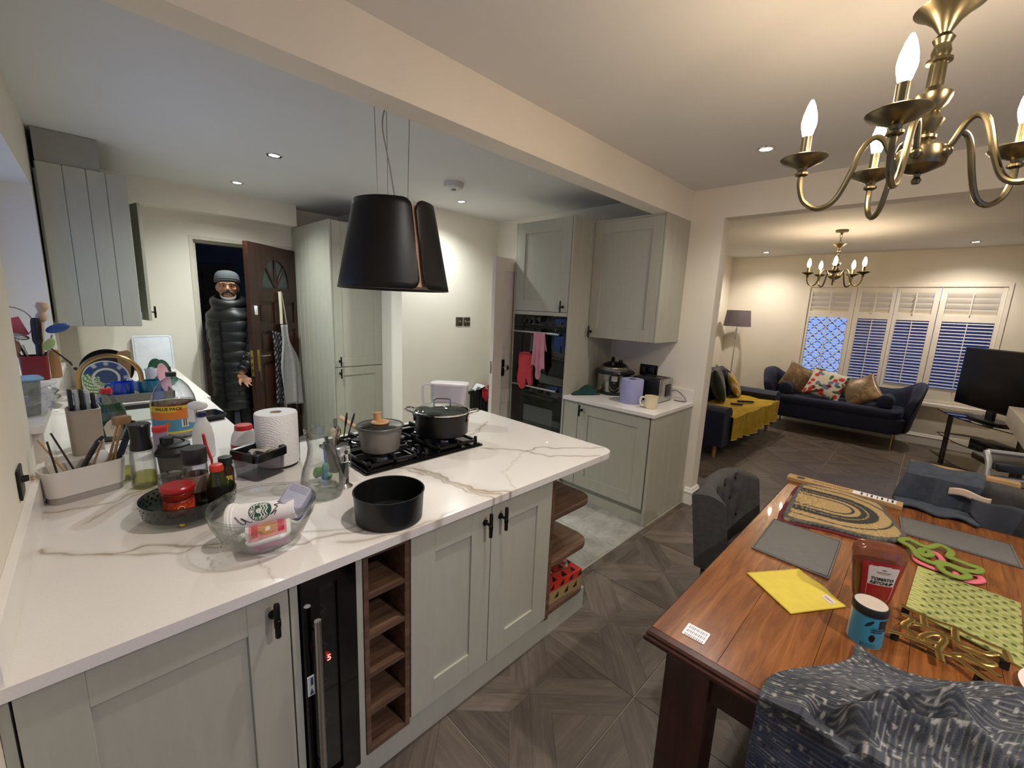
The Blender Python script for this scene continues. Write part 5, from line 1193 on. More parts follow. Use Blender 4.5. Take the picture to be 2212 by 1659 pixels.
t = thing('toaster', 'black toaster with brushed steel end on the short worktop', 'toaster', (3.46, 1.69, ZT), 0)
g = G(); g.box(-.125,.125,-.125,.125,.008,.2,.02,4); obj('body', g, pm('toaster_black','0f0f10',.2), t)
g = G(); g.box(-.118,.118,-.138,-.122,.004,.196,.008); ep = obj('end_panel', g, steel, t)
g = G(); g.box(-.02,.075,-.144,-.136,.045,.15,.004); obj('control_inset', g, black, ep)
for k in (-1,1):
    g = G(); g.box(-.055*k-.014,-.055*k+.014,-.1,.1,.196,.2025); obj('slot', g, pm('slot_dark','1c1b1a',.7), t)
g = G(); g.box(-.11,.11,-.135,.12,0,.01); obj('foot_plate', g, black, t)
t = thing('power_cable', 'black cable looping out behind the toaster', 'cable', (0,0,0)); g = G(); g.tube(spline([(3.56,1.575,.98),(3.60,1.53,1.0),(3.615,1.47,.96),(3.60,1.43,.918),(3.585,1.47,.914),(3.58,1.53,.914)],6), .0035, 6); obj('cable', g, black, t)
t = thing('wall_socket', 'dark double wall socket with black plugs above the toaster', 'socket', (XP-.001, 1.822, 1.135)); g = G(); g.box(-.01,0,-.085,.085,-.05,.05,.003); obj('plate', g, bronze, t)
for k in (-1,1):
    g = G(); g.box(-.045,-.01,k*.04-.026,k*.04+.026,-.03,.03,.006); obj('plug', g, black, t)
t = thing('green_cloth', 'crumpled dark green cloth left of the pressure cooker', 'cloth', (3.13, 2.15, ZT), -.4)
random.seed(11)
g = G(); g.grid(lambda u, v: (-.13+.26*u, (-.055+.11*v)*(.45+.8*u if u < .6 else 1.0), .004+(sin(pi*min(1,u*1.02))**.7)*sin(pi*v)*(.06+.025*sin(u*8+v*5))), 26, 18); obj('cloth', g, pm('cloth_green','123c36',.9,var=.2,scale=25), t, solid=.004)
# oven glove and towel on the top oven handle
t = thing('oven_glove', 'red oven glove hanging on the double oven door', 'oven glove', (2.905, 2.68, 1.235))
og = pm('glove_red','b7353a',.85,var=.08,bump=.2,bscale=150)
def glove(x0, y0, zoff, s=1): 
    P = [(-.075,0),(.075,0),(.078,-.10),(.085,-.17),(.092,-.24),(.085,-.30),(.06,-.335),(.03,-.342),(0,-.325),(-.012,-.27),(-.02,-.22),(-.035,-.25),(-.05,-.29),(-.075,-.30),(-.09,-.28),(-.088,-.22),(-.078,-.14)]
    return [(p.x*s, p.y*s) for p in spline([(a,b,0) for a, b in P], 3, True)]
g = G(); g.prism([(-y, z) for y, z in glove(0,0,0)], -.012, .012, M=rotm(pi/2,0,-pi/2), bev=.008); obj('glove', g, og, t)
g = G(); g.box(-.0155,.0155,-.077,.077,-.012,.006,.004); obj('cuff', g, pm('glove_dark','8e2529',.85), t)
t = thing('pink_towel', 'dusty pink towel draped over the top oven handle', 'towel', (2.905, 2.515, 1.434))
def tow(u, v):
    w = .135*(1-.1*sin(pi*v)); L = .40-.13*abs(u-.62)-.04*sin(u*9)
    if v < .22: q = v/.22; return (.02-.035*sin(q*pi/2)-.008*sin(u*16), (.5-u)*w, -.16*(1-q)+.012*sin(q*pi))
    q = (v-.22)/.78; return (-.02-.01*sin(u*17)*(.3+q)-.012*q, (.5-u)*w*(1+.12*q)-.01*q, .01-L*q)
g = G(); g.grid(tow, 30, 34); obj('towel', g, pm('towel_pink','c48492',.95,var=.07,bump=.3,bscale=220), t, solid=.006)
# ================================================================== PERSON IN THE DOORWAY
def remesh(o, voxel, smooth=4):
    q = o.modifiers.new('remesh', 'REMESH'); q.mode = 'VOXEL'; q.voxel_size = voxel; q.use_smooth_shade = True
    if smooth: s = o.modifiers.new('smooth', 'SMOOTH'); s.iterations = smooth; s.factor = .5
    return o
def limb(g, pts, seg=14):
    P = spline([p[:3] for p in pts], 5); n = len(pts); R = []
    for i in range(len(P)):
        f = min(i/5, n-1-1e-6); k = int(f); R.append(pts[k][3]+(pts[min(k+1, n-1)][3]-pts[k][3])*(f-k))
    g.tube(P, R, seg)
PX = thing('person', 'person in grey beanie and long black puffer coat standing in the open doorway', 'person', (1.075, 5.10, 0), radians(-12))
skin = pm('skin','a9765a',.55,var=.08,scale=18,sss=.05); dark = pm('trouser_black','0d0d0f',.8,var=.1)
g = G()
# torso, neck, head
limb(g, [(0,.0,.98,.11),(0,0,1.15,.10),(0,0,1.35,.105),(0,.01,1.47,.085),(0,.0,1.53,.062),(0,-.01,1.60,.058)])
g.sphere((0,-.01,1.735), (.088,.104,.125), 24, 18); g.sphere((0,-.055,1.655), (.062,.06,.062), 18, 12)   # skull, jaw
g.sphere((0,-.085,1.628), (.032,.03,.028), 14, 10)                                                      # chin
g.sphere((0,-.108,1.765), (.07,.02,.018), 14, 10)                                                        # brow
limb(g, [(0,-.11,1.752,.010),(0,-.122,1.725,.0125),(0,-.130,1.702,.0165)], 10); g.sphere((.013,-.116,1.698), .010, 10, 8); g.sphere((-.013,-.116,1.698), .010, 10, 8)
for s in (-1, 1):
    g.sphere((s*.052,-.083,1.715), (.024,.022,.02), 12, 8)                                               # cheekbones
    g.sphere((s*.09,.005,1.72), (.012,.022,.034), 10, 8)                                                 # ears
g.sphere((0,-.107,1.668), (.027,.016,.008), 12, 8); g.sphere((0,-.104,1.655), (.024,.016,.008), 12, 8)   # lips
# legs
for s in (-1, 1):
    limb(g, [(s*.06,0,.98,.075),(s*.08,0,.75,.075),(s*.1,-.01,.54,.062),(s*.105,.0,.32,.055),(s*.105,.01,.1,.042)]); limb(g, [(s*.105,.03,.06,.04),(s*.11,-.06,.045,.042),(s*.115,-.14,.035,.035)])
# arms; the one on the door side reaches forward
limb(g, [(-.10,.05,1.44,.05),(-.13,.10,1.38,.05),(-.13,.13,1.15,.042),(-.08,.16,.97,.036),(0,.17,.90,.028)])
limb(g, [(.11,-.04,1.44,.06),(.16,-.07,1.38,.058),(.175,-.10,1.15,.048),(.12,-.15,.98,.04),(.06,-.17,.87,.031)])
def hand(g, M):
    """palm lies in the local xz plane, fingers along -z, thumb to the side of the palm"""
    o = g.M; g.M = o @ M
    g.sphere((0,0,-.05), (.042,.017,.052), 14, 10); g.sphere((0,0,-.01), (.03,.02,.03), 12, 8)
    for x, L, sp in ((-.032,.066,-.22),(-.011,.08,-.06),(.011,.076,.09),(.031,.062,.24)):
        a = Vector((x,-.002,-.085)); d = Vector((sin(sp),-.12,-cos(sp))).normalized(); b = a+d*L*.5; d2 = Vector((sin(sp),-.5,-cos(sp))).normalized(); c = b+d2*L*.5
        limb(g, [(*a,.0105),(*((a+b)/2),.0098),(*b,.0098),(*c,.0078)], 10)
    limb(g, [(-.03,-.004,-.03,.015),(-.055,-.012,-.052,.0125),(-.072,-.02,-.08,.009)], 10)
    g.M = o
hand(g, Matrix.Translation((.02,.175,.895)) @ Matrix.Rotation(radians(-70),4,'Y'))
hand(g, Matrix.Translation((.045,-.175,.855)) @ Matrix.Rotation(radians(-52),4,'Y') @ Matrix.Rotation(radians(-25),4,'X') @ Matrix.Rotation(radians(10),4,'Z'))
body = remesh(obj('body', g, skin, PX), .0065, 3)
for s in (-1, 1):
    g = G(); g.sphere((s*.034,-.1,1.738), (.0155,.010,.0095), 12, 8); e = obj('eye', g, pm('eye_white','c9c0b8',.3), body)
    g = G(); g.sphere((s*.034,-.1085,1.738), (.0075,.004,.0075), 10, 8); obj('iris', g, pm('iris_dark','1c120d',.2), e)
    g = G(); limb(g, [(s*.016,-.122,1.758,.004),(s*.035,-.122,1.765,.0055),(s*.06,-.105,1.758,.003)], 8); obj('eyebrow', g, pm('hair_dark','231d1a',.8), body)
# moustache dark, beard grey
g = G(); limb(g, [(-.05,-.082,1.645,.011),(-.034,-.108,1.672,.011),(0,-.118,1.684,.009),(.034,-.108,1.672,.011),(.05,-.082,1.645,.011)], 10); obj('moustache', g, MATS['hair_dark'], body)
g = G(); limb(g, [(-.055,-.068,1.655,.013),(-.045,-.088,1.625,.018),(0,-.104,1.606,.024),(.045,-.088,1.625,.018),(.055,-.068,1.655,.013)], 12); remesh(obj('beard', g, pm('beard_grey','6a6662',.9,var=.25,scale=60), body), .006, 2)
g = G(); limb(g, [(-.018,-.116,1.66,.003),(0,-.120,1.659,.004),(.018,-.116,1.66,.003)], 8); obj('mouth', g, pm('mouth_dark','3a1d18',.6), body)
# beanie
g = G()
rows = [(1.765,.098,.112),(1.775,.106,.121),(1.80,.108,.124),(1.83,.105,.12),(1.86,.094,.108),(1.88,.073,.085),(1.888,.045,.055),(1.89,.01,.012)]
g.loft([[(rx*cos(2*pi*j/28), -.008+ry*sin(2*pi*j/28), z+.018*max(0,-sin(2*pi*j/28))*(1 if z < 1.85 else .2)) for j in range(28)] for z, rx, ry in rows], cap0=False)
hat = obj('beanie', g, pm('beanie_grey','4d5152',.95,var=.06,bump=.3,bscale=260), PX)
g = G()
for z in (1.782, 1.797): g.tube([(.109*cos(2*pi*j/28), -.008+.125*sin(2*pi*j/28), z+.018*max(0,-sin(2*pi*j/28))) for j in range(28)], .0035, 6, closed=True)
obj('beanie_fold', g, MATS['beanie_grey'], hat, kind='stuff')
# coat: quilted body, sleeves, hood collar
coat = pm('coat_black','0b0b0e',.48,var=.2,scale=8,bump=.25,bscale=30)
g = G(); rings = []; TW = radians(-32)
nz = 100
for i in range(nz+1):
    f = i/nz; z = .50+1.07*f; q = abs(sin(z*pi/.10))**.6
    rx = .19 if z < 1.2 else .19+.02*sin((z-1.2)/.28*pi*.6); ry = .15
    if z > 1.41: k = (z-1.41)/.16; rx *= 1-.55*k*k; ry *= 1-.42*k*k
    if z < .62: rx *= .97
    rx += .015*q; ry += .015*q
    rr = [((rx*(1+.02*sin(5*a+z*9)))*cos(a), ry*sin(a), z+.008*sin(3*a+z*20)) for a in [2*pi*j/36 for j in range(36)]]; rings.append([(x*cos(TW)-y*sin(TW), x*sin(TW)+y*cos(TW), zz) for x, y, zz in rr])
g.loft(rings, cap0=False, cap1=False); cb = obj('coat', g, coat, PX)
def sleeve(pts):
    g = G(); P = spline([p[:3] for p in pts], 14); n = len(pts); R = []
    for i in range(len(P)):
        f = min(i/14, n-1-1e-6); k = int(f); r = pts[k][3]+(pts[min(k+1,n-1)][3]-pts[k][3])*(f-k); R.append(r*(.92+.13*abs(sin(i*pi/7))**.6))
    g.tube(P, R, 18); return g
obj('sleeve', sleeve([(.10,-.04,1.44,.085),(.16,-.07,1.38,.086),(.18,-.10,1.16,.078),(.13,-.15,.99,.07),(.075,-.17,.905,.054)]), coat, cb)
obj('sleeve', sleeve([(-.10,.05,1.44,.085),(-.13,.10,1.38,.08),(-.13,.13,1.16,.072),(-.08,.16,.97,.064),(-.01,.17,.905,.054)]), coat, cb)
g = G(); g.tube([(.118*cos(a), .005+.105*sin(a), 1.578+.03*sin(a)) for a in [2*pi*j/26 for j in range(26)]], .044, 12, closed=True, flat=(1,1.3)); obj('hood', g, coat, cb)
g = G(); g.lathe([(.0001,0),(.032,0),(.032,.004),(.0001,.005)], 22, M=rotm(pi/2,0,.15,(.185,-.175,1.28))); pa = obj('sleeve_badge', g, pm('badge_grey','3a3b40',.5), cb)
g = G(); g.box(-.006,.006,-.172,-.166,.52,1.40, M=rotm(0,0,TW)); obj('zip', g, pm('zip_dark','1d1d20',.3,.6), cb)
g = G()
for s in (-1, 1): limb(g, [(s*.1,0,.62,.1),(s*.105,-.01,.5,.088),(s*.108,.0,.3,.08),(s*.108,.01,.1,.075)])
obj('trousers', g, dark, PX)
for s in (-1, 1):
    g = G(); limb(g, [(s*.108,.045,.055,.05),(s*.112,-.05,.05,.053),(s*.118,-.15,.045,.042)]); obj('shoe', g, pm('shoe_black','111113',.5), PX)
# ================================================================== LIVING ROOM
shw = pm('shutter_white','e9e2d6',.5,var=.02)
t = thing('window_3', 'x', 'w'); del t['label'], t['category']; t['kind'] = 'structure'; t['label'] = 'wide living-room window with four white plantation shutters'
g = G()
for b in ((LY0,LY1,LZ1-.045,LZ1),(LY0,LY1,LZ0,LZ0+.04),(LY0,LY0+.04,LZ0+.04,LZ1-.045),(LY1-.04,LY1,LZ0+.04,LZ1-.045)): g.box(XF-.012,XF+.05,b[0],b[1],b[2],b[3])
obj('casing', g, shw, t, smooth=0)
PAN = [(.983,1.466),(.523,.860),(.094,.435),(-.506,-.029)]
ED = [(.924,1.505),(.480,.922),(.034,.478),(-.55,.032)]
def louver_mesh(w, d, tilt):
    g = G(); g.loft([[Vector((d/2*cos(a), y, .0045*sin(a))) for a in [2*pi*i/10 for i in range(10)]] for y in (-w/2, w/2)])
    g.b.transform(Matrix.Rotation(tilt,4,'Y')); return g.mesh('louver', 60)
for (y0, y1), (e0, e1) in zip(PAN, ED):
    q = D.objects.new('shutter_panel', None); COL.objects.link(q); q.parent = t
    g = G(); xa, xb = XF+.004, XF+.036
    for b in ((e0+.002,y0,.63,2.155),(y1,e1-.002,.63,2.155),(y0,y1,.63,.80),(y0,y1,1.70,1.79),(y0,y1,2.085,2.155)): g.box(xa,xb,b[0],b[1],b[2],b[3],.002)
    obj('panel_frame', g, shw, q, smooth=0)
    yc, w = (y0+y1)/2, y1-y0-.006
    m1 = louver_mesh(w, .062, radians(-9)); m2 = louver_mesh(w, .084, radians(68))
    for i in range(21): obj('louver', m1, shw, q, loc=(XF+.02, yc, .822+.0428*i))
    for i in range(4): obj('louver', m2, shw, q, loc=(XF+.02, yc, 1.826+.074*i))
    for z0, z1 in ((.82,1.69),(1.80,2.08)):
        g = G(); g.box(XF-.022,XF-.014,yc-.005,yc+.005,z0,z1); obj('tilt_rod', g, shw, q, smooth=0)
g = G(); g.box(XF+.2,XF+.205,LY0,LY1,LZ0,LZ1); obj('window_pane', g, MATS['window_glass'], t)
g = G()
for y in (LY0,.9,.44,-.02,LY1-.05): g.box(XF+.18,XF+.23,y,y+.05,LZ0,LZ1)
obj('window_bars', g, white, t, smooth=0, kind='stuff')
g = G(); g.box(XF-.05,XF+.2,LY0-.05,LY1+.05,LZ0-.045,LZ0,.004); struct('trim_sill_living', g, trimw)
# outside: dark backdrop added to darken the gaps between louvers, and trellis
g = G(); g.box(11.5,11.7,-4,1.33,-.1,2.1); struct('dark_backdrop', g, pm('dusk_backdrop','2a3450',.9,var=.25,scale=2))
t = thing('garden_trellis', 'diamond trellis seen outside through the left shutter', 'trellis', (9.6, 1.45, .0)); 
for k in range(-16, 17):
    for s in (-1, 1):
        y0 = k*.17; za, zb = 0.0, 1.95; ya, yb = -.6, .75
        lo = max(za, min((ya-y0)*s, (yb-y0)*s)); hi = min(zb, max((ya-y0)*s, (yb-y0)*s))
        if hi-lo < .08: continue
        g = G(); g.tube([(.01*s, y0+s*lo, lo), (.01*s, y0+s*hi, hi)], .007, 4); obj('strip', g, pm('trellis_dark','232a3d',.8), t)
# --- navy sofa under the window
navy = pm('navy_velvet','081434',.7,var=.3,scale=7,bump=.08,bscale=90,sheen=.04)
goldleg = pm('gold_leg','b08f4f',.3,1)
SX, SY, SL, SD = 7.66, .90, 1.76, .70
t = thing('sofa', 'navy velvet sofa with curved back under the shuttered window', 'sofa', (SX, SY, 0))
g = G(); g.loft([[(x*k, y*m, z) for x, y in rrect(SD-.08, SL-.14, .16, 8)] for z, k, m in ((.20,.90,.93),(.22,.96,.97),(.40,1.0,1.0),(.42,.98,.985))]); obj('base', g, navy, t)
g = G(); g.loft([[(x*k-.03, y*m, z) for x, y in rrect(SD-.10, SL-.24, .14, 8)] for z, k, m in ((.42,.97,.98),(.44,1.0,1.0),(.50,1.0,1.0),(.525,.95,.98))]); obj('seat_cushion', g, navy, t)
def shellpt(s, w):
    """s -1..1 round the U from front right to front left; w 0..1 round the section"""
    a = s*1.95; hx, hy = .34, .82
    # superellipse plan
    cx_, sy_ = cos(a), sin(a)
    px = hx*math.copysign(abs(cx_)**.6, cx_); py = hy*math.copysign(abs(sy_)**.55, sy_)
    n = Vector((px/hx**2, py/hy**2)).normalized()
    e = abs(s)
    top = .745+.15*sst(.25,.72,e)-.19*sst(.80,1.0,e)
    fl = .055+.05*sst(.3,.8,e)
    prof = [(-.05,.22),(-.055,.5),(-.05+fl*.3,top-.08),(-.02+fl*.5,top-.015),(.03+fl*.6,top),(.07+fl*.6,top-.025),(.075+fl*.4,top-.12),(.06,.45),(.03,.23)]
    k = w*len(prof); i = int(k) % len(prof); j = (i+1) % len(prof); f = k-int(k)
    o, z = prof[i][0]+(prof[j][0]-prof[i][0])*f, prof[i][1]+(prof[j][1]-prof[i][1])*f
    return (px+n.x*o*.9+.0, py+n.y*o, z)
g = G(); g.loft([[shellpt(-1+2*i/56, j/18) for j in range(18)] for i in range(57)]); obj('back_and_arms', g, navy, t, sub=1)
for sx_, sy_ in ((-1,-1),(-1,1),(1,-1),(1,1)):
    g = G(); g.tube([(sx_*.24, sy_*.70, .21),(sx_*.28, sy_*.70-.0, .0)], [.014,.008], 10); obj('leg', g, goldleg, t)
for k, (y, lab) in enumerate(((-.56,'round navy bolster at the right end of the window sofa'),(.60,'round navy bolster at the left end of the window sofa'))):
    b = thing('bolster', lab, 'bolster', (SX-.06, SY+y, .615), 0); g = G(); g.lathe([(.0001,-.17),(.06,-.172),(.088,-.16),(.09,0),(.088,.16),(.06,.172),(.0001,.17)], 28, M=rotm(0,pi/2,0)); obj('bolster_body', g, navy, b)
def cushion(name, lab, loc, rot, w, h, t_, m, col=None, nseg=28):
    q = thing(name, lab, 'cushion', loc, 0, rot=rot); g = G()
    def f(sign):
        def p(u, v):
            x, y = 2*u-1, 2*v-1; e = (max(0,1-x*x)*max(0,1-y*y))**.42; k = 1-.07*(1-abs(x))*0
            pin = 1-.06*(x*x)*(1-y*y) - .0; pin2 = 1-.06*(y*y)*(1-x*x)
            return (x*w/2*(1-.07*(1-y*y)*abs(x)**3), y*h/2*(1-.07*(1-x*x)*abs(y)**3), sign*t_/2*e)
        return p
    g.grid(f(1), nseg, nseg, col); g.grid(f(-1), nseg, nseg, col); bmesh.ops.remove_doubles(g.b, verts=g.b.verts, dist=.0008); obj('cushion_cover', g, m, q, smooth=70); return q
def gold_mat():
    a = N('crushed_gold'); n = a.noise(a.obj(), 9, 4, .6, 1.2); a.col(a.ramp(n, [(.3, lin('4c3a26')), (.55, lin('7b6143')), (.8, lin('a98f63'))])); a.set(rough=.38, metal=.25, sheen=.4); a.bump(n, .2, .01); return a.m
gold_v = gold_mat()
R90 = pi/2
cushion('cushion', 'bronze crushed velvet cushion at the left of the window sofa', (7.75, 1.40, .745), (radians(76), radians(22), radians(-78)), .42, .42, .14, gold_v)
cushion('cushion', 'bronze crushed velvet cushion standing on its corner at the right of the window sofa', (7.62, .62, .695), (radians(58), radians(-32), radians(-92)), .43, .43, .14, gold_v)
random.seed(21); FL = [(random.random(), random.random(), random.random()*6.28, i % 4) for i in range(44)]
def flor(u, v):
    c = lin('cfc9b9')
    for x, y, a, k in FL:
        dx, dy = u-x, v-y; p, q = dx*cos(a)+dy*sin(a), -dx*sin(a)+dy*cos(a)
        if k in (0, 1) and (p*p+q*q < .0045): c = (lin('c1352f'), lin('6d1a24'))[k] if p*p+q*q < .0035 or q > 0 else lin('d9705f')
        elif k == 2 and p*p/.011+q*q/.0016 < 1: c = lin('2f5c3a')
        elif k == 3 and p*p/.006+q*q/.003 < 1: c = lin('64799c')
    return c
cushion('cushion', 'white cushion with red, green and blue flower print on the window sofa', (7.62, 1.03, .725), (radians(62), radians(14), radians(-88)), .46, .44, .14, painted('fabric', .9), flor, 44)
# --- second navy sofa with yellow throw
t = thing('sofa', 'navy sofa with a yellow throw behind the pier', 'sofa', (5.06, 1.56, 0), radians(-2.5))
L2 = 2.06
g = G(); g.box(.05,L2-.05,.04,.78,.15,.34,.02); obj('base', g, navy, t)
g = G(); g.box(.22,L2-.22,.0,.62,.335,.48,.04,4); obj('seat_cushion', g, navy, t)
for x0 in (0, L2-.24):
    g = G(); g.loft([[(x0+.12+xx*(1.0 if z else 1), y, zz) for xx, zz in [(-.10,.15),(-.11,.40),(-.125,.50),(-.12,.565),(-.07,.605),(0,.615),(.07,.605),(.12,.565),(.125,.50),(.11,.40),(.10,.15)]] for y, z in ((.0,0),(.03,1),(.78,1))]); obj('arm', g, navy, t)
def bk(u, v):
    x = .12+(L2-.24)*u; e = abs(2*u-1)
    P = [(.60,.40),(.64,.70),(.68,.86),(.74,.90),(.82,.87),(.84,.60),(.82,.16)]
    k = v*(len(P)-1); i = min(int(k), len(P)-2); f = k-i
    y, z = P[i][0]+(P[i+1][0]-P[i][0])*f, P[i][1]+(P[i+1][1]-P[i][1])*f
    return (x, y-.02*(sin(u*pi*9)**2 if v < .45 else 0), z-(.10*sst(.75,1,e) if z > .5 else 0))
g = G(); g.grid(bk, 54, 24); obj('back', g, navy, t, solid=.02)
for x, y in ((.1,.1),(L2-.1,.1),(.1,.72),(L2-.1,.72)):
    g = G(); g.tube([(x,y,.16),(x,y,.0)], [.028,.018], 12); obj('leg', g, pm('leg_oak','9a7a4e',.5), t)
th = thing('throw', 'mustard yellow throw spread over the navy sofa seat', 'throw', (5.06, 1.56, 0), radians(-2.5))
def thr(u, v):
    x = .20+(L2-.36)*u; s_ = v
    if s_ < .42:
        q = s_/.42; return (x+.02*sin(u*30)*(1-q), -.035-.022*sin(u*44)*(1-q)-.01*sin(u*19), .20+.02*sin(u*9+1)+(.285-.02*sin(u*9+1))*q-.0*u)
    q = (s_-.42)/.58; return (x, -.03+.58*q, .492+.006*sin(u*17+q*5)+.004*sin(q*12))
def thread(u, v): return lin('a98a1c') if (int(u*300) % 2) else lin('b89a25')
g = G(); g.grid(thr, 150, 60); obj('throw_cloth', g, pm('mustard','b5951f',.95,var=.15,scale=14,bump=.4,bscale=160), th, solid=.008)
g = G(); g.tube([thr(i/120, 0) for i in range(121)], .007, 6); obj('hem', g, pm('hem_pale','c4b268',.9), th)
cushion('cushion', 'dark green velvet cushion at the near end of the yellow-covered sofa', (6.12, 2.03, .70), (radians(70), radians(8), radians(25)), .46, .46, .17, pm('green_velvet','1c2c18',.8,var=.3,sheen=.3))
cushion('cushion', 'second dark green cushion tucked behind the first one', (6.32, 2.08, .72), (radians(74), radians(-6), radians(18)), .45, .45, .15, MATS['green_velvet'])
cushion('cushion', 'yellow cushion with white stripes beside the green cushions', (6.72, 2.0, .66), (radians(62), radians(10), radians(12)), .38, .38, .13, painted('fabric', .9), lambda u, v: lin('d9cfb2') if ((u+v*.6)*4 % 1) < .3 else lin('b3902f'))
for (x, y, rz, L, w, lab) in ((6.00,1.72,-1.0,.15,.05,'short rounded remote control on the yellow throw'),(6.30,1.70,-.85,.22,.04,'long thin remote control on the yellow throw')):
    r = thing('remote_control', lab, 'remote control', (x, y, .506), rz); g = G(); g.prism(rrect(L,w,w*.4,5), 0, .022, bev=.005); rb = obj('remote_body', g, blk2, r)
    for i in range(3):
        for j in range(2):
            g = G(); g.box(-L*.3+i*L*.2-.005,-L*.3+i*L*.2+.005,-.008+j*.016-.004,-.008+j*.016+.004,.022,.0245); obj('button', g, pm('button_grey','5a5a5c',.5), rb)
# --- floor lamp
t = thing('floor_lamp', 'slim chrome floor lamp with pleated grey shade in the corner', 'floor lamp', (7.80, 2.40, 0))
lat(t, 'base', [(.0001,0),(.13,0),(.13,.014),(.03,.024),(.0001,.025)], chrome, 36); g = G(); g.rod((0,0,.02),(0,0,1.5),.009,12); obj('pole', g, chrome, t)
for z in (1.30,1.37,1.43):
    g = G(); g.sphere((0,0,z), (.022,.022,.03), 14, 10); obj('glass_bead', g, thin_glass('bead',(.9,.9,.92),2), t)
n = 96; g = G()
g.grid(lambda u, v: ((.205-.03*v+.004*(int(u*n+.5) % 2))*cos(2*pi*u), (.205-.03*v+.004*(int(u*n+.5) % 2))*sin(2*pi*u), 1.49+.265*v), n, 2, wrapu=True); obj('shade', g, pm('shade_grey','6f656b',.9), t, smooth=10)
# --- television on glass stand
th = math.atan2(.47,.88)
t = thing('television', 'large flat black television on the glass corner stand', 'television', (6.83, -.55, .66), th)
g = G(); g.box(-.55,.55,-.02,.02,.10,.76,.006); obj('casing', g, black, t)
g = G(); g.box(-.535,.535,.0195,.0215,.118,.747); obj('screen', g, pm('screen_black','030304',.2,spec=.15), t)
g = G(); g.box(-.05,.05,-.02,.015,.0,.12,.004); obj('neck', g, black, t); g = G(); g.prism(rrect(.5,.22,.09,6), 0, .012); obj('foot', g, black, t)
t = thing('tv_stand', 'three-tier black glass corner stand under the television', 'stand', (6.83, -.62, 0), th)
sg = thin_glass('black_glass',(.10,.11,.12),1.6)
for z, k in ((.64,1.0),(.37,.86),(.13,.95)):
    P = [(-.62*k,-.05),(-.35*k,-.36)] + [(-.35*k+.70*k*i/10, -.36-.02*sin(pi*i/10)) for i in range(1,10)] + [(.35*k,-.36),(.62*k,-.05)] + [(.62*k-1.24*k*i/14, .20+.10*sin(pi*i/14)) for i in range(15)]
    g = G(); g.prism(P, z, z+.01); obj('glass_shelf', g, sg, t)
for x, y in ((-.5,.12),(.5,.12),(.0,-.28)):
    g = G(); g.rod((x,y,0),(x,y,.64),.025,16); obj('post', g, pm('post_gunmetal','5a5453',.25,.9), t)
t = thing('set_top_box', 'black set-top box on the middle glass shelf', 'box', (6.62, -.62, .3805), th); g = G(); g.box(-.2,.2,-.1,.1,0,.075,.006); obj('case', g, black, t); g = G(); g.box(-.19,.19,.1,.103,.01,.06); obj('front_strip', g, gloss, t)
# ================================================================== DINING
def pine():
    a = N('stained_pine'); v = a.mapping(a.obj(), (1.6,16,16)); n = a.noise(v, 1.8, 6, .62, .9); kn = a.n('TexVoronoi'); kn.inputs['Scale'].default_value = 4.2
    a.l(a.mapping(a.obj(), (1,1.9,1)), kn.inputs['Vector'])
    c = a.ramp(n, [(.22, lin('44220d')), (.45, lin('6e3e19')), (.62, lin('875126')), (.82, lin('9d6734'))])
    k = a.math('LESS_THAN', kn.outputs['Distance'], .055); c = a.mix(a.math('MULTIPLY', k, .75), c, lin('2b1509'))
    a.col(c); a.set(rough=.26, coat=.25); a.bump(n, .04, .003); return a.m
pinem = pine()
def stain():
    a = N('dark_stain'); v = a.mapping(a.obj(), (12,12,1.2)); n = a.noise(v, 2, 5, .6, .4); a.col(a.ramp(n, [(.3, lin('2a130c')), (.6, lin('45221a')), (.8, lin('563024'))])); a.set(rough=.35, coat=.2); return a.m
stainm = stain()
TX0, TX1, TY0, TY1, TZ_ = 1.065, 2.80, -.62, .452, .76
t = thing('dining_table', 'long stained pine dining table in the right foreground', 'table', (0,0,0))
nb = 6; w = (TY1-TY0)/nb
for i in range(nb):
    g = G(); g.box(TX0+.02,TX1-.02,TY0+.0+w*i+.0004,TY0+w*(i+1)-.0004,TZ_-.028,TZ_,.0005,1)
    if i == nb-1 or i == 0: pass
    obj('plank', g, pinem, t, smooth=20)
g = G(); pr_ = [(-.03,TZ_-.0005),(0,TZ_-.002),(.006,TZ_-.008),(.004,TZ_-.014),(.010,TZ_-.02),(.010,TZ_-.03),(.0,TZ_-.04),(-.03,TZ_-.04)]
cor = [(TX0,TY0,-1,-1),(TX1,TY0,1,-1),(TX1,TY1,1,1),(TX0,TY1,-1,1)]
g.loft([[(x+sx_*o, y+sy_*o, z) for o, z in pr_] for x, y, sx_, sy_ in cor], closed=True, loop=True); obj('edge_moulding', g, stainm, t, smooth=40)
for b in ((TX0+.09,TX1-.09,TY1-.10,TY1-.075),(TX0+.09,TX1-.09,TY0+.075,TY0+.10),(TX0+.06,TX0+.085,TY0+.1,TY1-.1),(TX1-.085,TX1-.06,TY0+.1,TY1-.1)):
    g = G(); g.box(*b,.60,TZ_-.03); obj('apron', g, stainm, t, smooth=0)
for x in (TX0+.04, TX1-.16):
    for y in (TY0+.04, TY1-.165):
        g = G(); g.box(x,x+.12,y,y+.125,0,TZ_-.03,.006); obj('leg', g, stainm, t)
TT = TZ_+.0006
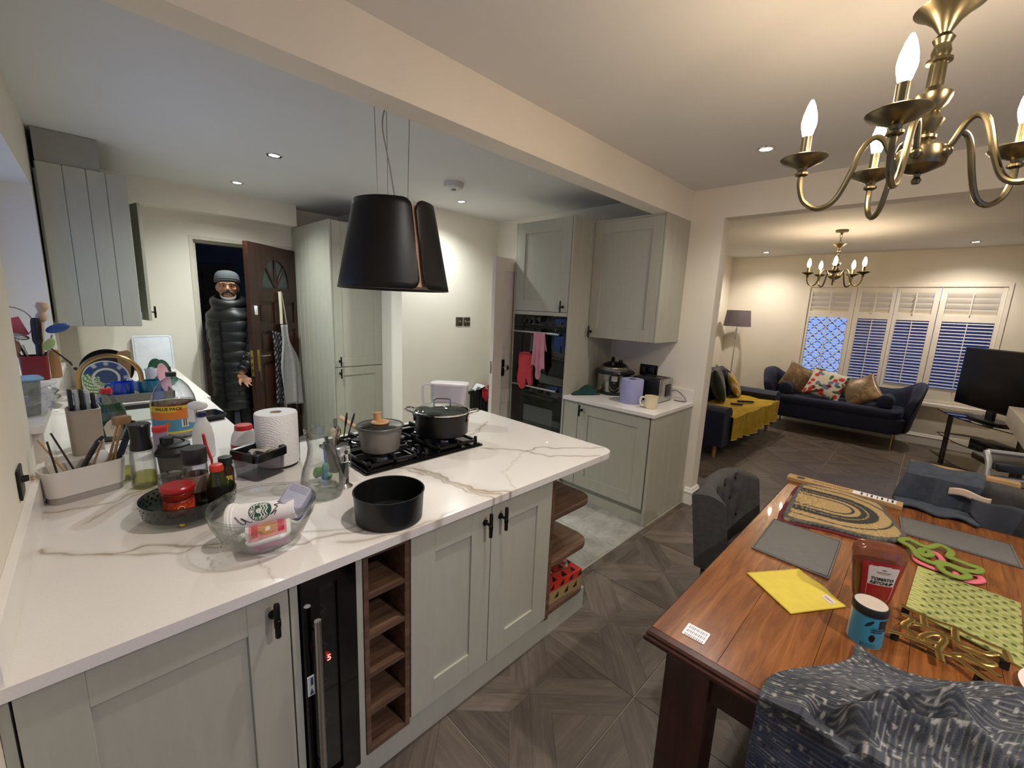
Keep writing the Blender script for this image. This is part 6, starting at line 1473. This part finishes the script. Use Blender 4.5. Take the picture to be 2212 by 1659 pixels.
# --- chairs
lch = pm('chair_linen','3d3a37',.9,var=.15,scale=40,bump=.2,bscale=220)
def chair(lab, loc, rz, ztop=.885, hw=.255):
    t = thing('dining_chair', lab, 'chair', loc, rz, group='tufted dining chairs')
    g = G(); g.box(-hw+.02,hw-.02,-.44,.02,.40,.50,.03,4); obj('seat', g, lch, t)
    def bp(u, v):
        x = (2*u-1)*hw; e = abs(2*u-1); z0, z1 = .44, ztop-.03*e**4
        # front face v 0..0.45 up, over the top, back face down
        th_ = .045+.035*sst(.72,1,e)
        if v < .45: q = v/.45; z = z0+(z1-z0)*q; y = .04+.05*q-.05*e**3-th_; 
        elif v < .55: q = (v-.45)/.1; z = z1+.02*sin(pi*q); y = .09-.05*e**3-th_+2*th_*q
        else: q = 1-(v-.55)/.45; z = z0+(z1-z0)*q; y = .04+.05*q-.05*e**3+th_
        if v < .45:
            for bx, bz in BT:
                d = (x-bx)**2+(z-bz)**2; y += .016*math.exp(-d/.0012)
        return (x, y, z)
    BT = [(-.14,.60),(0,.60),(.14,.60),(-.07,.71),(.07,.71),(-.14,.80),(0,.80),(.14,.80)]
    g = G(); V = g.grid(bp, 44, 50); g.f([V[0][j] for j in range(51)]); g.f([V[44][j] for j in range(50,-1,-1)]); bk_ = obj('backrest', g, lch, t, smooth=60)
    for bx, bz in BT:
        g = G(); q = (bz-.44)/(ztop-.44); g.sphere((bx, .04+.05*q-.05*abs(bx/hw)**3-.045+.010, bz), (.009,.005,.009), 10, 6); obj('button', g, pm('chair_button','1b1b1d',.8), bk_)
    for x, y in ((-.2,-.39),(.2,-.39),(-.2,.03),(.2,.03)):
        g = G(); g.tube([(x,y,.41),(x*1.04,y*1.03,0)], [.024,.016], 10); obj('leg', g, stainm, t)
    return t
chair('charcoal tufted dining chair pushed in at the left side of the table', (2.27, .60, 0), 0, .825, .255)
chair('charcoal tufted dining chair at the far end with clothes over its back', (2.94, -.26, 0), -pi/2, .90)
# clothes over the far chair
navyc = pm('jumper_navy','3a3f48',.95,var=.2,scale=30,bump=.35,bscale=250)
t = thing('jumper', 'dark navy jumper draped over the back of the far chair', 'jumper', (2.94, -.26, 0), -pi/2)
def jd(u, v):
    x = -.272+.27*u+.02*sin(v*7)
    if v < .18: q = v/.18; return (x, .20-.02*q, .55+.36*q)
    if v < .34: q = (v-.18)/.16; return (x, .18-.20*q, .91+.025*sin(pi*q)+.006*sin(u*9))
    q = (v-.34)/.66; k = .30+.10*u+.05*sin(u*5); return (x+.03*q*sin(u*3), -.03-.035*q-.016*sin(u*12+q*3)*(.5+q)-.10*sst(.6,1,q), max(.772, .905-k*q))
g = G(); g.grid(jd, 36, 44); obj('knit', g, navyc, t, solid=.012)
g = G(); g.grid(lambda u, v: (-.10+.14*u, -.062-.012*sin(u*4), .885-.035*v+.012*sin(u*5)), 12, 4); obj('label_strip', g, pm('label_peach','cbb29d',.7), t, solid=.002)
g = G(); g.grid(lambda u, v: (-.02+.17*u*(1-.3*v), -.07-.03*v-.02*sin(u*6), .86-.15*v*(.4+u)), 14, 10); obj('collar_flap', g, pm('jumper_grey','33363c',.95,var=.15,bump=.35,bscale=250), t, solid=.01)
# boxes and trolley behind the far chair
card = pm('cardboard','a98557',.85,var=.08,scale=18)
t = thing('cardboard_box', 'flat tall cardboard box standing behind the far chair', 'box', (3.27, -.20, 0)); g = G(); g.box(-.03,.03,-.22,.19,0,.885,.002); obj('carton', g, card, t); g = G(); g.box(-.034,-.03,-.06,.02,.84,.87); obj('tape', g, pm('tape_brown','6d5434',.4), t)
t = thing('folding_trolley', 'silver tube folding frame with black panels at the right edge behind the chair', 'trolley', (3.42, -.52, 0), .35)
silv = pm('silver_tube','b7bab6',.3,.8)
for s in (-.2,.2):
    g = G(); g.tube([(-.12,s,.02),(-.02,s,.5),(.06,s,.93),(.10,s,.985)], .015, 10); obj('frame_tube', g, silv, t); g = G(); g.tube([(.22,s,.02),(.12,s,.4),(-.08,s,.80)], .013, 10); obj('cross_tube', g, silv, t)
for p, q in (((.10,-.2,.985),(.10,.2,.985)),((.03,-.2,.86),(.03,.2,.86)),((-.08,-.2,.8),(-.08,.2,.8))):
    g = G(); g.rod(p, q, .013, 10); obj('cross_bar', g, silv, t)
g = G(); g.box(.0,.26,-.19,.19,.90,.94,.008); obj('panel', g, black, t); g = G(); g.box(-.07,.22,-.19,.19,.60,.64,.008); obj('panel', g, black, t)
for s in (-.2,.2):
    g = G(); g.lathe([(.0001,-.012),(.045,-.012),(.045,.012),(.0001,.012)], 18, M=rotm(pi/2,0,0,(-.12,s,.046))); obj('wheel', g, black, t)
# --- on the table
def flat(name, lab, cat, P, z0, z1, m, bev=.001):
    cx_ = sum(p[0] for p in P)/len(P); cy_ = sum(p[1] for p in P)/len(P); t = thing(name, lab, cat, (cx_, cy_, z0)); g = G(); g.prism([(x-cx_, y-cy_) for x, y in P], 0, z1-z0, bev=bev); o = obj(name+'_sheet', g, m, t); return t
slate = pm('mat_grey','5d5a56',.6,var=.06,scale=60,bump=.1,bscale=260)
def placemat(lab, P):
    t = flat('placemat', lab, 'placemat', P, TT, TT+.006, slate); c_ = Vector(t.location); g = G(); q = [(x-c_.x, y-c_.y) for x, y in P]
    g.tube([(x*.955, y*.955, .0063) for x, y in q], .0012, 4, closed=True); obj('stitching', g, pm('stitch_dark','35322f',.7), t); return t
placemat('grey placemat between the left chair and the ketchup', [(1.757,.133),(2.113,.142),(2.119,.390),(1.770,.383)])
placemat('grey placemat at the far right by the chair with clothes', [(2.417,-.37),(2.65,-.36),(2.622,-.009),(2.415,-.028)])
yc_ = pm('sponge_yellow','c9b144',.9,var=.05,scale=30,bump=.15,bscale=120)
t = thing('cleaning_cloth', 'bright yellow square cleaning cloth on the table', 'cloth', (1.598, .204, TT))
Q = [Vector((1.574-1.598,.343-.204)),Vector((1.745-1.598,.221-.204)),Vector((1.623-1.598,.068-.204)),Vector((1.449-1.598,.183-.204))]
def yq(u, v): p = (Q[0]*(1-u)+Q[1]*u)*(1-v)+(Q[3]*(1-u)+Q[2]*u)*v; return (p.x, p.y, .003+.007*sst(.75,1,u)*sst(.4,1,1-abs(v-.5))+.003*sin(u*5)*sin(v*6)**2)
g = G(); g.grid(yq, 24, 24); obj('cloth', g, yc_, t, solid=.005)
def lab_q(u, v): a = yq(.80+.11*u, .72+.2*v); return (a[0], a[1], a[2]+.0035)
g = G(); g.grid(lab_q, 10, 24, lambda u, v: lin('8b3a46') if .35 < u < .65 and .1 < v < .9 and int(v*22) % 3 else lin('c9c3bd')); obj('care_label', g, painted('label', .35), t)
t = thing('sticker_sheet', 'small white sheet of printed stickers on the table corner', 'stickers', (1.15, .352, TT), .03)
def stc(u, v): return lin('4a4468') if (u*3.0 % 1) < .62 and .08 < v < .92 and (v*13 % 1) < .55 and ((u*3 % 1)*4 % 1) < .7 else lin('e7e3e2')
g = G(); g.grid(lambda u, v: ((u-.5)*.055, (v-.5)*.06, .0012), 48, 60, stc); obj('sheet_print', g, painted('label', .35), t); g = G(); g.prism(rrect(.056,.061,.004,3), 0, .001); obj('sheet', g, wplas, t)
# shell-shaped jute mats
JO = [(2.637,.392),(2.45,.385),(2.15,.362),(2.148,.30),(2.19,.18),(2.20,.10),(2.235,.02),(2.30,-.035),(2.36,-.045),(2.43,-.02),(2.50,.0),(2.569,.028),(2.64,.04),(2.69,.07),(2.70,.12),(2.72,.17),(2.73,.25),(2.71,.33),(2.68,.38)]
def juteprint(x, y):
    d = poly_dist(x, y, [(2.43,.44),(2.45,.22)]); n = .5+.5*sin(x*610+sin(y*330)*2)*sin(y*560+x*90); tan = lerp(lin('8d7146'), lin('bb9d68'), n); dk = lerp(lin('1c1d1b'), lin('3a3a33'), n)
    c = tan
    for r, w_ in ((.075,.006),(.115,.012),(.15,.018),(.215,.005)):
        if abs(d-r) < w_: c = dk
    if poly_dist(x, y, JO+JO[:1]) < .018: c = lerp(dk, lin('6b675a'), n)
    return c
def inside(x, y, P):
    r = False
    for (ax, ay), (bx, by) in zip(P, P[1:]+P[:1]):
        if (ay > y) != (by > y) and x < (bx-ax)*(y-ay)/(by-ay)+ax: r = not r
    return r
def matmesh(P, z0, th_, colf, step=.005, off=(0,0)):
    """star-shaped polygon filled by rings so that the rim is clean"""
    S = [(p.x, p.y) for p in spline([(a,b,0) for a,b in P], 5, True)]; cx_ = sum(a for a,b in S)/len(S); cy_ = sum(b for a,b in S)/len(S); g = G(); lay = g.b.verts.layers.float_color.new('print'); n = 46; prev = None
    # subdivide the rim
    R_ = []
    for (ax, ay), (bx, by) in zip(S, S[1:]+S[:1]):
        for k in range(3): R_.append((ax+(bx-ax)*k/3, ay+(by-ay)*k/3))
    def ring(f, z):
        out = []
        for x, y in R_:
            X_, Y_ = cx_+(x-cx_)*f, cy_+(y-cy_)*f; v = g.v((X_-cx_+off[0], Y_-cy_+off[1], z)); v[lay] = (*colf(X_, Y_), 1); out.append(v)
        return out
    rings = [ring(1, 0)] + [ring(max(.004, 1-(i/n)), th_*(1 if i else .55)) for i in range(n+1)]
    for a, b in zip(rings, rings[1:]):
        for i in range(len(a)): g.f((a[i], a[(i+1) % len(a)], b[(i+1) % len(a)], b[i]))
    return g, (cx_, cy_)
g, c_ = matmesh(JO, 0, .008, lambda x, y: lerp(lin('4a0f18'), lin('6e1a25'), .5+.5*sin(x*400)*sin(y*410)) if poly_dist(x, y, [(2.43,.44),(2.45,.22)]) > .05 else lin('8a6a50'))
t = thing('doormat', 'maroon-edged shell-shaped mat lying underneath the jute mat', 'mat', (c_[0]-.018, c_[1]+.016, TT)); obj('mat_body', g, painted('jute', .95, .5, 400), t)
g, c_ = matmesh(JO, 0, .012, juteprint); t = thing('doormat', 'shell-shaped jute mat with black curved bands on the table', 'mat', (c_[0], c_[1], TT+.0085)); obj('mat_body', g, painted('jute', .95, .5, 400), t)
# cardboard strip along the far table edge
t = thing('cardboard_strip', 'long flat cardboard strip along the far edge of the table', 'cardboard', (2.752, .225, TT)); g = G(); g.box(-.035,.035,-.24,.245,0,.022,.001); obj('strip_body', g, card, t)
g = G(); g.box(-.026,.028,-.215,-.045,.022,.0226); lb = obj('paper_label', g, pm('paper_white','d5d2cc',.6), t)
for k in range(7): g = G(); g.box(-.018,.02,-.205+.02*k,-.197+.02*k-.004*(k % 2),.0226,.0231); obj('label_bar', g, ink, lb)
g = G(); g.lathe([(.0001,.022),(.02,.022),(.02,.0226),(.0001,.0226)], 22, (0,.185,0)); obj('printed_disc', g, ink, t)
g = G()
for k in range(18): g.box(-.008-.003*(k % 3),.008+.002*(k % 2),.13-.009*k-.005,.13-.009*k,.022,.0225)
obj('printed_lettering', g, pm('ink_brown','6b4f2c',.7), t, kind='stuff')
# ketchup
KX, KY = 1.648, .018
t = thing('ketchup_bottle', 'tomato ketchup squeeze bottle standing on its cap', 'bottle', (KX, KY, TT), radians(-62))
def kring(z, a, b, m_=28, e=2.6):
    return [(a*math.copysign(abs(cos(q))**(2/e), cos(q)), b*math.copysign(abs(sin(q))**(2/e), sin(q)), z) for q in [2*pi*i/m_ for i in range(m_)]]
KP = [(.0,.028,.024),(.022,.03,.026),(.03,.036,.028),(.055,.046,.031),(.09,.052,.034),(.13,.057,.036),(.17,.064,.039),(.2,.068,.041),(.218,.066,.04),(.228,.056,.034),(.231,.04,.026)]
def kat(z):
    for (z0,a0,b0),(z1,a1,b1) in zip(KP, KP[1:]):
        if z0 <= z <= z1: f = (z-z0)/(z1-z0); return a0+(a1-a0)*f, b0+(b1-b0)*f
    return KP[-1][1:]
g = G(); g.loft([kring(z, a, b) for z, a, b in KP if z >= .03]); obj('bottle', g, pm('ketchup_pet','6e3a28',.15,var=.12,alpha=.55,trans=.0), t)
g = G(); g.loft([kring(z, a*.965, b*.955) for z, a, b in KP if .03 <= z <= .19] ); obj('sauce', g, pm('ketchup_red','4c0c0b',.3,var=.3,scale=12), t)
g = G(); g.loft([kring(z, a, b) for z, a, b in KP[:3]]); obj('cap', g, pm('cap_red','5d1214',.4), t)
def klab(u, v, off=.0012):
    z = .036+.155*v; a, b = kat(z); q = radians(-90)+radians(48)*(2*u-1)*(1 if v > .2 else .8); e = 2.6
    return ((a+off)*math.copysign(abs(cos(q))**(2/e), cos(q)), (b+off)*math.copysign(abs(sin(q))**(2/e), sin(q)), z)
def klc(u, v):
    c = lin('8f1b1c'); x, y = 2*u-1, v
    if abs(x) < .62 and .52 < y < .93-.05*x*x: c = lin('c8bfb4')
    if (abs(abs(x)-.62) < .02 or abs(y-.12) < .006) and .12 < y < .52 and abs(x) < .64: c = lin('b5847a')
    if abs(x) < .25 and abs(y-.80) < .012: c = lin('2a2522')
    if abs(x) < .17 and abs(y-.77) < .005: c = lin('6a625a')
    if abs(x)/.09+abs(y-.85)/.02 < 1: c = lin('6a625a')
    return c
g = G(); g.grid(klab, 60, 70, klc); kl = obj('front_label', g, painted('label', .35), t)
def bend_text(s_, size, zc_, m, parent, bold=.0008, shear=.15):
    cu = D.curves.new('t','FONT'); cu.body = s_; cu.size = size; cu.align_x = 'CENTER'; cu.align_y = 'CENTER'; cu.offset = bold; cu.shear = shear; cu.resolution_u = 2
    q = D.objects.new('t', cu); COL.objects.link(q); me = D.meshes.new_from_object(q.evaluated_get(bpy.context.evaluated_depsgraph_get())); D.objects.remove(q)
    for v in me.vertices:
        z = zc_+v.co.y; a, b = kat(z); x = v.co.x; e = 2.6; yy = -(b+.0022)*max(.02, 1-abs(x/(a+.002))**e)**(1/e); v.co = (x, yy, z)
    me.materials.clear(); me.materials.append(m); o = D.objects.new('label_text', me); COL.objects.link(o); o.parent = parent
bend_text('TOMATO', .0132, .1375, ink, kl, .0006); bend_text('KETCHUP', .0126, .1245, ink, kl, .0006)
# blue tin
t = thing('drinks_tin', 'small blue drinks tin with black rim beside the ketchup', 'tin', (1.490, .012, TT))
lat(t, 'tin', [(.0001,0),(.038,0),(.039,.003),(.039,.098),(.0001,.098)], pm('tin_silver','b8b3b0',.35,.4), 36); lat(t, 'lid', [(.0001,.097),(.041,.097),(.0415,.1),(.0415,.116),(.04,.119),(.036,.1185)], blk2, 36, cap1=False); lat(t, 'lid_disc', [(.0001,.1182),(.037,.1182),(.037,.1192),(.0001,.1192)], pm('tin_cream','b6a594',.5), 36)
def tinc(u, v):
    c = lin('3c87a4'); x, y = u*300, v*100
    p, q = (u-.47)*9.5, (v-.78)*3.4; rp, rq = p*cos(.55)+q*sin(.55), -p*sin(.55)+q*cos(.55)
    if (rp/.75)**2+(rq/.2)**2 < 1: c = lin('14232c')
    if ((u-.55)*8.5)**2+((v-.33)*3.6)**2 < .2: c = lin('14100e')
    if u > .62 and v > .55 and v < .95: c = lin('16262e')
    if .5 < u < .74 and .5 < v < .68: c = lin('3c87a4') if int(u*150) % 3 and int(v*45) % 3 else lin('16262e')
    if v < .16 and .38 < u < .62 and int(u*130) % 3 and int(v*60) % 3: c = lin('1d3a48')
    if u < .12: c = lin('c3bcb8') if int(v*30) % 2 or u < .06 else lin('9c9793')
    return c
a0 = radians(95); 
g = G(); g.grid(lambda u, v: (.0396*cos(a0+radians(200)*u), .0396*sin(a0+radians(200)*u), .004+.092*v), 110, 60, tinc); obj('printed_label', g, painted('label', .35), t)
# silicone trivets
def ribbon(name, lab, cat, paths, z, r, m, closed=(), flat_=(1,.5)):
    t = thing(name, lab, cat, (paths[0][0][0], paths[0][0][1], z)); o_ = Vector((paths[0][0][0], paths[0][0][1]))
    for i, p in enumerate(paths):
        g = G(); g.tube([(q.x-o_.x, q.y-o_.y, r*flat_[1]) for q in spline([(a,b,0) for a,b in p], 6, i in closed)], r, 10, closed=i in closed, flat=flat_); obj('loop', g, m, t)
    return t
ribbon('trivet', 'pink silicone trivet peeping out under the green one', 'trivet', [[(2.297,-.122),(2.261,-.149),(2.20,-.15),(2.142,-.143),(2.143,-.108),(2.164,-.081),(2.24,-.08)],[(2.198,-.218),(2.20,-.245),(2.168,-.25),(2.126,-.22),(2.13,-.19),(2.17,-.19)]], TT, .011, pm('silicone_coral','c9606a',.6), (0,1), (1,.5))
ribbon('trivet', 'lime green silicone trivet of looping curves on the table', 'trivet', [[(2.281,-.028),(2.324,-.05),(2.302,-.089),(2.307,-.114),(2.362,-.141),(2.33,-.174),(2.267,-.168),(2.262,-.182),(2.249,-.215),(2.246,-.248),(2.209,-.241),(2.188,-.205),(2.195,-.15),(2.159,-.127),(2.174,-.085),(2.21,-.074),(2.25,-.06)],[(2.155,-.141),(2.185,-.164),(2.165,-.202),(2.142,-.215),(2.105,-.19),(2.112,-.155)],[(2.25,-.09),(2.269,-.11),(2.235,-.118),(2.203,-.097)]], TT+.0115, .012, pm('silicone_green','6d7f22',.6,var=.05), (0,1,2), (1,.5))
# printed board
t = thing('glass_board', 'lime green patterned glass board under the gold trivet', 'board', (1.92, -.19, TT))
BQ = [Vector((2.121-1.92,-.086+.19)),Vector((2.093-1.92,-.335+.19)),Vector((1.68-1.92,-.305+.19)),Vector((1.765-1.92,-.066+.19))]
def bq(u, v): p = (BQ[0]*(1-u)+BQ[1]*u)*(1-v)+(BQ[3]*(1-u)+BQ[2]*u)*v; return (p.x, p.y, .0045)
def bcl(u, v):
    x, y = u*7, v*14; k = int(y); xx = (x+.5*(k % 2)) % 1-.5; yy = y % 1-.5; c = lerp(lin('858a4c'), lin('a5a368'), .5+.5*sin(u*40+sin(v*60)*2))
    if u < .16: c = lerp(c, lin('c2c06f'), .7 if int(v*40) % 2 else 0)
    if xx*xx/.028+yy*yy/.06 < 1 and u > .1 and abs(xx+yy*.4) < .25: c = lin('4c5226')
    return c
g = G(); g.grid(bq, 90, 130, bcl); obj('printed_face', g, painted('board', .25), t); g = G(); g.prism([(p.x, p.y) for p in BQ], .0, .004); obj('glass', g, pm('board_edge','8a8f55',.3), t)
# gold script trivet on rubber feet
ST = [[(1.549,-.032),(1.553,-.045),(1.562,-.072),(1.562,-.094),(1.562,-.116),(1.553,-.137),(1.553,-.149),(1.558,-.164),(1.554,-.174),(1.542,-.19),(1.522,-.213),(1.508,-.235)],[(1.565,-.166),(1.578,-.178),(1.576,-.194),(1.572,-.218),(1.561,-.238),(1.551,-.249)],[(1.619,-.181),(1.617,-.204),(1.612,-.225),(1.607,-.242),(1.591,-.232),(1.585,-.211),(1.601,-.194)],
 [(1.735,-.054),(1.724,-.071),(1.718,-.098),(1.714,-.135),(1.718,-.172),(1.706,-.208),(1.699,-.25),(1.699,-.268)],[(1.673,-.057),(1.677,-.071),(1.664,-.081),(1.631,-.069),(1.608,-.067),(1.597,-.076),(1.586,-.09),(1.578,-.095)],[(1.572,-.101),(1.601,-.108),(1.634,-.126),(1.644,-.144),(1.623,-.15),(1.593,-.142),(1.586,-.124),(1.59,-.106)],[(1.599,-.146),(1.568,-.138),(1.539,-.14),(1.508,-.143)],
 [(1.645,-.082),(1.654,-.099),(1.654,-.114),(1.652,-.14),(1.649,-.169),(1.636,-.179),(1.641,-.205),(1.641,-.23),(1.664,-.251),(1.66,-.263),(1.644,-.275)],[(1.73,-.104),(1.699,-.106),(1.659,-.109)],[(1.725,-.174),(1.687,-.172),(1.648,-.173)],[(1.70,-.268),(1.68,-.27),(1.643,-.272)]]
t = thing('script_trivet', 'gold metal trivet cut as looping script lettering on black feet', 'trivet', (1.62, -.15, TT))
gm = pm('gold_metal','b59a56',.24,1,var=.06)
for p in ST:
    g = G(); g.tube([(q.x-1.62, q.y+.15, .0245) for q in spline([(a,b,0) for a,b in p], 6)], .0085, 8, flat=(1,.16)); obj('letter_stroke', g, gm, t)
for x, y in ((1.562,-.05),(1.728,-.066),(1.522,-.213),(1.65,-.266)):
    g = G(); g.lathe([(.0001,0),(.010,0),(.009,.0225),(.0001,.0225)], 14, (x-1.62, y+.15, 0)); obj('rubber_foot', g, blk2, t)
t = thing('side_plate', 'pale pink plate at the right edge of the table', 'plate', (1.60, -.40, TT)); lat(t, 'plate_body', [(.0001,0),(.07,0),(.115,.014),(.116,.018),(.07,.006),(.0001,.006)], pm('plate_pink','d9c3b8',.3), 48)
# big knitted garment over the near corner
from mathutils import noise as MN
t = thing('knitted_cardigan', 'faded navy ribbed cardigan heaped over the near table corner', 'cardigan', (1.07, -.15, TZ_))
RID = [([(.025,-.006),(.085,-.054),(.094,-.105),(.117,-.166),(.091,-.202)],.022,.05),([(.099,-.038),(.158,-.081),(.192,-.14),(.146,-.167)],.018,.04),([(.184,-.154),(.255,-.198),(.31,-.264)],.03,.04),
 ([(.016,.054),(.015,.025),(-.002,-.009)],.016,-.05),([(.107,-.053),(.115,-.083),(.123,-.111)],.014,-.05),([(.164,-.157),(.138,-.186),(.111,-.221)],.014,-.05)]
def gpt(u, v):
    s_ = -.36+.80*u; y = .165-.80*v
    left = .165 if s_ < .05 else .165-.14*sst(.05,.38,s_); y = left-(.80+left-.165)*v
    far = .38+.06*sst(0,.4,v)-.05*sin(v*9); 
    if s_ > 0: s_ = s_*far/.44
    n1 = MN.noise(Vector((s_*5, y*5, 0))); n2 = MN.noise(Vector((s_*13+4, y*13, 2)))
    edge = sst(0,.12,v)*(sst(0,.12,1-u))
    r1 = max(0, 1-2.6*abs(MN.noise(Vector((s_*3.1+y*2+7, y*4.2-s_*1.5, 5)))))**1.5; r2 = max(0, 1-2.4*abs(MN.noise(Vector((s_*6.5-y*3, y*7+s_*2, 11)))))**1.5
    fold = (.062*r1*sst(.16,.4,v) + .026*r2*sst(.08,.25,v))*edge
    h = .010+edge*(.026+.02*n1+.008*n2)+fold*.6
    for rp, rw, rh in RID:
        h += rh*math.exp(-(poly_dist(s_, y, rp)/rw)**2)*edge
    h = max(.006, h)
    if s_ >= 0: return (s_-.012, y+.15, h+.002)
    q = -s_
    return (-.022-.014*n1-h*.55-.012*sin(q*6), y+.15+.03*q*n2, .008-q*.96+h*(1-sst(0,.08,q)))
def gcol(u, v):
    s_ = -.36+.80*u; y = v*.8; n1 = MN.noise(Vector((s_*30, y*30, 3))); n2 = MN.noise(Vector((s_*90, y*90, 7))); n3 = MN.noise(Vector((s_*6, y*6, 9)))
    if y > .20+.06*n3 and s_ < .16+.1*n3: st_ = abs(((y*95+n1*.25) % 1)-.5)
    else: st_ = abs(((s_*110+n1*.25) % 1)-.5)
    base = lerp(lin('1e222b'), lin('484a50'), max(0, min(1, .5+.55*n3+.25*n1)))
    if s_ < -.03: base = lerp(base, lin('2b3a5e'), .5)
    k = (1-sst(.0,.22,st_))*max(0, .45+.7*n1)
    c = lerp(base, lin('a59f92'), max(0, min(.8, k*.75)))
    if n2 > .38: c = lerp(c, lin('b5afa6'), .5)
    if n2 < -.35: c = lerp(c, lin('14161c'), .6)
    return c
g = G(); g.grid(gpt, 300, 320, gcol); obj('knit', g, painted('knit', .95, .5, 350), t, solid=.004, smooth=80)
